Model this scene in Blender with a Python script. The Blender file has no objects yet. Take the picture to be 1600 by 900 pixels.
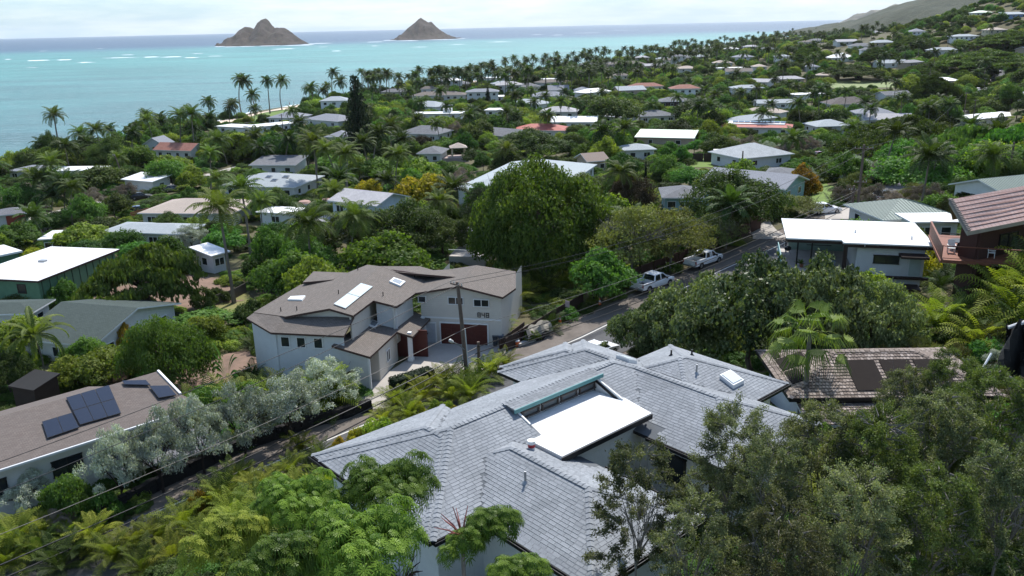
import bpy, math, random
import numpy as np
from mathutils import Vector, Matrix
from math import radians, sin, cos, pi

random.seed(7); rng = np.random.default_rng(7)
SC = bpy.context.scene
COL = SC.collection
# ------------------------------------------------------------------ camera
CZ = 38.0
cam_d = bpy.data.cameras.new('camera'); cam = bpy.data.objects.new('camera', cam_d); COL.objects.link(cam)
cam_d.sensor_width = 36; cam_d.lens = 36*1300/1600; cam_d.clip_start = .5; cam_d.clip_end = 60000
PITCH, ROLL = radians(17.5), radians(1.29)
_f = Vector((0, cos(PITCH), -sin(PITCH))); _r = Vector((1, 0, 0)); _u = _r.cross(_f)
R2 = cos(ROLL)*_r - sin(ROLL)*_u; U2 = sin(ROLL)*_r + cos(ROLL)*_u
cam.matrix_world = Matrix(((R2.x, U2.x, -_f.x, 0), (R2.y, U2.y, -_f.y, 0), (R2.z, U2.z, -_f.z, CZ), (0, 0, 0, 1)))
SC.camera = cam
# ------------------------------------------------------------------ light
SUN_EL, SUN_AZ = radians(55), radians(16)          # azimuth measured clockwise from +Y
world = bpy.data.worlds.new('World'); SC.world = world; world.use_nodes = True
wn, wl = world.node_tree.nodes, world.node_tree.links
wn.clear()
sky = wn.new('ShaderNodeTexSky'); sky.sky_type = 'NISHITA'; sky.sun_disc = False
sky.sun_elevation = SUN_EL; sky.sun_rotation = SUN_AZ; sky.air_density = 1.0; sky.dust_density = .6; sky.ozone_density = 1.5
bg = wn.new('ShaderNodeBackground'); bg.inputs[1].default_value = .14
# thin broken high cloud over the whole dome
tc = wn.new('ShaderNodeTexCoord'); mp = wn.new('ShaderNodeMapping'); mp.inputs['Scale'].default_value = (1, 1, 7)
nz = wn.new('ShaderNodeTexNoise'); nz.inputs['Scale'].default_value = 6.5; nz.inputs['Detail'].default_value = 8; nz.inputs['Roughness'].default_value = .62
rp = wn.new('ShaderNodeValToRGB'); rp.color_ramp.elements[0].position = .42; rp.color_ramp.elements[1].position = .78
rp.color_ramp.elements[0].color = (0, 0, 0, 1); rp.color_ramp.elements[1].color = (.45, .45, .45, 1)
mx = wn.new('ShaderNodeMixRGB'); mx.inputs[2].default_value = (8.4, 8.9, 9.4, 1)
out = wn.new('ShaderNodeOutputWorld')
sx = wn.new('ShaderNodeSeparateXYZ'); hr_ = wn.new('ShaderNodeMapRange'); hr_.inputs[1].default_value = .0; hr_.inputs[2].default_value = .32; hr_.inputs[3].default_value = .8; hr_.inputs[4].default_value = .0
mm_ = wn.new('ShaderNodeMath'); mm_.operation = 'MAXIMUM'; ad_ = wn.new('ShaderNodeMixRGB'); ad_.inputs[0].default_value = .35
rp2 = wn.new('ShaderNodeMapRange'); rp2.inputs[1].default_value = .38; rp2.inputs[2].default_value = .64
mc = wn.new('ShaderNodeMixRGB'); mc.inputs[1].default_value = (1.25, 2.35, 3.35, 1); mc.inputs[2].default_value = (2.7, 3.4, 3.95, 1)
for a, b in ((tc.outputs['Generated'], mp.inputs[0]), (mp.outputs[0], nz.inputs['Vector']), (nz.outputs[0], rp.inputs[0]), (tc.outputs['Generated'], sx.inputs[0]), (sx.outputs[2], hr_.inputs[0]),
             (rp.outputs[0], mm_.inputs[0]), (hr_.outputs[0], mm_.inputs[1]), (mm_.outputs[0], mx.inputs[0]), (nz.outputs[0], rp2.inputs[0]), (rp2.outputs[0], mc.inputs[0]), (mc.outputs[0], mx.inputs[2]),
             (sky.outputs[0], mx.inputs[1]), (mx.outputs[0], bg.inputs[0]), (bg.outputs[0], out.inputs[0])):
    wl.new(a, b)
sl = bpy.data.lights.new('sun', 'SUN'); sl.energy = 3.7; sl.angle = radians(1.); sl.color = (1, .965, .91)
sun = bpy.data.objects.new('sun', sl); COL.objects.link(sun)
sd = Vector((sin(SUN_AZ)*cos(SUN_EL), cos(SUN_AZ)*cos(SUN_EL), sin(SUN_EL)))
sun.rotation_euler = sd.to_track_quat('Z', 'Y').to_euler(); sun.location = (0, 0, 300)
vs = SC.view_settings; vs.view_transform = 'Standard'; vs.look = 'None'; vs.exposure = 0.8; vs.gamma = 1; vs.use_curve_mapping = False
SC.render.engine = 'CYCLES'; SC.cycles.max_bounces = 8; SC.cycles.transparent_max_bounces = 8; SC.cycles.volume_bounces = 1
# ------------------------------------------------------------------ pixel <-> place helpers (photo is 1600 x 900)
def ray(x, y): return _f*1300 + R2*(x-800) - U2*(y-450)
def U(x, y, z=None, Y=None):
    d = ray(x, y); t = (z-CZ)/d.z if Y is None else Y/d.y
    return Vector((d.x*t, d.y*t, CZ + d.z*t))
def PJ(p):
    q = Vector((p[0], p[1], p[2]-CZ)); w = q.dot(_f)
    if w < .1: return (-9999, -9999, w)
    return (800+1300*q.dot(R2)/w, 450-1300*q.dot(U2)/w, w)
# ------------------------------------------------------------------ materials
MATS = {}
def newmat(name):
    m = bpy.data.materials.new(name); m.use_nodes = True; MATS[name] = m
    return m, m.node_tree.nodes, m.node_tree.links, m.node_tree.nodes['Principled BSDF']
def mat(name, col, rough=.7, var=.25, scale=1.5, col2=None, bump=.15, spec=.3, metal=0, fine=14, emit=None):
    """plain surface: two colours broken up by coarse + fine noise in object space, fine relief"""
    if name in MATS: return MATS[name]
    m, n, l, b = newmat(name)
    t = n.new('ShaderNodeTexCoord')
    a = n.new('ShaderNodeTexNoise'); a.inputs['Scale'].default_value = scale; a.inputs['Detail'].default_value = 6; a.inputs['Roughness'].default_value = .65
    c = n.new('ShaderNodeTexNoise'); c.inputs['Scale'].default_value = scale*fine; c.inputs['Detail'].default_value = 3
    l.new(t.outputs['Object'], a.inputs['Vector']); l.new(t.outputs['Object'], c.inputs['Vector'])
    ad = n.new('ShaderNodeMath'); ad.operation = 'MULTIPLY_ADD'; ad.inputs[1].default_value = .4
    l.new(c.outputs[0], ad.inputs[0]); l.new(a.outputs[0], ad.inputs[2])
    r = n.new('ShaderNodeMapRange'); r.inputs[1].default_value = .45; r.inputs[2].default_value = .95
    l.new(ad.outputs[0], r.inputs[0])
    c2 = col2 or tuple(x*(1-var) for x in col)
    k = n.new('ShaderNodeMixRGB'); k.inputs[1].default_value = (*col, 1); k.inputs[2].default_value = (*c2, 1)
    l.new(r.outputs[0], k.inputs[0]); l.new(k.outputs[0], b.inputs['Base Color'])
    b.inputs['Roughness'].default_value = rough; b.inputs['Specular IOR Level'].default_value = spec; b.inputs['Metallic'].default_value = metal
    if bump:
        bp = n.new('ShaderNodeBump'); bp.inputs['Strength'].default_value = bump; bp.inputs['Distance'].default_value = .03
        l.new(c.outputs[0], bp.inputs['Height']); l.new(bp.outputs[0], b.inputs['Normal'])
    return m
def roofmat(name, c1, c2, mortar, bw=.3, rh=.15, rough=.85, weather=None):
    """roof covering: courses of small pieces from the uv (metres along / up the slope), blotched by weather"""
    if name in MATS: return MATS[name]
    m, n, l, b = newmat(name)
    t = n.new('ShaderNodeTexCoord')
    br = n.new('ShaderNodeTexBrick'); br.inputs['Scale'].default_value = 1; br.inputs['Brick Width'].default_value = bw; br.inputs['Row Height'].default_value = rh
    br.inputs['Mortar Size'].default_value = rh*.08; br.inputs['Mortar Smooth'].default_value = .3
    br.inputs['Color1'].default_value = (*c1, 1); br.inputs['Color2'].default_value = (*c2, 1); br.inputs['Mortar'].default_value = (*mortar, 1)
    l.new(t.outputs['UV'], br.inputs['Vector'])
    a = n.new('ShaderNodeTexNoise'); a.inputs['Scale'].default_value = .9; a.inputs['Detail'].default_value = 9; a.inputs['Roughness'].default_value = .7
    l.new(t.outputs['Object'], a.inputs['Vector'])
    r = n.new('ShaderNodeMapRange'); r.inputs[1].default_value = .35; r.inputs[2].default_value = .75; r.inputs[3].default_value = .0; r.inputs[4].default_value = .75
    l.new(a.outputs[0], r.inputs[0])
    k = n.new('ShaderNodeMixRGB'); k.blend_type = 'MIX'; k.inputs[2].default_value = (*(weather or tuple(x*.6 for x in c1)), 1)
    l.new(r.outputs[0], k.inputs[0]); l.new(br.outputs[0], k.inputs[1]); l.new(k.outputs[0], b.inputs['Base Color'])
    b.inputs['Roughness'].default_value = rough; b.inputs['Specular IOR Level'].default_value = .25
    bp = n.new('ShaderNodeBump'); bp.inputs['Strength'].default_value = .5; bp.inputs['Distance'].default_value = .02
    l.new(br.outputs['Fac'], bp.inputs['Height']); bp.invert = True; l.new(bp.outputs[0], b.inputs['Normal'])
    return m
def leafmat(name, c1, c2, trans=.35, rough=.6, hue=.035, spec=.14):
    if name in MATS: return MATS[name]
    m, n, l, b = newmat(name)
    at = n.new('ShaderNodeAttribute'); at.attribute_name = 'tone'
    k = n.new('ShaderNodeMixRGB'); k.inputs[1].default_value = (*c1, 1); k.inputs[2].default_value = (*c2, 1)
    l.new(at.outputs['Fac'], k.inputs[0])
    oi = n.new('ShaderNodeObjectInfo'); hs = n.new('ShaderNodeHueSaturation')
    r1 = n.new('ShaderNodeMapRange'); r1.inputs[3].default_value = .5-hue*.6; r1.inputs[4].default_value = .5+hue*.7
    r2 = n.new('ShaderNodeMapRange'); r2.inputs[3].default_value = .62; r2.inputs[4].default_value = 1.4
    if hue == 0: r2.inputs[3].default_value = r2.inputs[4].default_value = 1
    ml = n.new('ShaderNodeMath'); ml.operation = 'MULTIPLY'; ml.inputs[1].default_value = 7.31
    fr = n.new('ShaderNodeMath'); fr.operation = 'FRACT'
    l.new(oi.outputs['Random'], r1.inputs[0]); l.new(oi.outputs['Random'], ml.inputs[0]); l.new(ml.outputs[0], fr.inputs[0]); l.new(fr.outputs[0], r2.inputs[0])
    l.new(r1.outputs[0], hs.inputs['Hue']); l.new(r2.outputs[0], hs.inputs['Value']); l.new(k.outputs[0], hs.inputs['Color'])
    l.new(hs.outputs[0], b.inputs['Base Color'])
    b.inputs['Roughness'].default_value = rough; b.inputs['Specular IOR Level'].default_value = spec
    tr = n.new('ShaderNodeBsdfTranslucent'); g = n.new('ShaderNodeMixRGB'); g.blend_type = 'MULTIPLY'; g.inputs[0].default_value = 1; g.inputs[2].default_value = (1.5, 1.65, .6, 1)
    l.new(hs.outputs[0], g.inputs[1]); l.new(g.outputs[0], tr.inputs['Color'])
    ms = n.new('ShaderNodeMixShader'); ms.inputs[0].default_value = trans
    l.new(b.outputs[0], ms.inputs[1]); l.new(tr.outputs[0], ms.inputs[2]); l.new(ms.outputs[0], n['Material Output'].inputs[0])
    return m
def tonemat(name, c1, c2, c3, rough=.85, noise=30.):
    """shingle material: three greys picked by the per-piece attribute 'tone' plus granule noise"""
    m, n, l, b = newmat(name)
    at = n.new('ShaderNodeAttribute'); at.attribute_name = 'tone'
    rp = n.new('ShaderNodeValToRGB'); e = rp.color_ramp.elements; e[0].color = (*c1, 1); e[1].color = (*c3, 1); x = e.new(.5); x.color = (*c2, 1)
    l.new(at.outputs['Fac'], rp.inputs[0])
    t = n.new('ShaderNodeTexCoord'); a = n.new('ShaderNodeTexNoise'); a.inputs['Scale'].default_value = noise; a.inputs['Detail'].default_value = 4
    a2 = n.new('ShaderNodeTexNoise'); a2.inputs['Scale'].default_value = .6; a2.inputs['Detail'].default_value = 6
    l.new(t.outputs['Object'], a.inputs['Vector']); l.new(t.outputs['Object'], a2.inputs['Vector'])
    ad = n.new('ShaderNodeMath'); ad.operation = 'ADD'; l.new(a.outputs[0], ad.inputs[0]); l.new(a2.outputs[0], ad.inputs[1])
    r = n.new('ShaderNodeMapRange'); r.inputs[1].default_value = .6; r.inputs[2].default_value = 1.4; r.inputs[3].default_value = .72; r.inputs[4].default_value = 1.28
    l.new(ad.outputs[0], r.inputs[0])
    k = n.new('ShaderNodeMixRGB'); k.blend_type = 'MULTIPLY'; k.inputs[0].default_value = 1
    l.new(rp.outputs[0], k.inputs[1]); l.new(r.outputs[0], k.inputs[2]); l.new(k.outputs[0], b.inputs['Base Color'])
    b.inputs['Roughness'].default_value = rough; b.inputs['Specular IOR Level'].default_value = .3
    return m
def glassmat(name, col=(.02, .025, .03), rough=.08):
    m, n, l, b = newmat(name); b.inputs['Base Color'].default_value = (*col, 1); b.inputs['Roughness'].default_value = rough; b.inputs['Specular IOR Level'].default_value = .6
    t = n.new('ShaderNodeTexCoord'); a = n.new('ShaderNodeTexNoise'); a.inputs['Scale'].default_value = 1.1; l.new(t.outputs['Object'], a.inputs['Vector'])
    bp = n.new('ShaderNodeBump'); bp.inputs['Strength'].default_value = .06; bp.inputs['Distance'].default_value = .05; l.new(a.outputs[0], bp.inputs['Height']); l.new(bp.outputs[0], b.inputs['Normal'])
    return m
GLASS = glassmat('window_glass')
WHITE = mat('white_paint', (.74, .74, .72), .55, .12)
OFFWH = mat('offwhite_stucco', (.6, .6, .56), .85, .15, bump=.3)
PALEGREY = mat('pale_grey_paint', (.6, .61, .61), .7, .12)
WARMGREY = mat('warm_grey_siding', (.60, .56, .49), .75, .1)
WHITEROOF = mat('white_roof_coating', (.72, .72, .72), .6, .1, scale=.45, col2=(.52, .52, .50), fine=9)
DARKWOOD = mat('dark_brown_wood', (.05, .03, .024), .7, .4)
REDWOOD = mat('red_brown_wood', (.22, .08, .045), .65, .35)
GARAGE = mat('garage_door_red', (.095, .022, .016), .5, .25)
WOODPOLE = mat('weathered_pole_wood', (.17, .125, .10), .9, .45, scale=3)
BLACK = mat('black_gutter', (.012, .012, .013), .45, .2)
GREYMETAL = mat('grey_metal', (.35, .36, .37), .4, .2, metal=.7)
ASPHALT = mat('asphalt', (.10, .10, .102), .9, .4, scale=.5, bump=.4, fine=40)
CONCRETE = mat('concrete', (.42, .385, .345), .9, .3, scale=.35, bump=.25, fine=30)
SHOULDER = mat('dirt_shoulder', (.17, .145, .125), .95, .45, scale=.6, bump=.5, fine=25)
DIRT = mat('leaf_strewn_dirt', (.24, .155, .115), .95, .4, scale=.5, col2=(.12, .085, .06), bump=.6, fine=20)
LAWNM = mat('lawn_grass', (.13, .2, .03), .9, .3, scale=.4, col2=(.09, .13, .028), bump=.5, fine=30)
DRYLAWN = mat('dry_grass', (.19, .17, .065), .9, .35, scale=.4, col2=(.1, .12, .03), bump=.5, fine=30)
SAND = mat('beach_sand', (.62, .49, .37), .9, .15, scale=.1)
ROCKW = mat('black_lava_rock', (.022, .02, .02), .9, .5, scale=3, bump=.9, fine=6)
# ------------------------------------------------------------------ object helpers
def tag(o, label=None, cat=None, group=None, kind=None):
    if label: o['label'] = label
    if cat: o['category'] = cat
    if group: o['group'] = group
    if kind: o['kind'] = kind
    return o
WL = {}
def empty(name, loc, label=None, cat=None, group=None, rz=0.):
    o = bpy.data.objects.new(name, None); COL.objects.link(o); o.location = loc; o.rotation_euler[2] = rz
    o.empty_display_size = .3; WL[o.name] = Vector(loc)
    return tag(o, label, cat, group)
def wloc(o):
    return WL[o.name].copy() if o.name in WL else Vector((0, 0, 0))
class MB:
    """collects faces in world space; build() links them as one mesh object relative to its parent"""
    def __init__(s): s.v = []; s.f = []; s.m = []; s.uv = []; s.t = []
    def face(s, pts, mi=0, uv=None, tone=0.):
        i = len(s.v); s.v += [tuple(p) for p in pts]; s.f.append(tuple(range(i, i+len(pts)))); s.m.append(mi)
        s.uv += uv if uv else [(0, 0)]*len(pts); s.t += [tone]*len(pts)
    def box(s, c, d, ax=(1, 0, 0), mi=0, up=(0, 0, 1), tone=0.):
        """box centred c, full size d=(along ax, across, up)"""
        ax = Vector(ax).normalized(); up = Vector(up); up = (up-ax*up.dot(ax)).normalized(); cr = up.cross(ax); c = Vector(c)
        P = [c+ax*(sx*d[0]/2)+cr*(sy*d[1]/2)+up*(sz*d[2]/2) for sz in (-1, 1) for sy in (-1, 1) for sx in (-1, 1)]
        for q in ((0, 2, 3, 1), (4, 5, 7, 6), (0, 1, 5, 4), (2, 6, 7, 3), (0, 4, 6, 2), (1, 3, 7, 5)): s.face([P[i] for i in q], mi, None, tone)
    def beam(s, a, b, w, h, mi=0):
        a, b = Vector(a), Vector(b); s.box((a+b)/2, ((b-a).length, w, h), (b-a), mi)
    def slab(s, poly, t, mi=0, uvf=None, side=None):
        """polygon (top surface, world pts) with thickness t straight down"""
        top = [Vector(p) for p in poly]; bot = [p-Vector((0, 0, t)) for p in top]
        n = (top[1]-top[0]).cross(top[2]-top[1])
        if n.z < 0: top.reverse(); bot.reverse()
        s.face(top, mi, [uvf(p) for p in top] if uvf else None); s.face(list(reversed(bot)), mi if side is None else side)
        for i in range(len(top)):
            j = (i+1) % len(top); s.face([top[j], top[i], bot[i], bot[j]], mi if side is None else side)
    def tube(s, pts, rad, n=6, mi=0, cap=True):
        pts = [Vector(p) for p in pts]; rs = rad if hasattr(rad, '__len__') else [rad]*len(pts); rings = []
        for i, p in enumerate(pts):
            d = (pts[min(i+1, len(pts)-1)]-pts[max(i-1, 0)]).normalized()
            a = d.orthogonal().normalized() if i == 0 else (a-d*a.dot(d)).normalized()
            b = d.cross(a); rings.append([p+(a*cos(2*pi*k/n)+b*sin(2*pi*k/n))*rs[i] for k in range(n)])
        base = len(s.v)
        for r in rings: s.v += [tuple(p) for p in r]; s.t += [0.]*n
        for i in range(len(rings)-1):
            for k in range(n):
                k2 = (k+1) % n; s.f.append((base+i*n+k, base+i*n+k2, base+(i+1)*n+k2, base+(i+1)*n+k)); s.m.append(mi); s.uv += [(0, 0)]*4
        if cap:
            s.f.append(tuple(base+(len(rings)-1)*n+k for k in range(n))); s.m.append(mi); s.uv += [(0, 0)]*n
            s.f.append(tuple(base+k for k in reversed(range(n)))); s.m.append(mi); s.uv += [(0, 0)]*n
    def build(s, name, mats, parent=None, smooth=False, origin=None):
        if not isinstance(mats, (list, tuple)): mats = [mats]
        me = bpy.data.meshes.new(name); o = bpy.data.objects.new(name, me)
        off = Vector((0, 0, 0))
        if parent is not None: off = wloc(parent)
        elif origin is not None: off = Vector(origin)
        V = [(x-off.x, y-off.y, z-off.z) for x, y, z in s.v]
        me.from_pydata(V, [], s.f); me.polygons.foreach_set('material_index', s.m)
        if any(u != (0, 0) for u in s.uv):
            ul = me.uv_layers.new(name='UVMap'); ul.data.foreach_set('uv', [c for u in s.uv for c in u])
        if any(s.t) and len(s.t) == len(s.v):
            a = me.attributes.new('tone', 'FLOAT', 'POINT'); a.data.foreach_set('value', s.t)
        for m in mats: me.materials.append(m)
        if smooth: me.polygons.foreach_set('use_smooth', [True]*len(me.polygons))
        me.update(); COL.objects.link(o)
        if parent is not None: o.parent = parent; WL[o.name] = off.copy()
        elif origin is not None: o.location = off; WL[o.name] = off.copy()
        return o
class Frame:
    """plan frame: p along the given angle, q to its left (away from the camera for angles near 0)"""
    def __init__(s, x, y, deg): s.o = Vector((x, y, 0)); a = radians(deg); s.a = a; s.P = Vector((cos(a), sin(a), 0)); s.Q = Vector((-sin(a), cos(a), 0))
    def W(s, p, q, z=0.): return s.o+s.P*p+s.Q*q+Vector((0, 0, z))
    def L(s, w): d = Vector((w[0], w[1], 0))-s.o; return d.dot(s.P), d.dot(s.Q)
def clip(poly, n, c):
    """keep the part of a 2-D (p,q,...) polygon with n.x <= c"""
    out = []
    for i in range(len(poly)):
        a, b = poly[i], poly[(i+1) % len(poly)]; da = n[0]*a[0]+n[1]*a[1]-c; db = n[0]*b[0]+n[1]*b[1]-c
        if da <= 0: out.append(a)
        if (da < 0 < db) or (db < 0 < da):
            t = da/(da-db); out.append(tuple(a[k]+(b[k]-a[k])*t for k in range(len(a))))
    return out
# ------------------------------------------------------------------ terrain
CT = []
def ct(*l): CT.extend(l)
SHORE = [(-190, 60), (-172, 150), (-157, 230), (-143, 265), (-148, 325), (-130, 377), (-113, 451), (-74, 513), (4, 685), (64, 796), (226, 1179), (500, 1800), (900, 2500)]
for i, (x, y) in enumerate(SHORE):
    a = SHORE[max(i-1, 0)]; b = SHORE[min(i+1, len(SHORE)-1)]; dx, dy = b[0]-a[0], b[1]-a[1]; L = math.hypot(dx, dy); nx, ny = -dy/L, dx/L
    ct((x, y, 0), (x+nx*60, y+ny*60, -3), (x+nx*250, y+ny*250, -8), (x-nx*14, y-ny*14, 1.6), (x-nx*45, y-ny*45, 3))
ct((-110, 200, 3.2), (-95, 160, 4), (-81, 190, 4), (-60, 100, 6), (-42, 110, 6), (-33, 96, 6), (-28, 72, 7), (-45, 73, 7), (-44, 85, 7), (-32, 44, 7), (-45, 50, 6.5), (-62, 60, 6), (-90, 100, 5), (-120, 100, 4),
   (-30, 135, 6.5), (-40, 175, 5), (-40, 226, 5), (0, 160, 6), (10, 200, 6), (-5, 178, 6), (50, 250, 6), (0, 300, 4.5), (50, 400, 4.5), (-60, 300, 3.5), (-60, 400, 3), (40, 184, 8), (46, 129, 10), (56, 142, 9.5), (60, 170, 8.5),
   (90, 250, 5.5), (150, 400, 5), (100, 600, 4.5), (200, 800, 5), (330, 1000, 4), (560, 1500, 5), (900, 2000, 5), (1400, 2500, 20))
ROADC = [(-62, 14.5, 6.6), (-45, 30, 7), (-22.3, 46.7, 7.5), (-8.8, 60, 7.7), (8.7, 75.6, 8.2), (13.3, 80.2, 8.6), (28.8, 94.5, 10), (34, 98.2, 10.6), (41, 104, 11.5), (48, 111.5, 12), (56, 122, 11.6), (72, 146, 10), (98, 187, 7.6), (131, 240, 5.2), (161, 300, 4.2), (200, 360, 4.6), (248, 430, 5.2), (300, 520, 6.5)]
ct(*ROADC)
ct((-7, 77, 8), (-13, 65, 7.9), (-15, 80, 7.6), (-25, 78, 7.3), (0, 74, 8))
GF = Frame(0, 0, 41.5)
def gpt(p, q, z): w = GF.W(p, q); return (w.x, w.y, z)
ct(*[gpt(p, 46, 8+max(0, p-55)*.12) for p in (10, 20, 30, 45)], *[gpt(p, 40, 12.2) for p in (8, 18, 28, 36)], *[gpt(p, 30, 18) for p in (15, 22, 30)], *[gpt(p, 15, 18.8) for p in (14, 20, 26)], gpt(34, 26, 17), gpt(6, 34, 13), gpt(2, 28, 14.5), gpt(10, 20, 18.6))
ct((0, 0, 23), (-20, 0, 19), (-25, 20, 15), (-18, 30, 13.5), (-30, 30, 10), (0, 14, 20.3), (10, 10, 23), (20, 20, 22.5), (30, 30, 20), (20, 35, 18), (25, 40, 16), (20, 46, 14.5), (28, 48, 14.5), (17, 56, 12.6), (35, 50, 17), (40, 60, 17), (30, 66, 14), (30, 75, 13), (40, 75, 14), (45, 68, 17), (52, 60, 22), (42, 58, 18.5), (46, 64, 19), (37, 62, 16.5),
   (55, 100, 14), (68, 105, 14), (47, 100, 12.2), (50, 87, 14), (72, 85, 22), (82, 110, 20), (90, 140, 15), (118, 190, 12), (138, 200, 16), (165, 245, 14), (200, 300, 12), (253, 425, 9), (300, 430, 17), (265, 500, 13), (330, 570, 32), (285, 950, 9), (240, 480, 6), (165, 420, 5), (215, 420, 5), (420, 600, 52), (420, 400, 62),
   (260, 250, 46), (150, 150, 48), (100, 60, 46), (60, 20, 37), (40, 0, 32), (0, -30, 27), (60, -30, 45), (-60, -30, 12), (-120, 0, 8), (350, 850, 20))
for px, py, Y in ((1500, 16, 700), (1530, -6, 700), (1570, -14, 700), (1470, 30, 800), (1440, 44, 900), (1600, -30, 800)):
    w = U(px, py, Y=Y); ct((w.x, w.y, w.z-6))
C_ = np.array(CT, float); _u1, _i1 = np.unique(np.round(C_[:, :2], 1), axis=0, return_index=True); C_ = C_[_i1]
_D = np.hypot(C_[:, None, 0]-C_[None, :, 0], C_[:, None, 1]-C_[None, :, 1]); _n = len(C_)
_K = np.block([[_D-np.eye(_n)*.6, np.ones((_n, 1))], [np.ones((1, _n)), np.zeros((1, 1))]])
_Wt = np.linalg.solve(_K, np.append(C_[:, 2], 0))
def rbf(x, y):
    sh = np.shape(x); x = np.ravel(x); y = np.ravel(y); o = np.empty(len(x))
    for i in range(0, len(x), 20000):
        d = np.hypot(x[i:i+20000, None]-C_[None, :, 0], y[i:i+20000, None]-C_[None, :, 1]); o[i:i+20000] = d@_Wt[:-1]+_Wt[-1]
    return o.reshape(sh)
ROADP = np.array(ROADC, float)
def roaddist(x, y, P=ROADP):
    """distance to the road centre line and the line's height there"""
    best = np.full(np.shape(x), 1e9); bz = np.zeros(np.shape(x))
    for i in range(len(P)-1):
        a, b = P[i], P[i+1]; d = b[:2]-a[:2]; L = d@d
        t = np.clip(((x-a[0])*d[0]+(y-a[1])*d[1])/L, 0, 1); e = np.hypot(x-a[0]-t*d[0], y-a[1]-t*d[1]); z = a[2]+t*(b[2]-a[2])
        k = e < best; best = np.where(k, e, best); bz = np.where(k, z, bz)
    return best, bz
PADS = [(-7, 71, 8, 10, 7.95)]
def g0(x, y):
    z = rbf(x, y); d, rz = roaddist(x, y); t = np.clip((d-8.5)/7, 0, 1); t = t*t*(3-2*t); z = rz*(1-t)+z*t
    return z
TA0, TA1, NA, R0, R1, NR = radians(30), radians(150), 430, 4., 3000., 300
_an = np.linspace(TA0, TA1, NA); _rr = R0*(R1/R0)**(np.arange(NR)/(NR-1))
_AA, _RR = np.meshgrid(_an, _rr); _X = _RR*np.cos(_AA); _Y = _RR*np.sin(_AA)-2; _Z = g0(_X, _Y)
_Z = np.maximum(_Z, -11)
_bz = .12*np.sin(_X*.9)*np.sin(_Y*.8+_X*.3); _rd, _ = roaddist(_X, _Y); _Z = _Z+_bz*np.clip((_rd-9)/4, 0, 1)*np.clip(1-_RR/400, 0, 1)
def G(x, y):
    x = np.asarray(x, float); y = np.asarray(y, float)+2; r = np.maximum(np.hypot(x, y), R0); a = np.arctan2(y, x)
    fi = np.clip(np.log(r/R0)/np.log(R1/R0)*(NR-1), 0, NR-1.001); fa = np.clip((a-TA0)/(TA1-TA0)*(NA-1), 0, NA-1.001)
    i = fi.astype(int); j = fa.astype(int); u = fi-i; v = fa-j
    return (_Z[i, j]*(1-u)*(1-v)+_Z[i+1, j]*u*(1-v)+_Z[i, j+1]*(1-u)*v+_Z[i+1, j+1]*u*v)
def Gf(x, y): return float(G(x, y))
def onground(px, py):
    """first point of the ground seen through a photo pixel"""
    d = ray(px, py); d = d/d.y; Y = 8.
    while Y < 2900:
        z = CZ+d.z*Y
        if z <= Gf(d.x*Y, Y): break
        Y *= 1.01
    lo, hi = Y/1.01, Y
    for _ in range(12):
        m = (lo+hi)/2
        if CZ+d.z*m <= Gf(d.x*m, m): hi = m
        else: lo = m
    return Vector((d.x*hi, hi, CZ+d.z*hi))
def gridmesh(name, X, Y, Z, m, kind='structure', smooth=True, uv=False):
    nr, nc = X.shape; co = np.stack([X, Y, Z], -1).reshape(-1, 3)
    i = np.arange(nr*nc).reshape(nr, nc); f = np.stack([i[:-1, :-1], i[:-1, 1:], i[1:, 1:], i[1:, :-1]], -1).reshape(-1, 4)
    a = co[f[0, 1]]-co[f[0, 0]]; b = co[f[0, 3]]-co[f[0, 0]]
    if np.cross(a, b)[2] < 0: f = f[:, ::-1]
    me = bpy.data.meshes.new(name); me.vertices.add(len(co)); me.vertices.foreach_set('co', co.ravel()); me.loops.add(f.size); me.loops.foreach_set('vertex_index', f.ravel())
    me.polygons.add(len(f)); me.polygons.foreach_set('loop_start', np.arange(0, f.size, 4)); me.polygons.foreach_set('loop_total', np.full(len(f), 4)); me.polygons.foreach_set('use_smooth', np.full(len(f), smooth))
    me.update(calc_edges=True); me.validate(); me.materials.append(m); o = bpy.data.objects.new(name, me); COL.objects.link(o); tag(o, kind=kind)
    return o
GROUND = mat('ground_undergrowth_soil', (.07, .075, .03), .95, .4, scale=.25, col2=(.1, .08, .045), bump=.8, fine=18)
gridmesh('ground', _X, _Y, _Z, GROUND)
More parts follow.
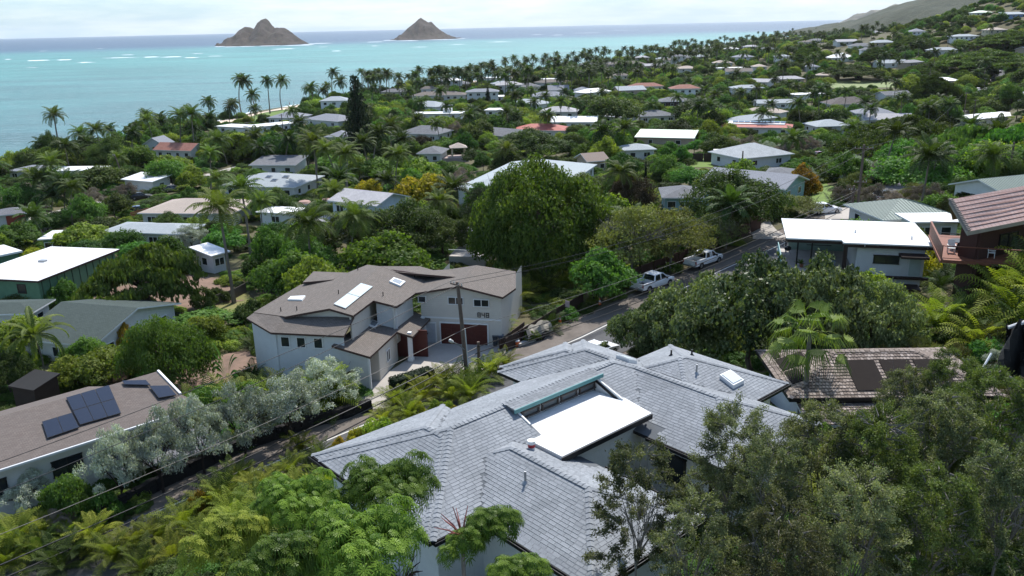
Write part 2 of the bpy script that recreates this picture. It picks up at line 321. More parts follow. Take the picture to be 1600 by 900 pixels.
# ------------------------------------------------------------------ sea, sky haze, islands, hills
def seamat():
    m, n, l, b = newmat('sea_water')
    g = n.new('ShaderNodeNewGeometry'); sp = n.new('ShaderNodeSeparateXYZ'); l.new(g.outputs['Position'], sp.inputs[0])
    # distance offshore measured across the reef line (a straight line through the lagoon)
    def math_(op, a, b_=None, c=None):
        k = n.new('ShaderNodeMath'); k.operation = op
        for i, x in enumerate((a, b_, c)):
            if x is None: continue
            if hasattr(x, 'links'): l.new(x, k.inputs[i])
            else: k.inputs[i].default_value = x
        return k.outputs[0]
    nz = n.new('ShaderNodeTexNoise'); nz.inputs['Scale'].default_value = .0022; nz.inputs['Detail'].default_value = 7; l.new(g.outputs['Position'], nz.inputs['Vector'])
    mp2 = n.new('ShaderNodeMapping'); mp2.inputs['Scale'].default_value = (.004, .016, 1); mp2.inputs['Rotation'].default_value = (0, 0, radians(-12)); l.new(g.outputs['Position'], mp2.inputs[0])
    nz2 = n.new('ShaderNodeTexNoise'); nz2.inputs['Scale'].default_value = 1.; nz2.inputs['Detail'].default_value = 8; nz2.inputs['Roughness'].default_value = .7; l.new(mp2.outputs[0], nz2.inputs['Vector'])
    off = math_('ADD', math_('MULTIPLY', sp.outputs[0], -.32), math_('MULTIPLY', sp.outputs[1], .95))
    off = math_('ADD', off, math_('MULTIPLY', math_('SUBTRACT', nz.outputs[0], .5), 900.))
    r = n.new('ShaderNodeMapRange'); r.inputs[1].default_value = 0; r.inputs[2].default_value = 6000; l.new(off, r.inputs[0])
    cr = n.new('ShaderNodeValToRGB'); l.new(r.outputs[0], cr.inputs[0]); e = cr.color_ramp.elements
    e[0].position = 0; e[0].color = (.11, .19, .195, 1); e[1].position = 1; e[1].color = (.010, .03, .072, 1)
    for p, c in ((.06, (.056, .15, .155)), (.16, (.055, .205, .18)), (.26, (.052, .22, .185)), (.36, (.046, .19, .17)), (.42, (.024, .095, .125)), (.5, (.010, .034, .08))): x = e.new(p); x.color = (*c, 1)
    k = n.new('ShaderNodeMixRGB'); k.blend_type = 'MULTIPLY'; k.inputs[0].default_value = .8
    r3 = n.new('ShaderNodeMapRange'); r3.inputs[1].default_value = .3; r3.inputs[2].default_value = .7; r3.inputs[3].default_value = .34; r3.inputs[4].default_value = 1.5; l.new(nz2.outputs[0], r3.inputs[0])
    l.new(cr.outputs[0], k.inputs[1]); l.new(r3.outputs[0], k.inputs[2])
    b.inputs['Roughness'].default_value = .32; b.inputs['Specular IOR Level'].default_value = .35; b.inputs['IOR'].default_value = 1.33
    w1 = n.new('ShaderNodeTexNoise'); w1.inputs['Scale'].default_value = .22; w1.inputs['Detail'].default_value = 6; w1.inputs['Roughness'].default_value = .7
    mp3 = n.new('ShaderNodeMapping'); mp3.inputs['Scale'].default_value = (.6, 1.5, 1); mp3.inputs['Rotation'].default_value = (0, 0, radians(20)); l.new(g.outputs['Position'], mp3.inputs[0]); l.new(mp3.outputs[0], w1.inputs['Vector'])
    bp = n.new('ShaderNodeBump'); bp.inputs['Strength'].default_value = .8; bp.inputs['Distance'].default_value = 2.2; l.new(w1.outputs[0], bp.inputs['Height']); l.new(bp.outputs[0], b.inputs['Normal'])
    # small broken crests show as slightly paler water
    r4 = n.new('ShaderNodeMapRange'); r4.inputs[1].default_value = .52; r4.inputs[2].default_value = .75; l.new(w1.outputs[0], r4.inputs[0])
    k2 = n.new('ShaderNodeMixRGB'); k2.inputs[2].default_value = (.24, .32, .33, 1); l.new(math_('MULTIPLY', r4.outputs[0], .85), k2.inputs[0]); l.new(k.outputs[0], k2.inputs[1])
    l.new(k2.outputs[0], b.inputs['Base Color'])
    return m
SEA = seamat()
_sr = np.array([60, 150, 300, 600, 1200, 2500, 5000, 10000, 16000, 21000.]); _sa = np.linspace(radians(-20), radians(200), 60)
_A, _R = np.meshgrid(_sa, _sr); gridmesh('sea', _R*np.cos(_A), _R*np.sin(_A), np.zeros_like(_A), SEA)
FOAM = mat('sea_foam', (.85, .88, .9), .8, .1, scale=.05)
def foam(px0, px1, py, th, name='surf'):
    """one breaking crest: a low ragged ridge of white water"""
    a, b = U(px0, py, 0), U(px1, py-(px1-px0)*.0225, 0); n = max(5, int((px1-px0)/3)); mb = MB(); d = (b-a)
    pr = Vector((d.y, -d.x, 0)).normalized()
    if pr.y > 0: pr = -pr
    P = []
    for i in range(n+1):
        t = i/n; w = 1.7*th*sin(pi*min(max(t, .04), .96))*random.uniform(.45, 1.2); c = a+d*t+Vector((0, 0, 0))+pr*random.uniform(-.4, .4)*th*.5
        P.append((c+pr*w/2+Vector((0, 0, .05)), c+Vector((0, 0, .05+.6*min(1, w/12))), c-pr*w/2+Vector((0, 0, .05))))
    for i in range(n):
        for k in (0, 1): mb.face([P[i][k], P[i+1][k], P[i+1][k+1], P[i][k+1]])
    o = mb.build(name, FOAM, smooth=True); tag(o, kind='structure')
for q in ((350, 372, 73.5, 22), (372, 400, 73, 16), (400, 440, 72.2, 14), (440, 488, 71.5, 18), (620, 655, 64, 16), (655, 716, 62.8, 14), (120, 150, 98, 7), (190, 210, 86, 8), (300, 318, 84, 6), (60, 75, 80, 5), (150, 162, 76, 5), (700, 730, 70, 6), (760, 800, 66, 8), (640, 670, 74, 6), (950, 1000, 48, 6), (42, 78, 95, 22), (88, 112, 94, 16), (8, 18, 93, 8), (224, 249, 89.5, 20), (252, 285, 89.5, 16), (288, 312, 90.5, 10), (325, 348, 88, 7), (160, 215, 91, 7), (425, 462, 77, 14), (478, 520, 68.5, 16), (335, 352, 73, 18), (518, 534, 80, 10),
          (572, 600, 66, 14), (598, 620, 63.5, 18), (636, 646, 63.5, 14), (712, 728, 60.5, 10), (580, 593, 72, 8), (862, 880, 55, 14), (830, 850, 54.5, 8), (498, 512, 73.5, 6), (895, 940, 52, 8), (470, 492, 70, 12), (40, 60, 106, 3)):
    foam(*q)
def shorefoam():
    mb = MB(); P = []
    for i in range(len(SHORE)-2):
        a, b = Vector((*SHORE[i], 0)), Vector((*SHORE[i+1], 0)); n = max(2, int((b-a).length/8)); d = b-a; nn = Vector((-d.y, d.x, 0)).normalized()
        for k in range(n):
            c = a+d*k/n; o = 2.+1.5*sin(c.y*.11)+random.uniform(-.7, .7); w = random.uniform(1.2, 3.4); P.append((c+nn*(o+w)+Vector((0, 0, .03)), c+nn*o+Vector((0, 0, .1)), c+nn*(o-1.2)+Vector((0, 0, .04))))
    for i in range(len(P)-1):
        for k in (0, 1): mb.face([P[i][k], P[i+1][k], P[i+1][k+1], P[i][k+1]])
    tag(mb.build('surf', FOAM, smooth=True), kind='structure')
shorefoam()
def vnoise(x, y, s=0):
    r = np.random.default_rng(s); T = r.random((64, 64)); xi = np.floor(x).astype(int); yi = np.floor(y).astype(int); u = x-xi; v = y-yi; u = u*u*(3-2*u); v = v*v*(3-2*v)
    g = lambda a, b: T[a % 64, b % 64]
    return (g(xi, yi)*(1-u)+g(xi+1, yi)*u)*(1-v)+(g(xi, yi+1)*(1-u)+g(xi+1, yi+1)*u)*v-.5
def fbm(x, y, s=0, o=5): return sum(vnoise(x*2**k, y*2**k, s+k)/1.9**k for k in range(o))
def rockmat(name, c1, c2, c3, sc):
    m, n, l, b = newmat(name); t = n.new('ShaderNodeTexCoord')
    a = n.new('ShaderNodeTexNoise'); a.inputs['Scale'].default_value = sc; a.inputs['Detail'].default_value = 10; a.inputs['Roughness'].default_value = .7; l.new(t.outputs['Object'], a.inputs['Vector'])
    r = n.new('ShaderNodeValToRGB'); e = r.color_ramp.elements; e[0].position = .3; e[0].color = (*c1, 1); e[1].position = .7; e[1].color = (*c3, 1); x = e.new(.5); x.color = (*c2, 1)
    l.new(a.outputs[0], r.inputs[0]); l.new(r.outputs[0], b.inputs['Base Color']); b.inputs['Roughness'].default_value = .95
    bp = n.new('ShaderNodeBump'); bp.inputs['Strength'].default_value = .8; bp.inputs['Distance'].default_value = 8; l.new(a.outputs[0], bp.inputs['Height']); l.new(bp.outputs[0], b.inputs['Normal'])
    return m
ISL = rockmat('island_rock', (.014, .011, .009), (.055, .037, .028), (.030, .030, .016), .05)
def ridge(name, prof, Y, depth, m, rough, label, cat='island', base=0., kind=None, nx=110, nq=46, pw=1.3):
    """a hill whose crest follows the photographed skyline; profile pixels at distance Y, sides falling to the water in depth"""
    W = [U(x, y, Y=Y) for x, y in prof]; xs = np.array([w.x for w in W]); zs = np.array([w.z for w in W])
    x = np.linspace(xs[0]-10, xs[-1]+10, nx); h = np.interp(x, xs, zs)-base; h[0] = h[-1] = -3; q = np.linspace(-1, 1, nq)
    X, Q = np.meshgrid(x, q); H = np.tile(h, (nq, 1)); k = fbm(X/depth*3.+7, Q*2.5+3, 5); 
    wd = .35+.65*np.clip(H/max(h), 0, 1)**.5
    f = np.clip(1-np.abs(Q+.12*k)/wd, -.2, 1); prf = np.sign(f)*np.abs(f)**pw
    gul = fbm(X/rough, Q*depth/rough*.35, 9)
    Z = base+H*prf*(1+.0*k)+gul*max(h)*.34*np.clip(1-np.abs(f-.5)*2, 0, 1)+np.where(np.abs(Q) < .04, gul*max(h)*.02, 0)-np.where(f < 0, 6, 0)
    o = gridmesh(name, X, Y+Q*depth, Z, m, kind='structure' if kind is None else kind)
    if label: tag(o, label, cat); 
    if kind == 'thing': o['kind'] = 'thing'
    return o
ridge('island', [(350, 73), (357, 66), (365, 58), (375, 47), (385, 41.5), (392, 42), (398, 45), (403, 35), (408, 30), (413, 27.5), (418, 31), (424, 39), (429, 42.5), (445, 43), (452, 46), (462, 54), (475, 63), (483, 68), (489, 71)], 2550, 190, ISL, 45,
      'larger brown rocky island with a rounded knob above its saddle', kind='thing')
ridge('island', [(618, 64), (624, 57), (632, 49), (640, 41), (648, 35), (653, 30), (657, 27.5), (662, 31), (669, 34), (674, 34), (681, 41), (690, 48), (700, 54), (709, 58.5), (716, 62)], 3000, 190, ISL, 45,
      'smaller brown island shaped like a pointed cone', kind='thing')
FARROCK = rockmat('far_island_rock', (.10, .10, .07), (.14, .13, .09), (.16, .14, .10), .006)
ridge('island', [(1354, 28), (1357, 21), (1362, 15), (1372, 15.5), (1382, 14), (1390, 9), (1398, 6), (1405, 7.5), (1412, 12), (1440, 20), (1460, 28)], 6500, 700, FARROCK, 120, 'hazy pale blue headland on the horizon past the green hill', kind='thing')
HILLM = rockmat('hill_scrub', (.012, .021, .008), (.028, .036, .015), (.055, .055, .03), .025)
ridge('hill', [(1355, 46), (1372, 33), (1385, 24), (1400, 14.5), (1415, 8), (1430, 3), (1445, -3), (1470, -12), (1500, -20), (1540, -28), (1600, -38), (1700, -46), (1900, -40), (2200, -20), (2500, 0)], 1750, 900, HILLM, 130, None, pw=1.0, nx=260, nq=120)
# haze
def hazebox():
    v = [(-21500, -8000, -14), (21500, -8000, -14), (21500, 21500, -14), (-21500, 21500, -14)]; t = [(x, y, 165) for x, y, z in v]; V = v+t
    me = bpy.data.meshes.new('haze'); me.from_pydata(V, [], [(0, 3, 2, 1), (4, 5, 6, 7), (0, 1, 5, 4), (1, 2, 6, 5), (2, 3, 7, 6), (3, 0, 4, 7)])
    m = bpy.data.materials.new('haze_air'); m.use_nodes = True; n, l = m.node_tree.nodes, m.node_tree.links; n.clear()
    pv = n.new('ShaderNodeVolumePrincipled'); pv.inputs['Density'].default_value = HAZE; pv.inputs['Color'].default_value = (.93, .96, 1, 1); pv.inputs['Anisotropy'].default_value = .2
    o = n.new('ShaderNodeOutputMaterial'); l.new(pv.outputs[0], o.inputs['Volume']); me.materials.append(m)
    ob = bpy.data.objects.new('haze', me); COL.objects.link(ob); tag(ob, kind='stuff')
HAZE = 2.3e-5
hazebox()
# ------------------------------------------------------------------ roads and patches of ground
NOVEG = []           # plan polygons kept clear of planting
def ribbon(name, pts, off0, off1, m, lift, kind='structure', dz=0., step=1.5):
    """strip beside a centre line between lateral offsets (left positive), lying on the ground"""
    P = [Vector(p) for p in pts]; L = []; 
    for i in range(len(P)-1):
        n = max(1, int((P[i+1]-P[i]).length/step))
        for k in range(n): L.append(P[i].lerp(P[i+1], k/n))
    L.append(P[-1]); S = L
    for _ in range(6): S = [S[0]]+[(S[i-1]+S[i]*2+S[i+1])/4 for i in range(1, len(S)-1)]+[S[-1]]
    X = []; nC = max(2, int(abs(off1-off0)/1.2)+1)
    for i, p in enumerate(S):
        d = S[min(i+1, len(S)-1)]-S[max(i-1, 0)]; nn = Vector((-d.y, d.x, 0)).normalized(); o0 = off0(i/len(S)) if callable(off0) else off0; o1 = off1(i/len(S)) if callable(off1) else off1
        X.append([p+nn*(o0+(o1-o0)*k/(nC-1)) for k in range(nC)])
    A = np.array([[tuple(c) for c in r] for r in X]); Z = G(A[..., 0], A[..., 1])+lift+dz
    NOVEG.append([(A[i, 0, 0], A[i, 0, 1]) for i in range(len(S))]+[(A[i, -1, 0], A[i, -1, 1]) for i in range(len(S)-1, -1, -1)])
    return gridmesh(name, A[..., 0], A[..., 1], Z, m, kind)
def patch(name, pts, m, lift=.06, step=1., wob=.35, noveg=True):
    """ground patch with the given plan outline, draped on the ground"""
    pts = [Vector((p[0], p[1])) for p in pts]; c = sum(pts, Vector((0, 0)))/len(pts); B = []
    for i in range(len(pts)):
        a, b = pts[i], pts[(i+1) % len(pts)]; n = max(1, int((b-a).length/step/1.5))
        for k in range(n): B.append(a.lerp(b, k/n)+Vector((random.uniform(-wob, wob), random.uniform(-wob, wob))))
    R = max((b-c).length for b in B); nr = max(3, int(R/step)); X = np.array([[tuple(c.lerp(b, t)) for b in B+[B[0]]] for t in np.linspace(0.001, 1, nr)])
    if noveg: NOVEG.append([(b.x, b.y) for b in B])
    return gridmesh(name, X[..., 0], X[..., 1], G(X[..., 0], X[..., 1])+lift, m)
def pxy(*l): return [tuple(onground(x, y))[:2] for x, y in l]
near = ROADC[:11]; far = ROADC[10:]
ribbon('road', near, -2.9, 2.9, ASPHALT, .05)
ribbon('road', far, -3.2, 3.2, ASPHALT, .055)
ribbon('road_shoulder', near[2:10], 2.95, 6.2, SHOULDER, .03)
LINEM = mat('road_edge_line', (.62, .6, .55), .8, .3)
ribbon('road_marking', near[2:10], 2.55, 2.7, LINEM, .058)
ribbon('road_shoulder', near[:10], -4.2, -2.95, SHOULDER, .03)
SIDE = [(-96, 150, 0), (-90, 166, 0), (-83, 182, 0), (-76, 200, 0), (-69, 222, 0)]
ribbon('road', SIDE, -2.6, 2.6, CONCRETE, .05)
patch('driveway', pxy((688, 535), (770, 535), (800, 548), (790, 560), (690, 612), (600, 640), (545, 640), (560, 612), (600, 586), (640, 560), (668, 536)), CONCRETE, .07, wob=.1)
patch('driveway', pxy((1195, 345), (1230, 372), (1180, 375), (1170, 362)), CONCRETE, .07)
patch('driveway', pxy((1285, 325), (1355, 322), (1362, 343), (1290, 343)), CONCRETE, .08, wob=.1)
patch('dirt_yard', pxy((120, 478), (150, 455), (300, 428), (345, 436), (380, 470), (300, 486), (200, 492)), DIRT)
patch('dirt_yard', pxy((262, 600), (300, 570), (385, 548), (420, 575), (340, 612), (280, 618)), DIRT)
patch('dirt_yard', pxy((150, 600), (190, 570), (250, 548), (262, 560), (200, 590), (175, 604)), DIRT)
patch('lawn', pxy((330, 478), (388, 455), (396, 480), (345, 498)), DRYLAWN)
patch('lawn', pxy((1262, 290), (1290, 286), (1312, 296), (1300, 328), (1268, 328)), LAWNM, step=.8)
patch('lawn', pxy((1078, 249), (1116, 248), (1114, 262), (1078, 262)), LAWNM)
patch('lawn', pxy((1022, 285), (1042, 288), (1036, 300), (1020, 297)), LAWNM)
patch('lawn', pxy((1295, 126), (1345, 126), (1420, 128), (1425, 136), (1300, 138)), mat('field_grass', (.2, .24, .1), .9, .2), .15, step=3)
patch('lawn', pxy((55, 590), (85, 575), (100, 585), (80, 600)), DRYLAWN)
patch('beach', [(-140, 310), (-143, 345), (-127, 380), (-109, 452), (-70, 515), (-60, 508), (-88, 452), (-104, 396), (-118, 352), (-128, 320)], SAND, .12, step=4)
patch('beach', [(-70, 515), (2, 682), (62, 793), (72, 786), (14, 676), (-56, 508)], SAND, .12, step=5)
patch('lawn', pxy((375, 190), (405, 178), (440, 172), (478, 172), (470, 184), (395, 192)), LAWNM, .2, step=3)
# ------------------------------------------------------------------ building parts
LAND = []            # (label phrase, px, py, world) landmarks used to describe plants
PROT = []            # screen boxes (x0,y0,x1,y1,depth) of things that must stay in view
FOOT = []            # plan polygons of buildings
def protect(pts, pad=0):
    q = [PJ(p) for p in pts]; PROT.append((min(a[0] for a in q)-pad, min(a[1] for a in q)-pad, max(a[0] for a in q)+pad, max(a[1] for a in q)+pad, min(a[2] for a in q)))
WCACHE = {}
def window(parent, pos, nrm, w, h, fm=None, gm=None, mull=1, name='window'):
    """window facing nrm (horizontal): frame mesh + pane child, mesh data shared by size"""
    fm = fm or WHITE; gm = gm or GLASS; key = (round(w, 2), round(h, 2), fm.name, gm.name, mull, name)
    if key not in WCACHE:
        f = MB(); t = .07
        for z in (-h/2, h/2): f.box((0, -.03, z), (w+2*t, .09, t))
        for k in range(mull+1): f.box((-w/2+w*k/mull, -.03, 0), (t, .085, h-t))
        p = MB(); p.box((0, -.005, 0), (w-.02, .03, h-.02))
        a = f.build(name, fm); b = p.build('pane', gm); WCACHE[key] = (a.data, b.data); bpy.data.objects.remove(a); bpy.data.objects.remove(b)
    a = bpy.data.objects.new(name, WCACHE[key][0]); b = bpy.data.objects.new('pane', WCACHE[key][1]); COL.objects.link(a); COL.objects.link(b)
    a.parent = parent; a.location = Vector(pos)-wloc(parent); a.rotation_euler[2] = math.atan2(nrm[1], nrm[0])+pi/2; b.parent = a
    return a
def hipfacets(p0, p1, q0, q1, ze, s, kind='hip'):
    """facets as (list of (p,q,z), down-slope (dp,dq))"""
    w, d = p1-p0, q1-q0
    if kind == 'flat': return [([(p0, q0, ze), (p1, q0, ze), (p1, q1, ze), (p0, q1, ze)], (0, -1))]
    if kind == 'shed': return [([(p0, q0, ze), (p1, q0, ze), (p1, q1, ze+s*d), (p0, q1, ze+s*d)], (0, -1))]
    if kind == 'gable':
        m = (q0+q1)/2; z = ze+s*d/2
        return [([(p0, q0, ze), (p1, q0, ze), (p1, m, z), (p0, m, z)], (0, -1)), ([(p1, q1, ze), (p0, q1, ze), (p0, m, z), (p1, m, z)], (0, 1))]
    if kind == 'gablef':
        m = (p0+p1)/2; z = ze+s*w/2
        return [([(p0, q1, ze), (p0, q0, ze), (m, q0, z), (m, q1, z)], (-1, 0)), ([(p1, q0, ze), (p1, q1, ze), (m, q1, z), (m, q0, z)], (1, 0))]
    if w >= d:
        m = (q0+q1)/2; a, b = p0+d/2, p1-d/2; z = ze+s*d/2
        return [([(p0, q0, ze), (p1, q0, ze), (b, m, z), (a, m, z)], (0, -1)), ([(p1, q1, ze), (p0, q1, ze), (a, m, z), (b, m, z)], (0, 1)),
                ([(p0, q1, ze), (p0, q0, ze), (a, m, z)], (-1, 0)), ([(p1, q0, ze), (p1, q1, ze), (b, m, z)], (1, 0))]
    m = (p0+p1)/2; a, b = q0+w/2, q1-w/2; z = ze+s*w/2
    return [([(p0, q0, ze), (p1, q0, ze), (m, a, z)], (0, -1)), ([(p1, q1, ze), (p0, q1, ze), (m, b, z)], (0, 1)),
            ([(p0, q1, ze), (p0, q0, ze), (m, a, z), (m, b, z)], (-1, 0)), ([(p1, q0, ze), (p1, q1, ze), (m, b, z), (m, a, z)], (1, 0))]
def roofmesh(mb, F, facets, thick=.16, mi=0, side=1, flip=1):
    for poly, dn in facets:
        W = [F.W(p, flip*q, z) for p, q, z in poly]; u = F.P*(-dn[1])+F.Q*flip*dn[0]; d = F.P*dn[0]+F.Q*flip*dn[1]
        mb.slab(W, thick, mi, lambda w, u=u, d=d: (w.dot(u)+300, -w.dot(d)*1.06+300), side)
def shingles(mb, F, facets, ex=.145, tw=.3, lift=.012, flip=1, keep=None, jit=0., wcut=.965):
    """courses of tabs laid on facets; each tab a raised quad with a front edge, clipped to its facet"""
    for poly, dn in facets:
        P = np.array([(p, q, z) for p, q, z in poly]); dnv = np.array(dn, float); uv = np.array((-dn[1], dn[0]), float)
        S = -(P[:, :2]@dnv); S0, S1 = S.min(), S.max(); Uc = P[:, :2]@uv; z0 = P[:, 2].min(); sl = (P[:, 2].max()-z0)/max(S1-S0, 1e-6); ch = 1/math.sqrt(1+sl*sl)
        step = ex*ch; n = int((S1-S0)/step)+1; cross = sum(poly[i][0]*poly[(i+1) % len(poly)][1]-poly[(i+1) % len(poly)][0]*poly[i][1] for i in range(len(poly)))
        sg = 1 if cross > 0 else -1
        E = []
        for i in range(len(poly)):
            a, b = poly[i], poly[(i+1) % len(poly)]; nx, ny = (b[1]-a[1])*sg, -(b[0]-a[0])*sg; L = math.hypot(nx, ny)
            if L > 1e-6: E.append((nx/L, ny/L, (nx*a[0]+ny*a[1])/L))
        for r in range(n):
            s_a = S0+r*step; s_b = s_a+step*1.15; off = (r % 2)*tw*.5+random.uniform(-.06, .06); u = Uc.min()-off; 
            while u < Uc.max():
                w_ = tw*random.choice((.7, 1, 1, 1.25)) if tw > .2 else tw; ua, ub = u+.004, u+w_*wcut; u += w_
                sa = s_a-random.uniform(0, jit)
                cs = [(ua, sa), (ub, sa), (ub, s_b), (ua, s_b)]
                pq = [(uv[0]*a-dnv[0]*b, uv[1]*a-dnv[1]*b, (0 if b == sa else 1)) for a, b in cs]
                cx, cy = sum(c[0] for c in pq)/4, sum(c[1] for c in pq)/4; dist = [e[0]*cx+e[1]*cy-e[2] for e in E]
                if max(dist) > .2: continue
                if keep and not keep(cx, cy, z0+sl*((sa+s_b)/2-S0)): continue
                if max(dist) > -.35:
                    for e in E: pq = clip(pq, e, e[2]) if len(pq) > 2 else pq
                    if len(pq) < 3: continue
                t = random.random(); T = []
                for c in pq:
                    s = -(c[0]*dnv[0]+c[1]*dnv[1]); z = z0+sl*(s-S0)+lift*(1.9-1.6*min(1, (s-sa)/(s_b-sa)))
                    T.append(F.W(c[0], flip*c[1], z))
                nn = (T[1]-T[0]).cross(T[2]-T[1])
                if nn.z < 0: T.reverse()
                mb.face(T, 0, None, t)
                if len(pq) == 4 and max(dist) <= -.35:
                    a, b = F.W(pq[0][0], flip*pq[0][1], z0+sl*(sa-S0)+lift*1.9), F.W(pq[1][0], flip*pq[1][1], z0+sl*(sa-S0)+lift*1.9); k = Vector((0, 0, lift*1.9))
                    mb.face([a-k, b-k, b, a], 0, None, t*.6)
def caps(mb, a, b, w=.24, ex=.2, h=.035):
    """overlapping bent cap pieces along a ridge or hip from a to b"""
    a, b = Vector(a), Vector(b); d = (b-a); n = max(1, int(d.length/ex)); d = d/n; sd_ = Vector((d.y, -d.x, 0)).normalized()
    for i in range(n):
        s, e = a+d*i, a+d*(i+1.1); t = random.random()
        up = Vector((0, 0, h)); dn = Vector((0, 0, -.035))
        A = [s+sd_*w/2+dn+up*1.4, s+up*1.7, s-sd_*w/2+dn+up*1.4]; B = [e+sd_*w/2+dn+up*.7, e+up*1., e-sd_*w/2+dn+up*.7]
        mb.face([A[0], B[0], B[1], A[1]], 0, None, t); mb.face([A[1], B[1], B[2], A[2]], 0, None, t); mb.face([A[0], A[1], A[2]], 0, None, t*.4)
def seams(mb, F, facets, gap=.42, flip=1, hgt=.05, w=.04):
    for poly, dn in facets:
        dnv = np.array(dn, float); uv = np.array((-dn[1], dn[0]), float); Uc = [p[0]*uv[0]+p[1]*uv[1] for p in poly]; z0 = min(p[2] for p in poly)
        S = [-(p[0]*dnv[0]+p[1]*dnv[1]) for p in poly]; sl = (max(p[2] for p in poly)-z0)/max(max(S)-min(S), 1e-6); u = min(Uc)+gap/2
        while u < max(Uc):
            hits = []
            for i in range(len(poly)):
                a, b = Uc[i], Uc[(i+1) % len(poly)]
                if (a-u)*(b-u) < 0: hits.append(S[i]+(S[(i+1) % len(poly)]-S[i])*(u-a)/(b-a))
            if len(hits) >= 2:
                sa, sb = min(hits), max(hits); A = F.W(uv[0]*u-dnv[0]*sa, flip*(uv[1]*u-dnv[1]*sa), z0+sl*(sa-min(S))+hgt/2); B = F.W(uv[0]*u-dnv[0]*sb, flip*(uv[1]*u-dnv[1]*sb), z0+sl*(sb-min(S))+hgt/2)
                if (B-A).length > .2: mb.beam(A, B, w, hgt)
            u += gap
def box_walls(mb, F, p0, p1, q0, q1, z0, z1, flip=1, mi=0, t=.18):
    for a, b in (((p0, q0), (p1, q0)), ((p1, q0+t), (p1, q1-t)), ((p1, q1), (p0, q1)), ((p0, q1-t), (p0, q0+t))):
        A, B = F.W(a[0], flip*a[1]), F.W(b[0], flip*b[1]); c = F.W((p0+p1)/2, flip*(q0+q1)/2); m = (A+B)/2; d = (B-A); nn = Vector((-d.y, d.x, 0)).normalized()
        if nn.dot(c-m) < 0: nn = -nn
        mb.box(m+nn*t/2+Vector((0, 0, (z0+z1)/2)), (d.length, t, z1-z0), d, mi)
def gable_ends(mb, F, p0, p1, q0, q1, ze, s, kind, ov, mi=0):
    if kind == 'gable':
        for p in (p0+ov+.02, p1-ov-.02): m = (q0+q1)/2; mb.face([F.W(p, q0+ov, ze-.1), F.W(p, q1-ov, ze-.1), F.W(p, q1-ov, ze+s*ov-.17), F.W(p, m, ze+s*(q1-q0)/2-.17), F.W(p, q0+ov, ze+s*ov-.17)], mi)
    if kind == 'gablef':
        for q in (q0+ov+.02, q1-ov-.02): m = (p0+p1)/2; mb.face([F.W(p0+ov, q, ze-.1), F.W(p1-ov, q, ze-.1), F.W(p1-ov, q, ze+s*ov-.17), F.W(m, q, ze+s*(p1-p0)/2-.17), F.W(p0+ov, q, ze+s*ov-.17)], mi)
    if kind == 'shed':
        for p in (p0+ov+.02, p1-ov-.02): mb.face([F.W(p, q0+ov, ze-.1), F.W(p, q1-ov, ze-.1), F.W(p, q1-ov, ze+s*(q1-q0-ov)-.17), F.W(p, q0+ov, ze+s*ov-.17)], mi)
        mb.face([F.W(p0+ov, q1-ov, ze-.1), F.W(p1-ov, q1-ov, ze-.1), F.W(p1-ov, q1-ov, ze+s*(q1-q0-ov)-.17), F.W(p0+ov, q1-ov, ze+s*(q1-q0-ov)-.17)], mi)
HN = {'house': 'house'}
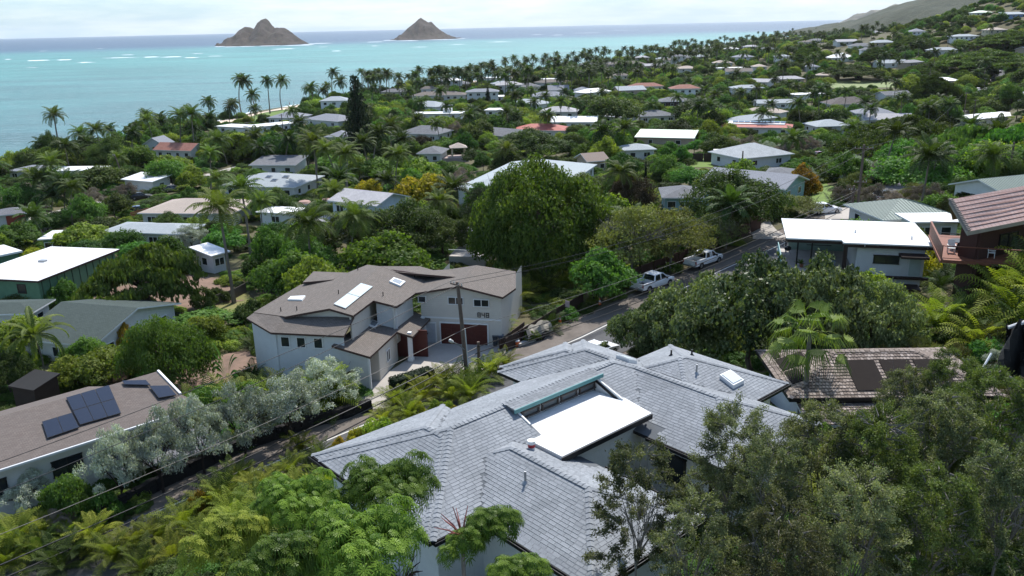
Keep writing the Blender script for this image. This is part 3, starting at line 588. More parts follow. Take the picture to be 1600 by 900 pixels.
def house(label, short, p1, p2, depth, storeys=1, kind='hip', s=.33, roof=None, wall=None, trim=None, ze=None, ov=.6, wins=None, cat='house', name='house', side_win=True, dang=0, seam=False, winm=None, base=3.2, prot=True, thick=.16, winw=1.3, Y=None):
    """a building whose front eave runs between photo pixels p1 -> p2; it extends `depth` m away from the camera"""
    roof = roof or GREYROOF; wall = wall or WHITE; trim = trim or WHITE
    if ze is None:
        mx_, my_ = (p1[0]+p2[0])/2, (p1[1]+p2[1])/2; yy = 30.
        while yy < 2400:
            w = U(mx_, my_, Y=yy)
            if w.z <= Gf(w.x, w.y+min(depth, 8)/2)+2.7*storeys+.15: break
            yy *= 1.004
        ze = w.z
        if yy > 330: Y = yy
    a, b = (U(*p1, ze), U(*p2, ze)) if not Y else (U(*p1, Y=Y), U(*p2, Y=Y))
    F = Frame(a.x, a.y, math.degrees(math.atan2(b.y-a.y, b.x-a.x))+dang); w = (b-a).length; gz = ze-2.7*storeys
    r = empty(name, F.W(w/2, depth/2, Gf(*F.W(w/2, depth/2)[:2])), label, cat)
    wb = MB(); box_walls(wb, F, ov, w-ov, ov, depth-ov, gz-base, ze-.08); gable_ends(wb, F, 0, w, 0, depth, ze, s, kind, ov); wb.build('wall', wall, r)
    fc = hipfacets(0, w, 0, depth, ze, s, kind); rb = MB(); roofmesh(rb, F, fc, thick); rf = rb.build('roof', [roof, trim], r)
    if seam: sb = MB(); seams(sb, F, fc, seam); tag(sb.build('seam', roof, rf), kind='stuff')
    nw = wins if wins is not None else max(2, int(w/3.2)); hh = 1.05
    for st in range(storeys):
        zc = ze-1.25-2.7*st
        for k in range(nw):
            p = ov+(w-2*ov)*(k+.5)/nw; ww = winw*(1+.35*((k*7+len(label)) % 3-1)*.5)
            window(r, F.W(p, ov-.02, zc), -F.Q, ww, hh, trim, winm, 2 if ww > 1.4 else 1)
        if side_win:
            n2 = max(1, int(depth/4.5)); right = (F.W(w, 0)-Vector((0, 0, 0))).x
            for k in range(n2):
                q = ov+(depth-2*ov)*(k+.5)/n2; sgn = -1 if F.W(w/2, 0).dot(F.P) > 0 else 1
                pp, nn = (ov-.02, -F.P) if sgn < 0 else (w-ov+.02, F.P); window(r, F.W(pp, q, zc), nn, 1.2, hh, trim, winm)
    FOOT.append([tuple(F.W(x, y))[:2] for x, y in ((0, 0), (w, 0), (w, depth), (0, depth))])
    c = F.W(w/2, 0, ze); q = PJ(c); LAND.append((short, q[0], q[1], (c.x, c.y)))
    if prot: protect([F.W(x, y, z) for x in (0, w) for y in (0, depth) for z in (ze,)]+[F.W(w/2, depth/2, ze+s*min(w, depth)/2), F.W(0, 0, ze-1.2), F.W(w, 0, ze-1.2)])
    return r, F, w, depth, ze
GREYROOF = roofmat('grey_shingle_roof', (.23, .23, .24), (.28, .28, .29), (.12, .12, .12))
BROWNROOF = roofmat('brown_shingle_roof', (.12, .096, .084), (.155, .128, .112), (.066, .054, .048), .3, .145, weather=(.115, .098, .088))
BR848 = roofmat('taupe_shingle_roof', (.125, .105, .09), (.17, .145, .126), (.06, .05, .043), .34, .16, weather=(.11, .098, .088))
TANROOF = roofmat('tan_shingle_roof', (.38, .315, .26), (.43, .355, .3), (.24, .2, .17), weather=(.3, .255, .22))
BLUEROOF = roofmat('blue_grey_roof', (.29, .32, .335), (.34, .365, .38), (.2, .22, .235), weather=(.25, .28, .29))
DKROOF = roofmat('dark_grey_roof', (.13, .135, .145), (.17, .175, .185), (.07, .07, .08))
SLATE = roofmat('slate_blue_roof', (.19, .20, .225), (.23, .24, .265), (.12, .12, .14), weather=(.17, .18, .20))
GRNSH = roofmat('dark_green_shingle_roof', (.04, .055, .05), (.058, .078, .07), (.02, .028, .026), weather=(.05, .066, .058))
REDROOF = mat('red_tile_roof', (.38, .10, .075), .7, .3, scale=1.2)
REDBRN = roofmat('red_brown_tile_roof', (.26, .115, .085), (.32, .15, .11), (.13, .06, .05), .3, .35)
GRNMET = mat('sage_green_metal_roof', (.20, .245, .21), .55, .2, scale=.4, col2=(.165, .205, .18), bump=.05)
PALEGRN = mat('pale_green_flat_roof', (.58, .66, .5), .6, .15, scale=.4)
GRNWALL = mat('green_painted_wall', (.10, .205, .125), .75, .25)
CREAM = mat('cream_wall', (.55, .48, .33), .8, .2)
TURQ = mat('turquoise_wall', (.27, .42, .42), .75, .2)
BRICKR = mat('brick_red_paint', (.30, .055, .035), .7, .25)
TEAL = mat('teal_trim_paint', (.10, .25, .25), .5, .15)
TANWALL = mat('tan_wall', (.42, .34, .26), .8, .2)
SOLAR = glassmat('solar_cell', (.008, .011, .022), .12)
SOLARF = mat('black_solar_frame', (.015, .015, .017), .4, .1)
# ------------------------------------------------------------------ the grey shingled house in front
SH = tonemat('grey_slate_shingle', (.19, .203, .216), (.213, .226, .24), (.24, .253, .267))
SHBASE = mat('grey_roof_deck', (.12, .13, .14), .9, .2)
S0 = .39; ZE = 21.8
FL = -1  # q is measured towards the camera's far side: q = -b
GR = [('hip', 13.6, 30.47, 19.6, 27.1), ('hip', 13.62, 20.2, 20.0, 27.7), ('hip', 15.6, 21.25, 14.3, 23.9), ('hip', 24.4, 30.5, 15.1, 28.8), ('hip', 24.87, 29.55, 22.0, 29.2), ('hip', 26.0, 33.2, 18.2, 25.07)]
gh = empty('house', GF.W(22, 22, 18.2), 'large grey shingle roofed house with a white flat roof panel, nearest the camera', 'house')
def hz_at(r, p, q): return ZE+S0*min(p-r[1], r[2]-p, q-r[3], r[4]-q) if (r[1] < p < r[2] and r[3] < q < r[4]) else -99
HOLE = (20.4, 25.02, 19.0, 22.97)
gm = MB(); gs = MB(); gc = MB(); gw = MB()
for i, r in enumerate(GR):
    fc = hipfacets(r[1], r[2], r[3], r[4], ZE, S0)
    out_ = []
    for poly, dn in fc:
        if i == 0 and dn == (0, -1):
            out_.append((clip(poly, (1, 0), HOLE[0]), dn)); out_.append((clip(poly, (-1, 0), -HOLE[1]), dn)); out_.append((clip(clip(clip(poly, (-1, 0), -HOLE[0]), (1, 0), HOLE[1]), (0, -1), -HOLE[3]), dn))
        else: out_.append((poly, dn))
    roofmesh(gm, GF, out_, .14)
    def keep(p, q, z, i=i):
        for j, o in enumerate(GR):
            if j != i and hz_at(o, p, q) > z-.004+(.003 if j < i else 0): return False
        if HOLE[0] < p < HOLE[1] and HOLE[2] < q < HOLE[3] and z < 23.2: return False
        return True
    shingles(gs, GF, out_, .145, .31, .009, keep=keep, jit=.012)
    for poly, dn in fc:                                     # caps on ridges and hips where this block is the upper surface
        for k in range(len(poly)):
            a, b = poly[k], poly[(k+1) % len(poly)]
            if abs(a[2]-ZE) < .01 and abs(b[2]-ZE) < .01: continue
            if (a[2], a[0], a[1]) > (b[2], b[0], b[1]): a, b = b, a
            n = max(1, int(math.dist(a, b)/.6))
            for t in range(n):
                A = [a[c]+(b[c]-a[c])*t/n for c in range(3)]; B = [a[c]+(b[c]-a[c])*(t+1)/n for c in range(3)]; M = [(A[c]+B[c])/2 for c in range(3)]
                if all(hz_at(o, M[0], M[1]) < M[2]+.02 for j, o in enumerate(GR) if j != i) and not (poly is fc[1][0] and abs(dn[1]) > 2):
                    if dn in ((0, -1), (0, 1)) or a[2] != b[2] or True:
                        if (round(M[0], 2), round(M[1], 2)) not in WCACHE: WCACHE[(round(M[0], 2), round(M[1], 2))] = 1; caps(gc, GF.W(*A), GF.W(*B), .25, .2)
    box_walls(gw, GF, r[1]+.55, r[2]-.55, r[3]+.55, r[4]-.55, 16.2 if i != 2 else 15.5, ZE-.12)
    FOOT.append([tuple(GF.W(x, y))[:2] for x, y in ((r[1], r[3]), (r[2], r[3]), (r[2], r[4]), (r[1], r[4]))])
rf = gm.build('roof', [SHBASE, BLACK], gh); tag(gs.build('shingle', SH, rf), kind='stuff'); tag(gc.build('ridge_cap', SH, rf), kind='stuff')
gw.build('wall', OFFWH, gh)
def gutter(a, b):
    m = MB(); a, b = Vector(a), Vector(b); d = (b-a).normalized(); n = Vector((d.y, -d.x, 0)); 
    for off, zz, w_, h_ in ((.02, -.07, .02, .13), (.13, -.07, .02, .13), (.075, -.13, .13, .02)): m.beam(a+n*off+Vector((0, 0, zz)), b+n*off+Vector((0, 0, zz)), w_, h_)
    return m.build('gutter', BLACK, gh)
for (p0, q0, p1, q1) in ((13.6, 27.7, 13.6, 19.62), (15.6, 19.6, 15.6, 14.3), (15.6, 14.3, 21.25, 14.3), (21.25, 14.3, 21.25, 19.0), (24.4, 19.4, 24.4, 15.1), (13.6, 19.6, 15.55, 19.6), (30.5, 18.2, 33.2, 18.2), (24.87, 29.2, 24.87, 27.2)):
    gutter(GF.W(p0, q0, ZE), GF.W(p1, q1, ZE))
# flat roof with the clerestory behind it
m = MB(); FZ = 22.55
def prism(mb, pq, z0, z1, mi=0): mb.slab([GF.W(p, q, z1) for p, q in pq], z1-z0, mi)
prism(m, [(19.75, 19.7), (25.0, 19.7), (25.35, 21.55), (24.98, 21.6), (24.98, 22.93), (20.44, 22.93), (20.44, 21.65), (19.75, 21.65)], FZ-.16, FZ); m.build('flat_roof', WHITEROOF, gh)
m = MB(); m.beam(GF.W(19.7, 19.66, FZ-.13), GF.W(25.0, 19.66, FZ-.13), .05, .22); m.beam(GF.W(19.8, 19.95, FZ-.34), GF.W(25.0, 19.95, FZ-.34), .08, .14)
for k in range(9): m.beam(GF.W(20+k*.6, 19.7, FZ-.24), GF.W(20+k*.6, 20.4, FZ-.24), .06, .1)
m.build('fascia', BLACK, gh)
m = MB(); m.box(GF.W(22.71, 23.0, 22.88), (4.66, .1, .66), GF.P); m.build('clerestory_wall', WHITE, gh)
m = MB()   # dormer roof from the ridge to the teal board, cheeks
m.slab([GF.W(20.1, 22.74, 23.28), GF.W(25.3, 22.74, 23.28), GF.W(25.3, 23.42, 23.36), GF.W(20.1, 23.42, 23.36)], .08); dr = m.build('dormer_roof', [SHBASE], gh)
m = MB(); shingles(m, GF, [([(20.1, 22.74, 23.282), (25.3, 22.74, 23.282), (25.3, 23.36, 23.355), (20.1, 23.36, 23.355)], (0, -1))], .145, .31, .012); tag(m.build('shingle', SH, dr), kind='stuff')
m = MB(); caps(m, GF.W(20.05, 23.38, 23.34), GF.W(25.35, 23.38, 23.34), .25, .2); tag(m.build('ridge_cap', SH, dr), kind='stuff')
m = MB(); m.beam(GF.W(20.08, 22.71, 23.22), GF.W(25.34, 22.71, 23.22), .05, .17); m.build('fascia', TEAL, gh)
for p in (20.32, 25.06):
    m = MB(); m.slab([GF.W(p, 22.8, 23.16), GF.W(p+.06, 22.8, 23.16), GF.W(p+.06, 23.2, 23.2), GF.W(p, 23.2, 23.2)], .6)
    q0_ = 22.1 if p < 21 else 21.35; A = [GF.W(p, q0_, 22.5), GF.W(p, 22.9, 22.5), GF.W(p, 22.9, 23.14), GF.W(p, q0_, 22.62 if p > 21 else 22.84)]; B = [v+GF.P*.07 for v in A]; m.face(A); m.face(B[::-1])
    for i in range(4): m.face([A[i], B[i], B[(i+1) % 4], A[(i+1) % 4]])
    tag(m.build('cheek', WHITE, gh), kind='stuff')
for k in range(4): window(gh, GF.W(21.12+k*1.13, 22.92, 22.82), -GF.Q, .9, .28, mat('bronze_frame', (.06, .05, .045), .5), glassmat('clerestory_glass', (.10, .11, .11), .1) if 'clerestory_glass' not in MATS else MATS['clerestory_glass'])
m = MB(); m.box(GF.W(22.9, 20.25, 20.2), (3.7, .18, 4.4), GF.P); m.build('wall', OFFWH, gh)
window(gh, GF.W(24.93, 17.3+1.2, 20.5), -GF.P, 1.3, 1.25, BLACK)
window(gh, GF.W(24.93, 16.2, 20.5), -GF.P, .8, 1.2, BLACK)
# courtyard lower roof beside wing one
def roofz(p, q): return max(hz_at(r, p, q) for r in GR)
def vent(p, q, h=.45, r=.045, zz=None):
    m = MB(); z = roofz(p, q); c = GF.W(p, q, z); m.tube([c-Vector((0, 0, .05)), c+Vector((0, 0, h))], r, 8); m.tube([c-Vector((0, 0, .02)), c+Vector((0, 0, .09))], [.14, .05], 8); m.build('vent_pipe', GREYMETAL if random.random() < .5 else BLACK, gh)
vent(17.5, 19.3); vent(29.3, 20.6); vent(30.3, 22.8, .3); vent(31.4, 22.4, .3)
def skylight(p0, p1, q0, q1):
    zs = [roofz(p, q) for p in (p0, p1) for q in (q0, q1)]; m = MB(); P = [GF.W(p, q, roofz(p, q)) for p, q in ((p0, q0), (p1, q0), (p1, q1), (p0, q1))]; up = Vector((0, 0, .2))
    T = [a+up for a in P]; B = [a-up*.3 for a in P]; m.face(T)
    for i in range(4): m.face([B[i], B[(i+1) % 4], T[(i+1) % 4], T[i]])
    f = m.build('skylight', WHITE, gh); g = MB(); c = sum(T, Vector((0, 0, 0)))/4; I = [c+(t-c)*.82 for t in T]; g.slab([a+Vector((0, 0, .035)) for a in I], .03)
    g.build('pane', glassmat('skylight_dome', (.55, .6, .62), .25) if 'skylight_dome' not in MATS else MATS['skylight_dome'], f)
skylight(30.1, 30.95, 19.15, 19.9); skylight(28.0, 28.6, 23.5, 24.3)
m = MB(); c = GF.W(19.3, 20.9, roofz(19.3, 20.9)); 
bk = empty('bucket', c, 'white and red plastic bucket standing on the grey shingle roof', 'bucket')
pr_ = [(0, .13), (.1, .137), (.101, .138), (.24, .147), (.241, .148), (.36, .155)]
for (i0, i1, mm, nm) in ((0, 1, WHITE, 'base_band'), (2, 3, mat('red_label', (.45, .05, .06), .5), 'label_band'), (4, 5, WHITE, 'rim_band')):
    m = MB(); m.tube([c+Vector((0, 0, pr_[i0][0])), c+Vector((0, 0, pr_[i1][0]))], [pr_[i0][1], pr_[i1][1]], 14); m.build(nm, mm, bk, smooth=False)
m = MB(); m.tube([c+Vector((0, 0, .36)), c+Vector((0, 0, .385))], .162, 14); m.build('lid', WHITE, bk)
protect([GF.W(p, q, z) for p in (15, 26) for q in (19, 27) for z in (22.5,)]); LAND.append(('the grey shingle roof', 850, 640, (GF.W(22, 22).x, GF.W(22, 22).y)))
protect([GF.W(p, q, 22) for p in (25, 32) for q in (19, 28)])
# ------------------------------------------------------------------ the taupe house numbered 848
F8 = Frame(-9.5, 77.3, -11.5)
h8 = empty('house', F8.W(0, -3, 8), 'pale two storey house with taupe roofs, red garage door and the number 848', 'house')
def onplane(px, py, z0, p0, sp, sq=0., q0=0., F=F8):
    """point of a roof plane z = z0 + sp*(p-p0) + sq*(q-q0) seen through a pixel"""
    z = z0
    for _ in range(30):
        w = U(px, py, z); p, q = F.L(w); z = .4*z+.6*(z0+sp*(p-p0)+sq*(q-q0))
    return U(px, py, z)
def roofpoly(parent, pts, m, side=BROWNTRIM if 'BROWNTRIM' in globals() else None, thick=.2, F=F8, dn=(0, -1), name='roof_plane'):
    mb = MB(); u = F.P*(-dn[1])+F.Q*dn[0]; d = F.P*dn[0]+F.Q*dn[1]
    mb.slab(pts, thick, 0, lambda w: (w.dot(u)+300, -w.dot(d)*1.05+300), 1); return mb.build(name, [m, side], parent)
BROWNTRIM = mat('dark_brown_fascia', (.07, .038, .03), .6, .3)
pr8 = F8.L(U(514, 482, 14.5))[0]
ridgeP = F8.L(U(514, 482, 14.5))
M1 = lambda x, y: onplane(x, y, 14.5, pr8, -.25); M0 = lambda x, y: onplane(x, y, 14.5, pr8, .2)
top = U(595, 416, 14.5)
e3, pk2, ev2, gl = M1(552, 493), M1(583.4, 469.5), M1(620, 478.7), M1(649, 458)
def lift(v, dz): return Vector((v.x, v.y, v.z+dz))
rpm = empty
roofpoly(h8, [U(514, 482, 14.5), e3, pk2, ev2, gl, M1(668, 452), M1(712, 437), M1(617, 423), top], BR848, BROWNTRIM, dn=(1, 0))
roofpoly(h8, [lift(U(514, 482, 14.5), -.005), lift(top, -.005), M0(574, 413.5), M0(543, 426), M0(469, 445), M0(396, 488), M0(446, 494.5)], BR848, BROWNTRIM, dn=(-1, 0))
pg8 = F8.L(U(717, 447, 14.25))[0]; ple = F8.L(U(649, 458, 13.3))[0]; s8 = (14.25-13.3)/(pg8-ple)
Gl = lambda x, y: onplane(x, y, 14.25, pg8, s8); Gr = lambda x, y: onplane(x, y, 14.25, pg8, -s8)
rb8 = U(745, 414.4, 14.25); gpk = U(717, 447, 14.25)
roofpoly(h8, [lift(Gl(649, 458), .012), lift(gpk, .012), lift(rb8, .012), Gl(702, 421)+Vector((0, 0, .012)), Gl(640, 428)+Vector((0, 0, .012))], BR848, BROWNTRIM, dn=(-1, 0))
roofpoly(h8, [gpk, Gr(785.5, 464.3), Gr(806, 450), Gr(806, 424), rb8], BR848, BROWNTRIM, dn=(1, 0))
bl = [U(595, 416, 14.5), M1(617, 425), onplane(716, 433, 14.2, pg8, s8)]
roofpoly(h8, [lift(top, .01), lift(M1(617, 425), .02), lift(U(716, 433, 14.0), 0), lift(U(702, 421, 13.7), 0), U(687, 425, 13.3), U(656, 416, 13.6)], BR848, BROWNTRIM, dn=(0, 1))
roofpoly(h8, [U(473, 441, 13.4), U(490, 424, 13.2), U(543, 426, 13.5), U(519, 437, 13.7)], BR848, BROWNTRIM, dn=(0, 1))
# skirt roof on the left, sloping to the camera
sk = [U(385, 497, 13.1), U(423, 519.5, 12.75), U(537.5, 524.7, 12.75), U(553.5, 494.3, 13.62), U(446, 495.5, 13.5), U(396, 489, 13.3)]
mb = MB(); mb.slab([sk[0], sk[1], sk[5]], .18, 0, lambda w: (w.x, w.y), 1); mb.slab([sk[1], sk[2], sk[3], sk[4]], .18, 0, lambda w: (w.dot(F8.P)+300, w.dot(F8.Q)*1.05+300), 1); mb.slab([sk[1], sk[4], sk[5]], .18, 0, lambda w: (w.dot(F8.P)+300, w.dot(F8.Q)*1.05+300), 1)
mb.build('roof_plane', [BR848, BROWNTRIM], h8)
# entry wing, one plane falling to the right
pe = F8.L(U(518, 540, 11.8))[0]; PE = lambda x, y: onplane(x, y, 11.8, pe, -.22)
ent = [PE(579.5, 492), PE(518, 540), PE(578, 557.5), PE(620, 518.5), PE(645, 526), PE(673, 497), PE(638.5, 484), PE(617.5, 504)]
mb = MB(); uvf = lambda w: (w.dot(F8.Q)+300, -w.dot(F8.P)*1.03+300)
mb.slab([ent[0], ent[1], ent[2], ent[3], ent[7]], .2, 0, uvf, 1); mb.slab([ent[7], ent[3], ent[4], ent[5], ent[6]], .2, 0, uvf, 1); mb.build('roof_plane', [BR848, BROWNTRIM], h8)
def vwall(parent, A, B, za, zb, bot, inset=0., m=WARMGREY, name='wall', t=.14, end=0.):
    """wall under the line A-B (tops za, zb), pushed back by inset"""
    A, B = Vector(A), Vector(B); d = (B-A); d.z = 0; d.normalize(); n = Vector((-d.y, d.x, 0))
    if n.y < 0: n = -n
    A = A+n*inset+d*end; B = B+n*inset-d*end; mb = MB()
    P = [Vector((A.x, A.y, bot)), Vector((B.x, B.y, bot)), Vector((B.x, B.y, zb)), Vector((A.x, A.y, za))]; Q = [p+n*t for p in P]
    mb.face(P); mb.face(Q[::-1])
    for i in range(4): mb.face([P[(i+1) % 4], P[i], Q[i], Q[(i+1) % 4]])
    return mb.build(name, m, parent), A, B, d, n
# clapboard courses are real: thin laps on the gable wall
gR8 = Gr(785.5, 464.3); gL8 = Gl(649, 458)
fa = F8.W(0, 0); A_, B_ = Vector(gL8), Vector(gR8)
mb = MB(); q8 = .55
pL, qL = F8.L(A_); pR, qR = F8.L(B_); qw = (qL+qR)/2+q8
def g8(p): return 14.25-s8*abs(p-pg8)-.22
mb.face([F8.W(pL+.35, qw, 7.6), F8.W(pR-.35, qw, 7.6), F8.W(pR-.35, qw, g8(pR-.35)), F8.W(pg8, qw, g8(pg8)), F8.W(pL+.35, qw, g8(pL+.35))])
for sgn in (pL+.35, pR-.35): mb.face([F8.W(sgn, qw, 7.6), F8.W(sgn, qw+11, 7.6), F8.W(sgn, qw+11, g8(sgn)), F8.W(sgn, qw, g8(sgn))])
mb.build('wall', WARMGREY, h8)
lap = MB(); z = 10.9
while z < 13.9:
    half = min((14.05-z-.1)/s8, 99); a, b = max(pL+.36, pg8-half), min(pR-.36, pg8+half)
    if b > a: lap.box(F8.W((a+b)/2, qw-.012, z), (b-a, .024, .03), F8.P)
    z += .2
tag(lap.build('clapboard', WARMGREY, h8), kind='stuff')
m = MB(); m.box(F8.W((pL+pR)/2, qw-.03, 10.72), (pR-pL-.7, .06, .16), F8.P); m.build('trim_band', WHITE, h8)
gp = lambda x, y, z=8.: F8.L(U(x, y, z))
ga, gb = gp(691.5, 535)[0], gp(765.5, 535.5)[0]
def dooron(parent, F, p0, p1, q, z0, z1, m, name, fr=WHITE, panels=(4, 4), handle=None):
    f = MB(); w = p1-p0; c = (p0+p1)/2
    f.box(F.W(c, q-.02, z1+.06), (w+.24, .1, .12), F.P)
    for p in (p0-.06, p1+.06): f.box(F.W(p, q-.02, (z0+z1)/2), (.12, .1, z1-z0), F.P)
    d = MB(); d.box(F.W(c, q+.03, (z0+z1)/2), (w, .08, z1-z0), F.P)
    dd = d.build(name, m, parent); f.build('frame', fr, dd)
    for i in range(panels[0]):
        for j in range(panels[1]):
            k = MB(); k.box(F.W(p0+w*(i+.5)/panels[0], q-.018, z0+(z1-z0)*(j+.5)/panels[1]), (w/panels[0]*.86, .03, (z1-z0)/panels[1]*.8), F.P); k.build('panel', m, dd)
    if handle is not None: k = MB(); k.box(F.W(handle, q-.07, z0+1.), (.08, .08, .12), F.P); k.build('handle', BLACK, dd)
dooron(h8, F8, ga, gb, qw-.05, 8.02, 10.2, GARAGE, 'garage_door', panels=(4, 4))
da = gp(672, 530)[0]; dooron(h8, F8, da, da+.92, qw-.05, 8.02, 10.1, mat('pale_blue_door', (.5, .53, .56), .5), 'door', panels=(1, 2), handle=da+.12)
for (x, y, w_, h_) in ((659.5, 467.5, .75, .62), (712, 470, 1.5, .72), (752, 473.5, 1.5, .72)):
    p, q = gp(x, y, 12.2); w = F8.W(p, qw-.02); 
    z = 12.2
    for _ in range(20):
        pp = PJ((w.x, w.y, z)); z += (pp[1]-y)*.03
        c = U(x, y, z); p = F8.L(c)[0]; w = F8.W(p, qw-.03)
    window(h8, (w.x, w.y, z), -F8.Q, w_, h_, WHITE, None, 2 if w_ > 1 else 1)
# house number, three raised digits
def digit(mb, F, p, q, z, ch, h=.42, w=.25, t=.07):
    seg = {'8': 'abcdefg', '4': 'fgbc'}[ch]; hh = h/2
    S = {'a': ((0, h), (w, h)), 'b': ((w, h), (w, hh)), 'c': ((w, hh), (w, 0)), 'd': ((0, 0), (w, 0)), 'e': ((0, 0), (0, hh)), 'f': ((0, hh), (0, h)), 'g': ((0, hh), (w, hh))}
    for s in seg: (a, b), (c, d) = S[s]; mb.box(F.W(p+(a+c)/2, q, z+(b+d)/2), (abs(a-c)+t, .03, abs(b-d)+t), F.P)
pn = gp(747, 496, 10.9)[0]
for k, ch in enumerate('848'): m = MB(); digit(m, F8, pn+k*.42, qw-.03, 10.98, ch); m.build('house_number_digit', BLACK, h8)
# walls under the other eaves
vwall(h8, M1(552, 493), pk2, e3.z-.2, pk2.z-.2, 9.5, -.0+.35, end=.2)
vwall(h8, pk2, ev2, pk2.z-.2, ev2.z-.2, 10, .3, end=.15, m=PALEGREY)
vwall(h8, ev2, gl, ev2.z-.2, gl.z-.2, 9.5, .0+.35, m=OFFWH)
# gable under the big ridge, above the skirt roof
q0 = F8.L(U(514, 482, 14.5))[1]+.5; mb = MB(); pa, pb = F8.L(M0(446, 494.5))[0]+.5, F8.L(e3)[0]-.4
mb.face([F8.W(pa, q0, 13.3), F8.W(pb, q0, 13.3), F8.W(pb, q0, 14.5-.25*(pb-pr8)-.21), F8.W(pr8, q0, 14.28), F8.W(pa, q0, 14.5-.2*(pr8-pa)-.21)])
mb.face([F8.W(pb, q0, 9), F8.W(pb, q0+9, 9), F8.W(pb, q0+9, 14.5-.25*(pb-pr8)-.21), F8.W(pb, q0, 14.5-.25*(pb-pr8)-.21)]); mb.build('wall', WARMGREY, h8)
_, wa, wb_, wd, wnn = vwall(h8, sk[1], sk[2], 12.6, 12.6, 6.2, .5, end=.3, m=PALEGREY)
L_ = (wb_-wa).length
for t in (.12, .36, .62): c = wa.lerp(wb_, t); window(h8, (c.x-wnn.x*.01, c.y-wnn.y*.01, 11.75), -wnn, .8, .95, WHITE)
vwall(h8, sk[0], sk[1], 12.9, 12.6, 6.2, .45, end=.05, m=PALEGREY)
# entry wing walls, post, recess
_, wa, wb_, wd, wnn = vwall(h8, ent[1], ent[2], ent[1].z-.2, ent[2].z-.2, 6.8, .35, m=PALEGREY, end=.25)
p1, q1 = F8.L(ent[2]); 
m = MB(); m.box(F8.W(p1-.25, q1+.3, 9.3), (.18, .18, 3.3), F8.P); m.build('corner_post', WHITE, h8)
p2 = F8.L(U(600.5, 583.7, 8))[0]
m = MB(); m.box(F8.W((p1+p2)/2-.6, q1+2.2, 9.2), (abs(p2-p1)+1.2, .15, 3.6), F8.P); m.build('wall', WARMGREY, h8)
q3 = F8.L(ent[3])[1]
m = MB(); m.box(F8.W(p2, (q1+2.2+q3+.6)/2, 9.3), (.15, q3-q1-1.4, 3.2), F8.P); m.build('wall', WARMGREY, h8)
window(h8, F8.W(p2+.1, (q1+q3)/2+1.2, 9.4), F8.P, .9, 1.1, WHITE, None, 2)
m = MB(); m.box(F8.W(p2+1.3, q3+1.6, 9.2), (3.0, .12, 2.9), F8.P); m.build('entry_screen', GARAGE, h8)
for x, y in ((642.5, 563), (663, 537)):
    c = U(x, y, 8.); m = MB(); m.box((c.x, c.y, 9.4), (.36, .36, 2.9), F8.P); m.box((c.x, c.y, 8.12), (.5, .5, .3), F8.P); m.box((c.x, c.y, 10.55), (.48, .48, .14), F8.P); m.build('column', WHITE, h8)
def panelon(parent, pl, corners, th, m, fr, name, inset=.05):
    P = [pl(*c) for c in corners]; n = (P[1]-P[0]).cross(P[2]-P[1]).normalized(); n = n if n.z > 0 else -n
    mb = MB(); T = [p+n*th for p in P]; mb.face(T if (T[1]-T[0]).cross(T[2]-T[1]).z > 0 else T[::-1])
    for i in range(4): mb.face([P[i]-n*.05, P[(i+1) % 4]-n*.05, T[(i+1) % 4], T[i]])
    f = mb.build(name, fr, parent); c = sum(T, Vector((0, 0, 0)))/4; k = MB(); I = [c+(t-c)*(1-inset)+n*.012 for t in T]; k.face(I if (I[1]-I[0]).cross(I[2]-I[1]).z > 0 else I[::-1]); k.build('pane', m, f); return f
PALEPANEL = glassmat('pale_solar_water_glass', (.48, .62, .64), .2)
zq = lambda X, Y: (380+X/3.81, 400+Y/3.81)
panelon(h8, M1, [zq(538, 292), zq(620, 230), zq(690, 252), zq(608, 318)], .12, PALEPANEL, GREYMETAL, 'solar_water_panel'); panelon(h8, M1, [zq(622, 228), zq(700, 168), zq(770, 188), zq(692, 250)], .12, PALEPANEL, GREYMETAL, 'solar_water_panel')
SKYD = MATS['skylight_dome']; SMOKE = glassmat('smoked_skylight', (.25, .27, .28), .2)
panelon(h8, M1, [zq(868, 158), zq(895, 136), zq(965, 160), zq(935, 186)], .18, SMOKE, WHITE, 'skylight', .3); panelon(h8, PE, [zq(740, 415), zq(768, 384), zq(812, 400), zq(785, 432)], .12, SMOKE, WHITE, 'skylight', .3)
panelon(h8, M0, [zq(266, 266), zq(285, 247), zq(372, 243), zq(352, 268)], .15, mat('skylight_white', (.75, .75, .75), .3), WHITE, 'skylight', .15)
for pl, x, y in ((M0, 320, 325), (M0, 568, 225), (M0, 683, 85), (M1, 833, 237), (M1, 1020, 128), (M0, 225, 330)):
    c = pl(*zq(x, y)); m = MB(); m.tube([c-Vector((0, 0, .1)), c+Vector((0, 0, .4))], .05, 6); m.build('vent_pipe', BLACK, h8)
for x, y in ((225, 415), (378, 428), (518, 438)):
    u_ = U(*zq(x, y), 11.9); m = MB(); m.tube([u_-Vector((0, 0, .2)), u_+Vector((0, 0, .4))], .05, 6); m.build('vent_pipe', BLACK, h8)
def foot(*c): FOOT.append([tuple(v)[:2] for v in c])
foot(sk[1], ent[1], ent[2], ent[4], F8.W(pL, qw), F8.W(pR+1, qw), F8.W(pR+1, qw+10), F8.W(pL, qw+12), F8.W(pL-9, qw+10), M0(469, 445), M0(396, 488))
protect([M0(396, 488), M1(617, 425), ent[1], Vector((ent[2].x, ent[2].y, 8.5))]); protect([Vector((*F8.W(pL, qw)[:2], 8)), Vector((*F8.W(pR, qw)[:2], 8)), gpk]); LAND.append(('the taupe house numbered 848', 600, 480, (-10, 77)))
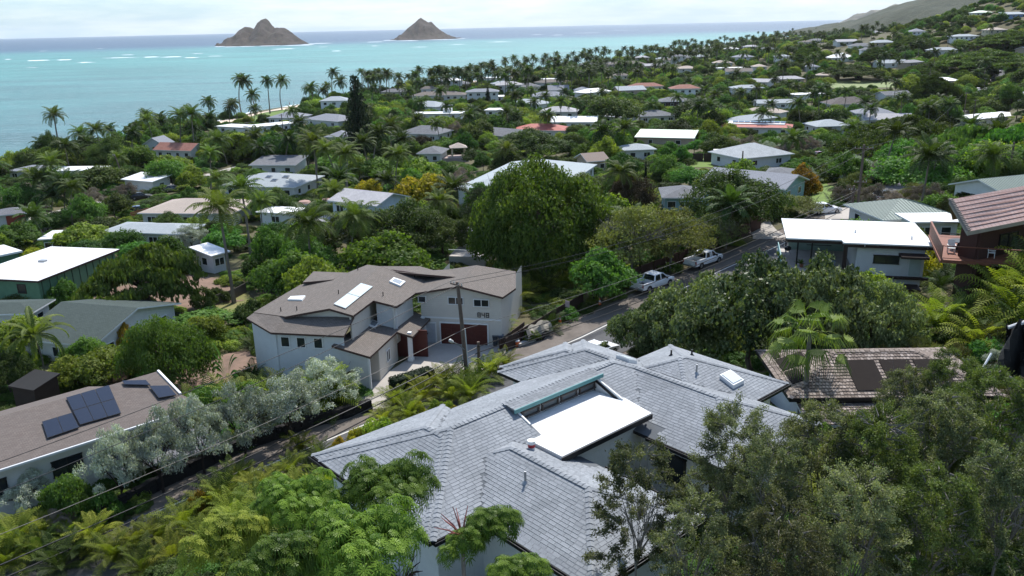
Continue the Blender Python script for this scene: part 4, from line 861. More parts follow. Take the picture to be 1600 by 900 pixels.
# ------------------------------------------------------------------ brown roofed house with solar panels, lower left
FS = Frame(-32.2, 49.5, 42.5)
hs = empty('house', FS.W(0, 4, 7), 'low house at lower left with a brown shingle roof carrying black solar panels', 'house')
a_, b_ = FS.L(U(47, 716, 11.3)), FS.L(U(165, 682, 11.3))
qe = (a_[1]+b_[1])/2
ss = .17
def SP(x, y): return onplane(x, y, 11.3, 0, 0, ss, qe, FS)
tl, tm = SP(0, 650), SP(172, 602); qr = (FS.L(tl)[1]+FS.L(tm)[1])/2; zr_ = 11.3+ss*(qr-qe)
pA, pB = -14., FS.L(tm)[0]; pk = SP(247, 580); rk = SP(282, 616)
pC, qC = FS.L(pk); pD, qD = FS.L(rk)
print('solar house', qe, qr, pB, pC, qC, pD, qD)
mb = MB(); uvf = lambda w: (w.dot(FS.P)+300, w.dot(FS.Q)*1.02+300); uvg = lambda w: (w.dot(FS.Q)+300, w.dot(FS.P)*1.02+300)
pE = pD+1.6
mb.slab([FS.W(pA, qe, 11.3), FS.W(pE-.8, qe, 11.3), SP(282, 616), SP(247, 580), FS.W(pB, qr, zr_), FS.W(pA, qr, zr_)], .2, 0, uvf, 1)
mb.slab([FS.W(pA, qr, zr_-.003), FS.W(pB-.3, qr, zr_-.003), FS.W(pB-.3, qr+5, zr_-1.6), FS.W(pA, qr+5, zr_-1.6)], .2, 0, uvf, 1)
mb.build('roof', [BROWNROOF, WHITE], hs)
mb = MB(); q_ = FS.L(SP(247, 580)); mb.slab([SP(247, 580), FS.W(q_[0], q_[1]-4, SP(247, 580).z-.6)+Vector((0, 0, -1)), FS.W(pB, qr, 9)], .1) if False else None
mb = MB(); mb.beam(SP(247, 580)+Vector((0, 0, .02)), SP(282, 616)+Vector((0, 0, .02)), .16, .2); mb.build('fascia', WHITE, hs)
mb = MB(); mb.beam(FS.W(pA, qe-.08, 11.22), FS.W(pE-.8, qe-.08, 11.22), .13, .15); mb.build('gutter', PALEGREY, hs)
mb = MB(); box_walls(mb, FS, pA+.7, pE-1.7, qe+.9, qr-.3, 5.5, 11.05); mb.build('wall', OFFWH, hs)
vwall(hs, FS.W(pB+2.5, qe+1.2), SP(270, 618), 11.0, 11.0, 6, 0, m=OFFWH)
for p in (-6, -2.5, 2.2): window(hs, FS.W(p, qe+.85, 9.6), -FS.Q, 1.9, 1.2, BLACK, None, 2)
zp = lambda X, Y: (X/4.706, 560+Y/4.706)
def quadgrid(c00, c10, c11, c01, nx, ny, pl=SP):
    P = [pl(*zp(*c)) for c in (c00, c10, c11, c01)]
    for i in range(nx):
        for j in range(ny):
            f = lambda u, v: P[0].lerp(P[1], u).lerp(P[3].lerp(P[2], u), v)
            C = [f(i/nx+.004, j/ny+.004), f((i+1)/nx-.004, j/ny+.004), f((i+1)/nx-.004, (j+1)/ny-.004), f(i/nx+.004, (j+1)/ny-.004)]
            n = (C[1]-C[0]).cross(C[2]-C[1]).normalized(); n = n if n.z > 0 else -n
            mb = MB(); T = [c+n*.16 for c in C]; mb.face(T if (T[1]-T[0]).cross(T[2]-T[1]).z > 0 else T[::-1])
            for k in range(4): mb.face([C[k]+n*.1, C[(k+1) % 4]+n*.1, T[(k+1) % 4], T[k]])
            mb.face([c+n*.1 for c in C]); fr = mb.build('solar_panel', SOLARF, hs); cc = sum(T, Vector((0, 0, 0)))/4; I = [cc+(t-cc)*.965+n*.006 for t in T]; k = MB(); k.face(I if (I[1]-I[0]).cross(I[2]-I[1]).z > 0 else I[::-1]); k.build('cells', SOLAR, fr)
quadgrid((487, 300), (803, 208), (893, 415), (590, 512-10), 3, 2); quadgrid((310, 478), (530, 412), (585, 520), (350, 600), 2, 1)
PR = lambda x, y: SP(x, y)+Vector((0, 0, .05))
quadgrid((900, 180), (1075, 175), (1110, 212), (915, 208), 1, 1, PR); quadgrid((1098, 218), (1240, 215), (1300, 285), (1170, 308), 1, 1, PR)
mb = MB(); a, b = U(250, 722, 8.9), U(325, 702, 8.9); d = (b-a).normalized(); n = Vector((-d.y, d.x, 0)); mb.slab([a-d*3, b+d*1, b+d*1+n*3.2+Vector((0, 0, .4)), a-d*3+n*3.2+Vector((0, 0, .4))], .2, 0, None, 1); mb.build('carport_roof', [SLATE, WHITE], hs)
for t in (-2.5, (b-a).length+.6): m = MB(); c = a+d*t+n*.4; m.beam(Vector((c.x, c.y, 6.5)), Vector((c.x, c.y, 8.72)), .14, .14); m.build('post', WHITE, hs)
foot(FS.W(pA, qe), FS.W(pE, qe), FS.W(pE, qr+3), FS.W(pA, qr+7)); foot(a, b, b+n*5, a+n*5)
protect([FS.W(-3, qe, 11), FS.W(pE-2, qe, 11), FS.W(-3, qr, zr_), FS.W(pC, qr, zr_)]); LAND.append(('the brown roof with solar panels', 150, 640, (-32, 54)))
# carport on its left end, white door
m = MB(); c = U(12, 722, 9); m.box((c.x, c.y+.5, 8.6), (3.2, .1, 2.2), FS.P); m.build('garage_door', WHITE, hs)
# ------------------------------------------------------------------ white flat roofed house at right
FW = Frame(24.5, 71.6, -14.5)
hw = empty('house', FW.W(6, 4, 13.5), 'white sided two storey house with a bright white flat roof, at right', 'house')
zw = 19.5; z3_ = lambda X, Y: (1210+X/8.889, 330+Y/8.889)
FWL = lambda x, y, z=zw: FW.L(U(x, y, z))
Lw, Rw = FWL(1229, 373), FWL(1460, 382); step_ = FWL(1316, 377); Bw = FWL(1217, 341)
print('white house', Lw, Rw, step_, Bw, FWL(1312, 370))
w12 = Rw[0]; dback = Bw[1]; ps = FWL(1313, 371)[0]; q2 = FWL(1318, 377)[1]
m = MB(); m.slab([FW.W(0, 0, zw), FW.W(ps, 0, zw), FW.W(ps+.1, -.9, zw), FW.W(w12, -.9, zw), FW.W(w12, dback, zw), FW.W(0, dback, zw)], .1); m.build('flat_roof', WHITEROOF, hw)
m = MB(); m.slab([FW.W(.05, .05, zw-.102), FW.W(ps+.05, .05, zw-.102), FW.W(ps+.15, -.85, zw-.102), FW.W(w12-.05, -.85, zw-.102), FW.W(w12-.05, dback-.05, zw-.102), FW.W(.05, dback-.05, zw-.102)], .3); m.build('fascia', DARKWOOD, hw)
m = MB(); m.box(FW.W(ps/2, -.03, zw-.04), (ps, .05, .12), FW.P); m.box(FW.W((ps+w12)/2, -.93, zw-.04), (w12-ps, .05, .12), FW.P); m.box(FW.W(-.03, dback/2, zw-.04), (.05, dback, .12), FW.P); m.build('gutter', WHITE, hw)
for c in (FW.W(ps+1.5, 3, zw), FW.W(w12-1.5, 1.2, zw)): m = MB(); m.tube([c, c+Vector((0, 0, .3))], [.09, .07], 7); m.build('roof_vent', WHITE, hw)
pw = ps+1.3
m = MB(); box_walls(m, FW, pw, w12-.6, -.3, dback-.6, 16.55, zw-.41); m.build('wall', PALEGREY, hw)
m = MB(); box_walls(m, FW, pw+.05, w12-.7, -.1, dback-.6, 10.8, 16.25); m.build('lower_wall', PALEGREY, hw)
bt = MB(); p = pw+.1
while p < w12-.6: bt.box(FW.W(p, -.31, 17.8), (.025, .03, 2.5), FW.P); p += .2
tag(bt.build('siding_batten', PALEGREY, hw), kind='stuff')
m = MB(); m.box(FW.W((pw+w12)/2-.3, -.36, 16.42), (w12-pw+.3, .3, .22), FW.P); m.build('belt_board', DARKWOOD, hw)
m = MB(); m.box(FW.W((pw+w12)/2-.6, -1.0, 15.75), (w12-pw-.6, 1.6, .18), FW.P); m.build('lower_canopy', DARKWOOD, hw)
wx = FWL(1383, 403, 18.)[0]; window(hw, FW.W(wx, -.33, 18.0), -FW.Q, 2.0, .72, BLACK, None, 2); window(hw, FW.W(wx+1.2, -.13, 14.3), -FW.Q, 1.4, 1.4, BLACK, None, 2)
m = MB(); c = FW.W(w12-1.6, -1.0, 18.55); m.box(c, (2.2, 1.3, .2), FW.P); m.build('door_canopy', DARKWOOD, hw)
m = MB(); m.box(FW.W(w12-1.3, -.34, 17.6), (.9, .06, 1.9), FW.P); m.build('door', mat('pale_aqua_door', (.4, .48, .47), .6), hw)
m = MB(); m.beam(FW.W(pw+.5, -.9, zw-.2), FW.W(pw+.5, -.37, zw-.6), .08, .08); m.beam(FW.W(pw+.5, -.37, zw-.6), FW.W(pw+.5, -.37, 16.7), .08, .08); m.build('downspout', WHITE, hw)
m = MB(); m.slab([FW.W(-.3, -.6, 16.6), FW.W(pw-.02, -.6, 16.6), FW.W(pw-.02, dback-.5, 16.6), FW.W(-.3, dback-.5, 16.6)], .3); m.build('deck_floor', mat('deck_pale', (.42, .38, .34), .8), hw)
m = MB(); m.box(FW.W(1.5+(pw-1.5)/2, dback-.6, 17.6), (pw, .12, 2.0), FW.P); m.build('deck_screen', mat('sage_panel', (.23, .32, .27), .7), hw)
m = MB(); m.box(FW.W(-.3, 2.8, 17.1), (.08, 6.4, 1.), FW.P); m.build('deck_screen', TURQ, hw)
for p, q in ((1.0, .35), (2.2, .35), (.5, dback-.7)): m = MB(); m.box(FW.W(p, q, 17.85), (.13, .13, 2.5), FW.P); m.build('post', BLACK, hw)
for p, q in ((pw-.9, 0.), ): m = MB(); m.box(FW.W(p, q, 17.9), (.3, .5, 2.5), FW.P); m.build('post', DARKWOOD, hw)
m = MB(); box_walls(m, FW, 1.2, pw-.02, .6, dback-.9, 10.8, 16.28); m.build('lower_wall', OFFWH, hw)
# things on that deck
def table(c, F, w, d, h, mt, label, name='table'):
    r = empty(name, c, label, 'table'); m = MB(); m.box(Vector(c)+Vector((0, 0, h-.03)), (w, d, .06), F.P); m.build('tabletop', mt, r)
    for sx in (-1, 1):
        for sy in (-1, 1): m = MB(); m.box(Vector(c)+F.P*sx*(w/2-.08)+F.Q*sy*(d/2-.08)+Vector((0, 0, h/2-.035)), (.07, .07, h-.07), F.P); m.build('leg', mt, r)
    return r
table(FW.W(3.3, 1.2, 16.605), FW, 2.1, 1.0, .74, mat('slate_blue_table', (.2, .24, .3), .5), 'slate blue picnic table on the deck under the white flat roof')
def potplant(c, label, s=1., green=None):
    r = empty('potted_plant', c, label, 'potted plant'); m = MB(); m.tube([c, Vector(c)+Vector((0, 0, .35*s))], [.14*s, .2*s], 10); m.build('pot', mat('terracotta', (.3, .13, .08), .8), r)
    mb = MB()
    for k in range(26):
        a = random.uniform(0, 2*pi); e = random.uniform(.2, 1.3); d = Vector((cos(a)*cos(e), sin(a)*cos(e), sin(e))); b = Vector(c)+Vector((0, 0, .33*s)); L = random.uniform(.4, .8)*s; sdv = Vector((-d.y, d.x, 0)).normalized()*.06*s
        mb.face([b, b+d*L*.5+sdv, b+d*L-Vector((0, 0, .1*s)), b+d*L*.5-sdv], 0, None, random.random()+.01)
    mb.build('leaves', leafmat('leaf_mid', (.05, .11, .02), (.10, .18, .035)), r); return r
potplant(FW.W(1.5, 1., 16.605), 'potted plant at the left corner post of the white house deck'); 
r = empty('grill', FW.W(.5, 4.6, 16.605), 'black kettle grill at the far left edge of the white house deck', 'grill'); m = MB(); c = FW.W(.5, 4.6, 16.605)
m.tube([c+Vector((0, 0, .55)), c+Vector((0, 0, .7)), c+Vector((0, 0, .9)), c+Vector((0, 0, 1.0))], [.15, .32, .3, .08], 12); m.build('kettle', BLACK, r)
for k in range(3): m = MB(); d = Vector((cos(k*2.1), sin(k*2.1), 0)); m.beam(c+d*.35, c+d*.15+Vector((0, 0, .62)), .035, .035); m.build('leg', GREYMETAL, r)
r = empty('rail', FW.W(3.4, 5., 16.605), 'short dark slatted rail behind the blue picnic table', 'railing')
m = MB(); m.beam(FW.W(2.2, 5., 17.7), FW.W(4.4, 5., 17.7), .06, .06); m.build('top_rail', BLACK, r)
for k in range(12): m = MB(); m.beam(FW.W(2.25+k*.19, 5., 16.61), FW.W(2.25+k*.19, 5., 17.67), .035, .035); m.build('baluster', BLACK, r)
foot(*[FW.W(*c) for c in ((-.3, -1.2), (w12, -1.2), (w12, dback), (-.3, dback))]); protect([FW.W(0, 0, zw), FW.W(w12, -.9, zw), FW.W(0, dback, zw), FW.W(w12, 0, 16.3)]); LAND.append(('the white flat roofed house', 1340, 380, (32, 72)))
# ------------------------------------------------------------------ red roofed house and its deck
hr = empty('house', (42, 66, 16), 'dark red house with a faded pink tiled roof at the right edge', 'house')
PINK = roofmat('faded_pink_tile_roof', (.40, .29, .26), (.46, .34, .305), (.27, .17, .15), .45, .36, weather=(.33, .19, .16))
eL, eR, rL, rR = U(1512, 362, 23), U(1640, 337, 23), U(1483, 312, 24.9), U(1640, 283, 24.9)
dE = (eR-eL).normalized(); FRR = Frame(eL.x, eL.y, math.degrees(math.atan2(dE.y, dE.x)))
mb = MB(); uvf = lambda w: (w.dot(FRR.P)+300, w.dot(FRR.Q)*1.08+300); mb.slab([eL, eR, rR, rL], .3, 0, uvf, 1)
kk = (rL-eL); kk.z = 0; bk1 = rL+kk*.3+FRR.P*1.5-Vector((0, 0, 1.6)); bk2 = rR+kk*.3-Vector((0, 0, 1.6)); mb.slab([rL, rR, bk2, bk1], .3, 0, uvf, 1); mb.build('roof', [PINK, mat('beige_fascia', (.34, .30, .25), .7)], hr)
sb = MB(); n = int((rL-eL).length/.36)
for k in range(1, n): t = k/n; sb.beam(eL.lerp(rL, t)+Vector((0, 0, .006)), eR.lerp(rR, t)+Vector((0, 0, .006)), .05, .03)
tag(sb.build('tile_course', PINK, hr), kind='stuff')
mb = MB(); nb = 20
for k in range(nb): c = eL.lerp(rL, (k+.5)/nb)+FRR.P*.12; mb = MB(); mb.box(c+Vector((0, 0, .06)), (.34, .2, .1), FRR.P); mb.build('rake_tile', mat('weathered_rake_tile', (.24, .21, .19), .9), hr)
A = eL+FRR.Q*1.1+FRR.P*3.2; m = MB(); m.box(A+FRR.P*5+Vector((0, 0, -4.2)), (10, .2, 8.0), FRR.P); m.box(A+FRR.Q*.8+Vector((0, 0, -4.2)), (.2, 1.4, 8.0), FRR.P); m.build('wall', mat('dark_red_siding', (.065, .028, .022), .75), hr)
for t in (3.4, 6.8): window(hr, A+FRR.P*t-FRR.Q*.13+Vector((0, 0, -1.7)), -FRR.Q, 2.2, 1.1, BLACK, None, 2)
dk = empty('deck', (36, 66, 16), 'red brown timber deck with solid side rail jutting out beside the white roof', 'deck')
za_, zf = 21.25, 20.15
dA, dB = U(1455, 346, za_), U(1474, 384, za_); dC = U(1510, 350, za_); dd_ = (dA-dB); dd_.z = 0; Ld = dd_.length; dd_.normalize(); dp = Vector((dd_.y, -dd_.x, 0))
if dp.x < 0: dp = -dp
W_ = 5.5
m = MB(); fl = [Vector((dB.x, dB.y, zf)), Vector((dB.x, dB.y, zf))+dp*W_, Vector((dA.x, dA.y, zf))+dp*W_, Vector((dA.x, dA.y, zf))]; m.slab(fl, .25); m.build('deck_floor', REDWOOD, dk)
nbd = int(Ld/.3)
for k in range(nbd): 
    m = MB(); c = dB+dd_*(k+.5)*Ld/nbd; m.box((c.x, c.y, zf+.45), (Ld/nbd*.93, .05, 1.25), dd_); m.build('board', REDWOOD, dk)
m = MB(); m.beam((dB.x, dB.y, za_), (dA.x, dA.y, za_), .14, .07); m.build('top_rail', REDWOOD, dk); m = MB(); m.beam((dB.x, dB.y, zf-.15)-dp*.06 if False else Vector((dB.x, dB.y, zf-.18))-dp*.06, Vector((dA.x, dA.y, zf-.18))-dp*.06, .06, .22); m.build('rim_board', REDWOOD, dk)
for base, mt_ in ((dB, REDWOOD), (dA, BLACK)):
    m = MB(); a = Vector((base.x, base.y, za_-.005)); m.beam(a+dp*.08, a+dp*W_, .1, .06); m.build('top_rail', mt_, dk); m = MB(); m.beam(a-Vector((0, 0, .95))+dp*.08, a-Vector((0, 0, .95))+dp*W_, .06, .05); m.build('bottom_rail', mt_, dk)
    for k in range(int(W_/.16)): m = MB(); c = a+dp*(.16+k*.16); m.beam(c-Vector((0, 0, .92)), c-Vector((0, 0, .04)), .035, .035); m.build('baluster', BLACK if base is dA or k % 3 else WHITE, dk)
for a in (dA, dB): m = MB(); m.beam((a.x+dp.x*.2, a.y+dp.y*.2, Gf(a.x, a.y)-.5), (a.x+dp.x*.2, a.y+dp.y*.2, zf-.26), .2, .2); m.build('post', DARKWOOD, dk)
def chair(c, ang, mt, label):
    F = Frame(c[0], c[1], ang); z = c[2]; r = empty('chair', c, label, 'chair')
    m = MB(); m.box(F.W(0, 0, z+.42), (.52, .5, .05), F.P); m.build('seat', mt, r); m = MB(); m.box(F.W(0, .27, z+.72), (.52, .05, .55), F.P, up=(F.Q*.25+Vector((0, 0, 1)))); m.build('backrest', mt, r)
    for sx in (-.24, .24):
        for sy in (-.22, .22): m = MB(); m.box(F.W(sx, sy, z+.2), (.05, .05, .395), F.P); m.build('leg', mt, r)
        m = MB(); m.box(F.W(sx*1.15, 0, z+.64), (.06, .5, .04), F.P); m.build('armrest', mt, r)
dl = lambda p, q: Vector((dB.x, dB.y, zf+.005))+dp*p+dd_*q
chair(tuple(dl(2.4, 1.2)), 150, WHITE, 'white plastic armchair near the front rail of the red timber deck')
chair(tuple(dl(3.6, 1.6)), 60, WHITE, 'white plastic armchair on the red deck closest to the house wall')
c = dl(1.6, 3.6); r = empty('table', c, 'round dark table on the red timber deck', 'table'); m = MB(); m.tube([c+Vector((0, 0, .68)), c+Vector((0, 0, .73))], .75, 20); m.build('tabletop', BLACK, r); m = MB(); m.tube([c, c+Vector((0, 0, .67))], [.25, .06], 8); m.build('base', BLACK, r)
chair(tuple(dl(.9, 2.3)), -20, WHITE, 'white chair between the round table and the solid side rail')
foot(eL, eR, bk2, bk1); foot(*fl); protect([eL, rL, eR-Vector((0, 0, 1)), dA, dB-Vector((0, 0, .9))]); LAND.append(('the faded pink tiled roof', 1550, 330, (42, 66)))
# ------------------------------------------------------------------ shake roofed house behind the grey roof
FK = Frame(16.1, 44.4, -1.5)
hk = empty('house', FK.W(6, 4, 14), 'house with a weathered shake roof and dark pool mats, right of the grey shingle roof', 'house')
SHK = tonemat('weathered_shake', (.11, .085, .07), (.20, .16, .135), (.30, .25, .22), noise=9)
zk = 16.8; fk = hipfacets(0, 12.5, 0, 7.6, zk, .37); m = MB(); roofmesh(m, FK, fk, .2); rk_ = m.build('roof', [mat('shake_underlay', (.05, .04, .035), .9), BLACK], hk)
m = MB(); shingles(m, FK, fk, .27, .2, .035, jit=.05, wcut=.9); tag(m.build('shake', SHK, rk_), kind='stuff')
m = MB()
for poly, dn in fk:
    for a, b in zip(poly, poly[1:]+poly[:1]):
        if b[2] > a[2]+.1: caps(m, FK.W(*a), FK.W(*b), .34, .3, .06)
caps(m, FK.W(*fk[0][0][3]), FK.W(*fk[0][0][2]), .34, .3, .06); tag(m.build('ridge_cap', SHK, rk_), kind='stuff')
fp = hipfacets(.5, 6.4, -1.9, 1.2, zk-.75, .2, 'shed'); m = MB(); roofmesh(m, FK, fp, .16); pr_f = m.build('porch_roof', [mat('shake_underlay', (.05, .04, .035)), PALEGREY], hk); m = MB(); shingles(m, FK, [(clip(fp[0][0], (0, 1), .0), (0, -1))], .27, .2, .035, jit=.05, wcut=.9); tag(m.build('shake', SHK, pr_f), kind='stuff')
for k, (p0, p1) in enumerate(((4.1, 5.9), (6.2, 8.0), (8.25, 10.))):
    m = MB(); P = [FK.W(p, q, zk+.37*q+.1) for p, q in ((p0, .5), (p1, .5), (p1, 2.95), (p0, 2.95))]; m.slab(P, .05); m.build('solar_mat', mat('pool_heating_mat', (.022, .017, .015), .85, spec=.1), hk)
zks = lambda q: 0
for q0_, q1_ in ((1.5, 3.2), (3.5, 5.2), (5.4, 6.6)):
    m = MB(); P = [FK.W(p, q, zk+.37*p+.1) for p, q in ((.6, q0_), (min(q0_, 7.6-q1_)*.9 if min(q0_, 7.6-q1_) > 1.1 else 1.0, q0_), (min(q0_, 7.6-q1_)*.9 if min(q0_, 7.6-q1_) > 1.1 else 1.0, q1_), (.6, q1_))]; m.slab(P, .05); m.build('solar_mat', MATS['pool_heating_mat'], hk)
m = MB(); box_walls(m, FK, .8, 11.8, .8, 6.8, 12.5, zk-.2); m.build('wall', PALEGREY, hk)
for p in (.8, 2.6, 6.0): m = MB(); m.box(FK.W(p, -1.5, 14.6), (.5 if p == 2.6 else .15, .15, 2.7), FK.P); m.build('post', PALEGREY, hk)
window(hk, FK.W(4.2, .78, 15), -FK.Q, 1.8, 1.5, WHITE, None, 2)
foot(*[FK.W(*c) for c in ((0, -2), (12.5, -2), (12.5, 7.6), (0, 7.6))]); protect([FK.W(0, 0, zk), FK.W(9.5, 0, zk), FK.W(0, 7.6, zk), FK.W(9.5, 5, zk)]); LAND.append(('the brown shake roof', 1310, 590, (22, 47)))
# ------------------------------------------------------------------ the other houses, by the pixels of their front eaves
def add(parent, pts, t, m, name='panel'): mb = MB(); mb.slab(pts, t); return mb.build(name, m, parent)
# near left
r, F, w, d, ze = house('green walled building with a flat white roof, at the left edge', 'the green building with a white roof', (-60, 433), (59, 439), 14.5, 1, 'flat', roof=WHITEROOF, wall=GRNWALL, trim=DARKWOOD, ze=11, ov=.5, wins=2, side_win=False, name='building', cat='building', base=4, thick=.25)
for k in range(11): m = MB(); q = 1+k*1.25; m.box(F.W(w-.47, q, 9.6), (.1, .07, 2.4), F.P); m.build('batten', mat('dark_green_paint', (.04, .08, .05)), r)
m = MB(); m.box(F.W(w*.45, 7.5, 11.1), (.9, .6, .22), F.P); m.build('roof_vent', GREYMETAL, r)
house('small green building with a flat white roof, behind the larger green one', 'the small green building', (-60, 411), (35, 391.5), 6, 1, 'flat', roof=WHITEROOF, wall=GRNWALL, ze=10, ov=.4, wins=1, side_win=False, name='building', cat='building', base=4, thick=.25)
# shipping container
a, b, c = U(87, 441, 8.6), U(108, 444, 8.6), U(143, 424, 8.6); FC = Frame(b.x, b.y, math.degrees(math.atan2(c.y-b.y, c.x-b.x)))
rc = empty('shipping_container', FC.W(3, 1.2, 6), 'tan shipping container with a pale blue side panel, beside the green building', 'container')
gz = Gf(*FC.W(3, 1.2)[:2]); m = MB(); m.box(FC.W(3.03, 1.22, (gz+8.6)/2+.1), (6.06, 2.44, 8.55-gz-.2), FC.P); m.build('body', CREAM, rc)
m = MB(); m.box(FC.W(3.03, 1.22, 8.6), (6.12, 2.5, .08), FC.P); m.build('roof', mat('rusty_white_roof', (.55, .42, .36), .7, .3), rc)
rib = MB()
for k in range(22): rib.box(FC.W(.14+k*.28, -.02, (gz+8.5)/2+.1), (.12, .05, 8.3-gz-.1), FC.P)
for k in range(8): rib.box(FC.W(-.02, .16+k*.3, (gz+8.5)/2+.1), (.05, .12, 8.3-gz-.1), FC.P)
tag(rib.build('corrugation', CREAM, rc), kind='stuff'); m = MB(); m.box(FC.W(3.4, -.06, (gz+8.4)/2+.1), (2.2, .06, 1.9), FC.P); m.build('side_panel', mat('pale_blue_panel', (.5, .54, .6), .5), rc)
foot(FC.W(0, 0), FC.W(6, 0), FC.W(6, 2.4), FC.W(0, 2.4)); protect([FC.W(0, 0, 8.6), FC.W(5, 0, 8.6), FC.W(0, 2.4, 8.6), FC.W(3, 0, 7)])
# dark green roofed house
r, F, w, d, ze = house('house with a dark green shingle gable roof and white gable wall, by the leafy tree', 'the dark green shingle roof', (20, 529), (146, 541), 13.5, 1, 'gable', .25, GRNSH, OFFWH, ze=9.2, ov=.6, wins=3, base=3)
house('low wing with a dark green roof at the left edge, behind the bushy palm', 'the low dark green wing', (-60, 492), (48, 490), 5, 1, 'hip', .2, GRNSH, OFFWH, ze=10, base=3, wins=2)
house('black roofed garden shed between the bushy palm and the solar panel roof', 'the black shed', (12, 603), (52, 610), 2.8, 1, 'shed', .15, mat('black_shed_roof', (.02, .02, .02), .9), DARKWOOD, DARKWOOD, ze=9.4, ov=.2, wins=0, side_win=False, name='shed', cat='shed')
# left middle
house('wide low bungalow with a tan shingle hip roof behind the hedge', 'the tan hip roof', (214, 333), (350, 339), 12, 1, 'hip', .25, TANROOF, OFFWH, side_win=False, dang=8)
house('white flat roofed annex against the tan hip roof', 'the white annex', (290, 328), (350, 330), 6, 1, 'flat', .1, WHITEROOF, PALEGREY, wins=2, side_win=False)
r, F, w, d, ze = house('house with a wide pale blue grey hip roof carrying dark skylights, left of centre', 'the pale roof with skylights', (342, 290), (455, 295), 14, 1, 'hip', .24, BLUEROOF, OFFWH, dang=5)
for p, q in ((w*.35, 2.4), (w*.48, 4.2), (w*.6, 2.6), (w*.7, 4.4)):
    P = [F.W(p+a, q+b, ze+.24*(q+b)+.13) for a, b in ((0, 0), (1.3, 0), (1.3, 1.1), (0, 1.1))]; m = MB(); m.slab(P, .13); f = m.build('skylight', GREYMETAL, r); m = MB(); m.slab([F.W(p+a, q+b, ze+.24*(q+b)+.15) for a, b in ((.12, .1), (1.18, .1), (1.18, 1.), (.12, 1.))], .015); m.build('pane', GLASS, f)
house('house with a low dark corrugated roof behind the skylight roof', 'the low dark corrugated roof', (388, 258), (462, 258), 9, 1, 'shed', .12, DKROOF, OFFWH, side_win=False)
house('long white garage block left of the drum shaped tanks', 'the white garage block', (398, 331), (455, 334), 5, 1, 'flat', .1, WHITEROOF, WHITE, wins=1, name='building', cat='building')
house('white cottage with a red brown roof and four dark windows near the sea', 'the cottage with the red brown roof', (238, 234), (298, 236), 7, 1, 'gable', .5, REDBRN, OFFWH, wins=4)
house('grey gabled cottage peak behind the palms at the shore', 'the grey gabled cottage', (222, 226), (254, 226), 7, 1, 'gablef', .6, SLATE, PALEGREY, wins=1)
house('house with a grey roof at the water edge, far left', 'the grey roof at the water edge', (8, 267), (62, 268), 9, 1, 'hip', .2, SLATE, PALEGREY)
house('flat cream roofed house among palms at far left', 'the flat cream roof', (64, 267), (150, 266), 7, 1, 'flat', .1, WHITEROOF, OFFWH)
house('small white roofed outbuilding beside the tall leaning pole', 'the small white outbuilding', (188, 280), (238, 284), 6, 1, 'shed', .12, WHITEROOF, OFFWH, wins=0, name='garage', cat='garage')
r, F, w, d, ze = house('garage with a dark roof and a brick red roller door at the left edge', 'the garage with the red door', (-15, 338), (46, 332), 6, 1, 'hip', .25, DKROOF, OFFWH, wins=0, side_win=False, name='garage', cat='garage')
m = MB(); m.box(F.W(w*.62, .5, ze-1.45), (w*.5, .12, 2.2), F.P); m.build('garage_door', BRICKR, r)
house('long low house with a blue grey roof half hidden behind flowering bushes', 'the half hidden blue grey roof', (155, 362), (285, 366), 7, 1, 'hip', .2, BLUEROOF, OFFWH, prot=True)
house('small flat pale roof house beside the round bush', 'the small flat pale roof', (58, 374), (98, 372), 6, 1, 'flat', .1, WHITEROOF, GRNWALL, wins=2)
house('white topped lean-to right of the flat topped tree', 'the white lean-to', (330, 400), (360, 392), 5, 1, 'shed', .12, WHITEROOF, PALEGREY, wins=1, name='shed', cat='shed')
r, F, w, d, ze = house('small pale blue and white two storey house with a light grey roof', 'the pale blue two storey house', (511, 313), (592, 321), 8.5, 2, 'gable', .3, roofmat('light_grey_roof', (.36, .35, .36), (.42, .41, .42), (.25, .25, .25)), mat('pale_blue_wall', (.55, .62, .68), .7), wins=3, winm=None, dang=-3)
m = MB(); m.slab([F.W(-.8, -2.6, ze-2.9), F.W(w*.45, -2.6, ze-2.9), F.W(w*.45, .3, ze-2.4), F.W(-.8, .3, ze-2.4)], .15); m.build('porch_roof', MATS['light_grey_roof'], r)
for p in (-.5, w*.4): m = MB(); m.box(F.W(p, -2.3, ze-4.3), (.14, .14, 2.6), F.P); m.build('post', WHITE, r)
# blue-grey big hip
r, F, w, d, ze = house('large house with a pale blue grey hip roof behind the giant tree', 'the pale blue grey hip roof', (709, 295), (856, 307), 31, 2, 'hip', .24, roofmat('pale_blue_grey_metal_roof', (.34, .385, .395), (.39, .43, .44), (.28, .31, .32), .5, 3., weather=(.31, .35, .36)), WHITE, ze=11, dang=9, wins=3)
house('small white porch house with a grey roof left of the giant tree', 'the white porch house', (714, 362), (752, 366), 7, 1, 'hip', .3, SLATE, WHITE, wins=2)
r = empty('terrace', onground(728, 405), 'brown concrete terrace with a white rail behind the taupe roof', 'terrace'); c = onground(733, 418); FT = Frame(c.x, c.y, -12); m = MB(); m.box(FT.W(0, 1.5, c.z+.9), (5, 5, 1.8), FT.P); m.build('slab', CONCRETE, r)
m = MB(); m.beam(FT.W(-2.5, -1, c.z+2.7), FT.W(2.5, -1, c.z+2.7), .06, .06); m.build('top_rail', WHITE, r)
for k in range(5): m = MB(); m.beam(FT.W(-2.45+k*1.22, -1, c.z+1.8), FT.W(-2.45+k*1.22, -1, c.z+2.68), .06, .06); m.build('rail_post', WHITE, r)
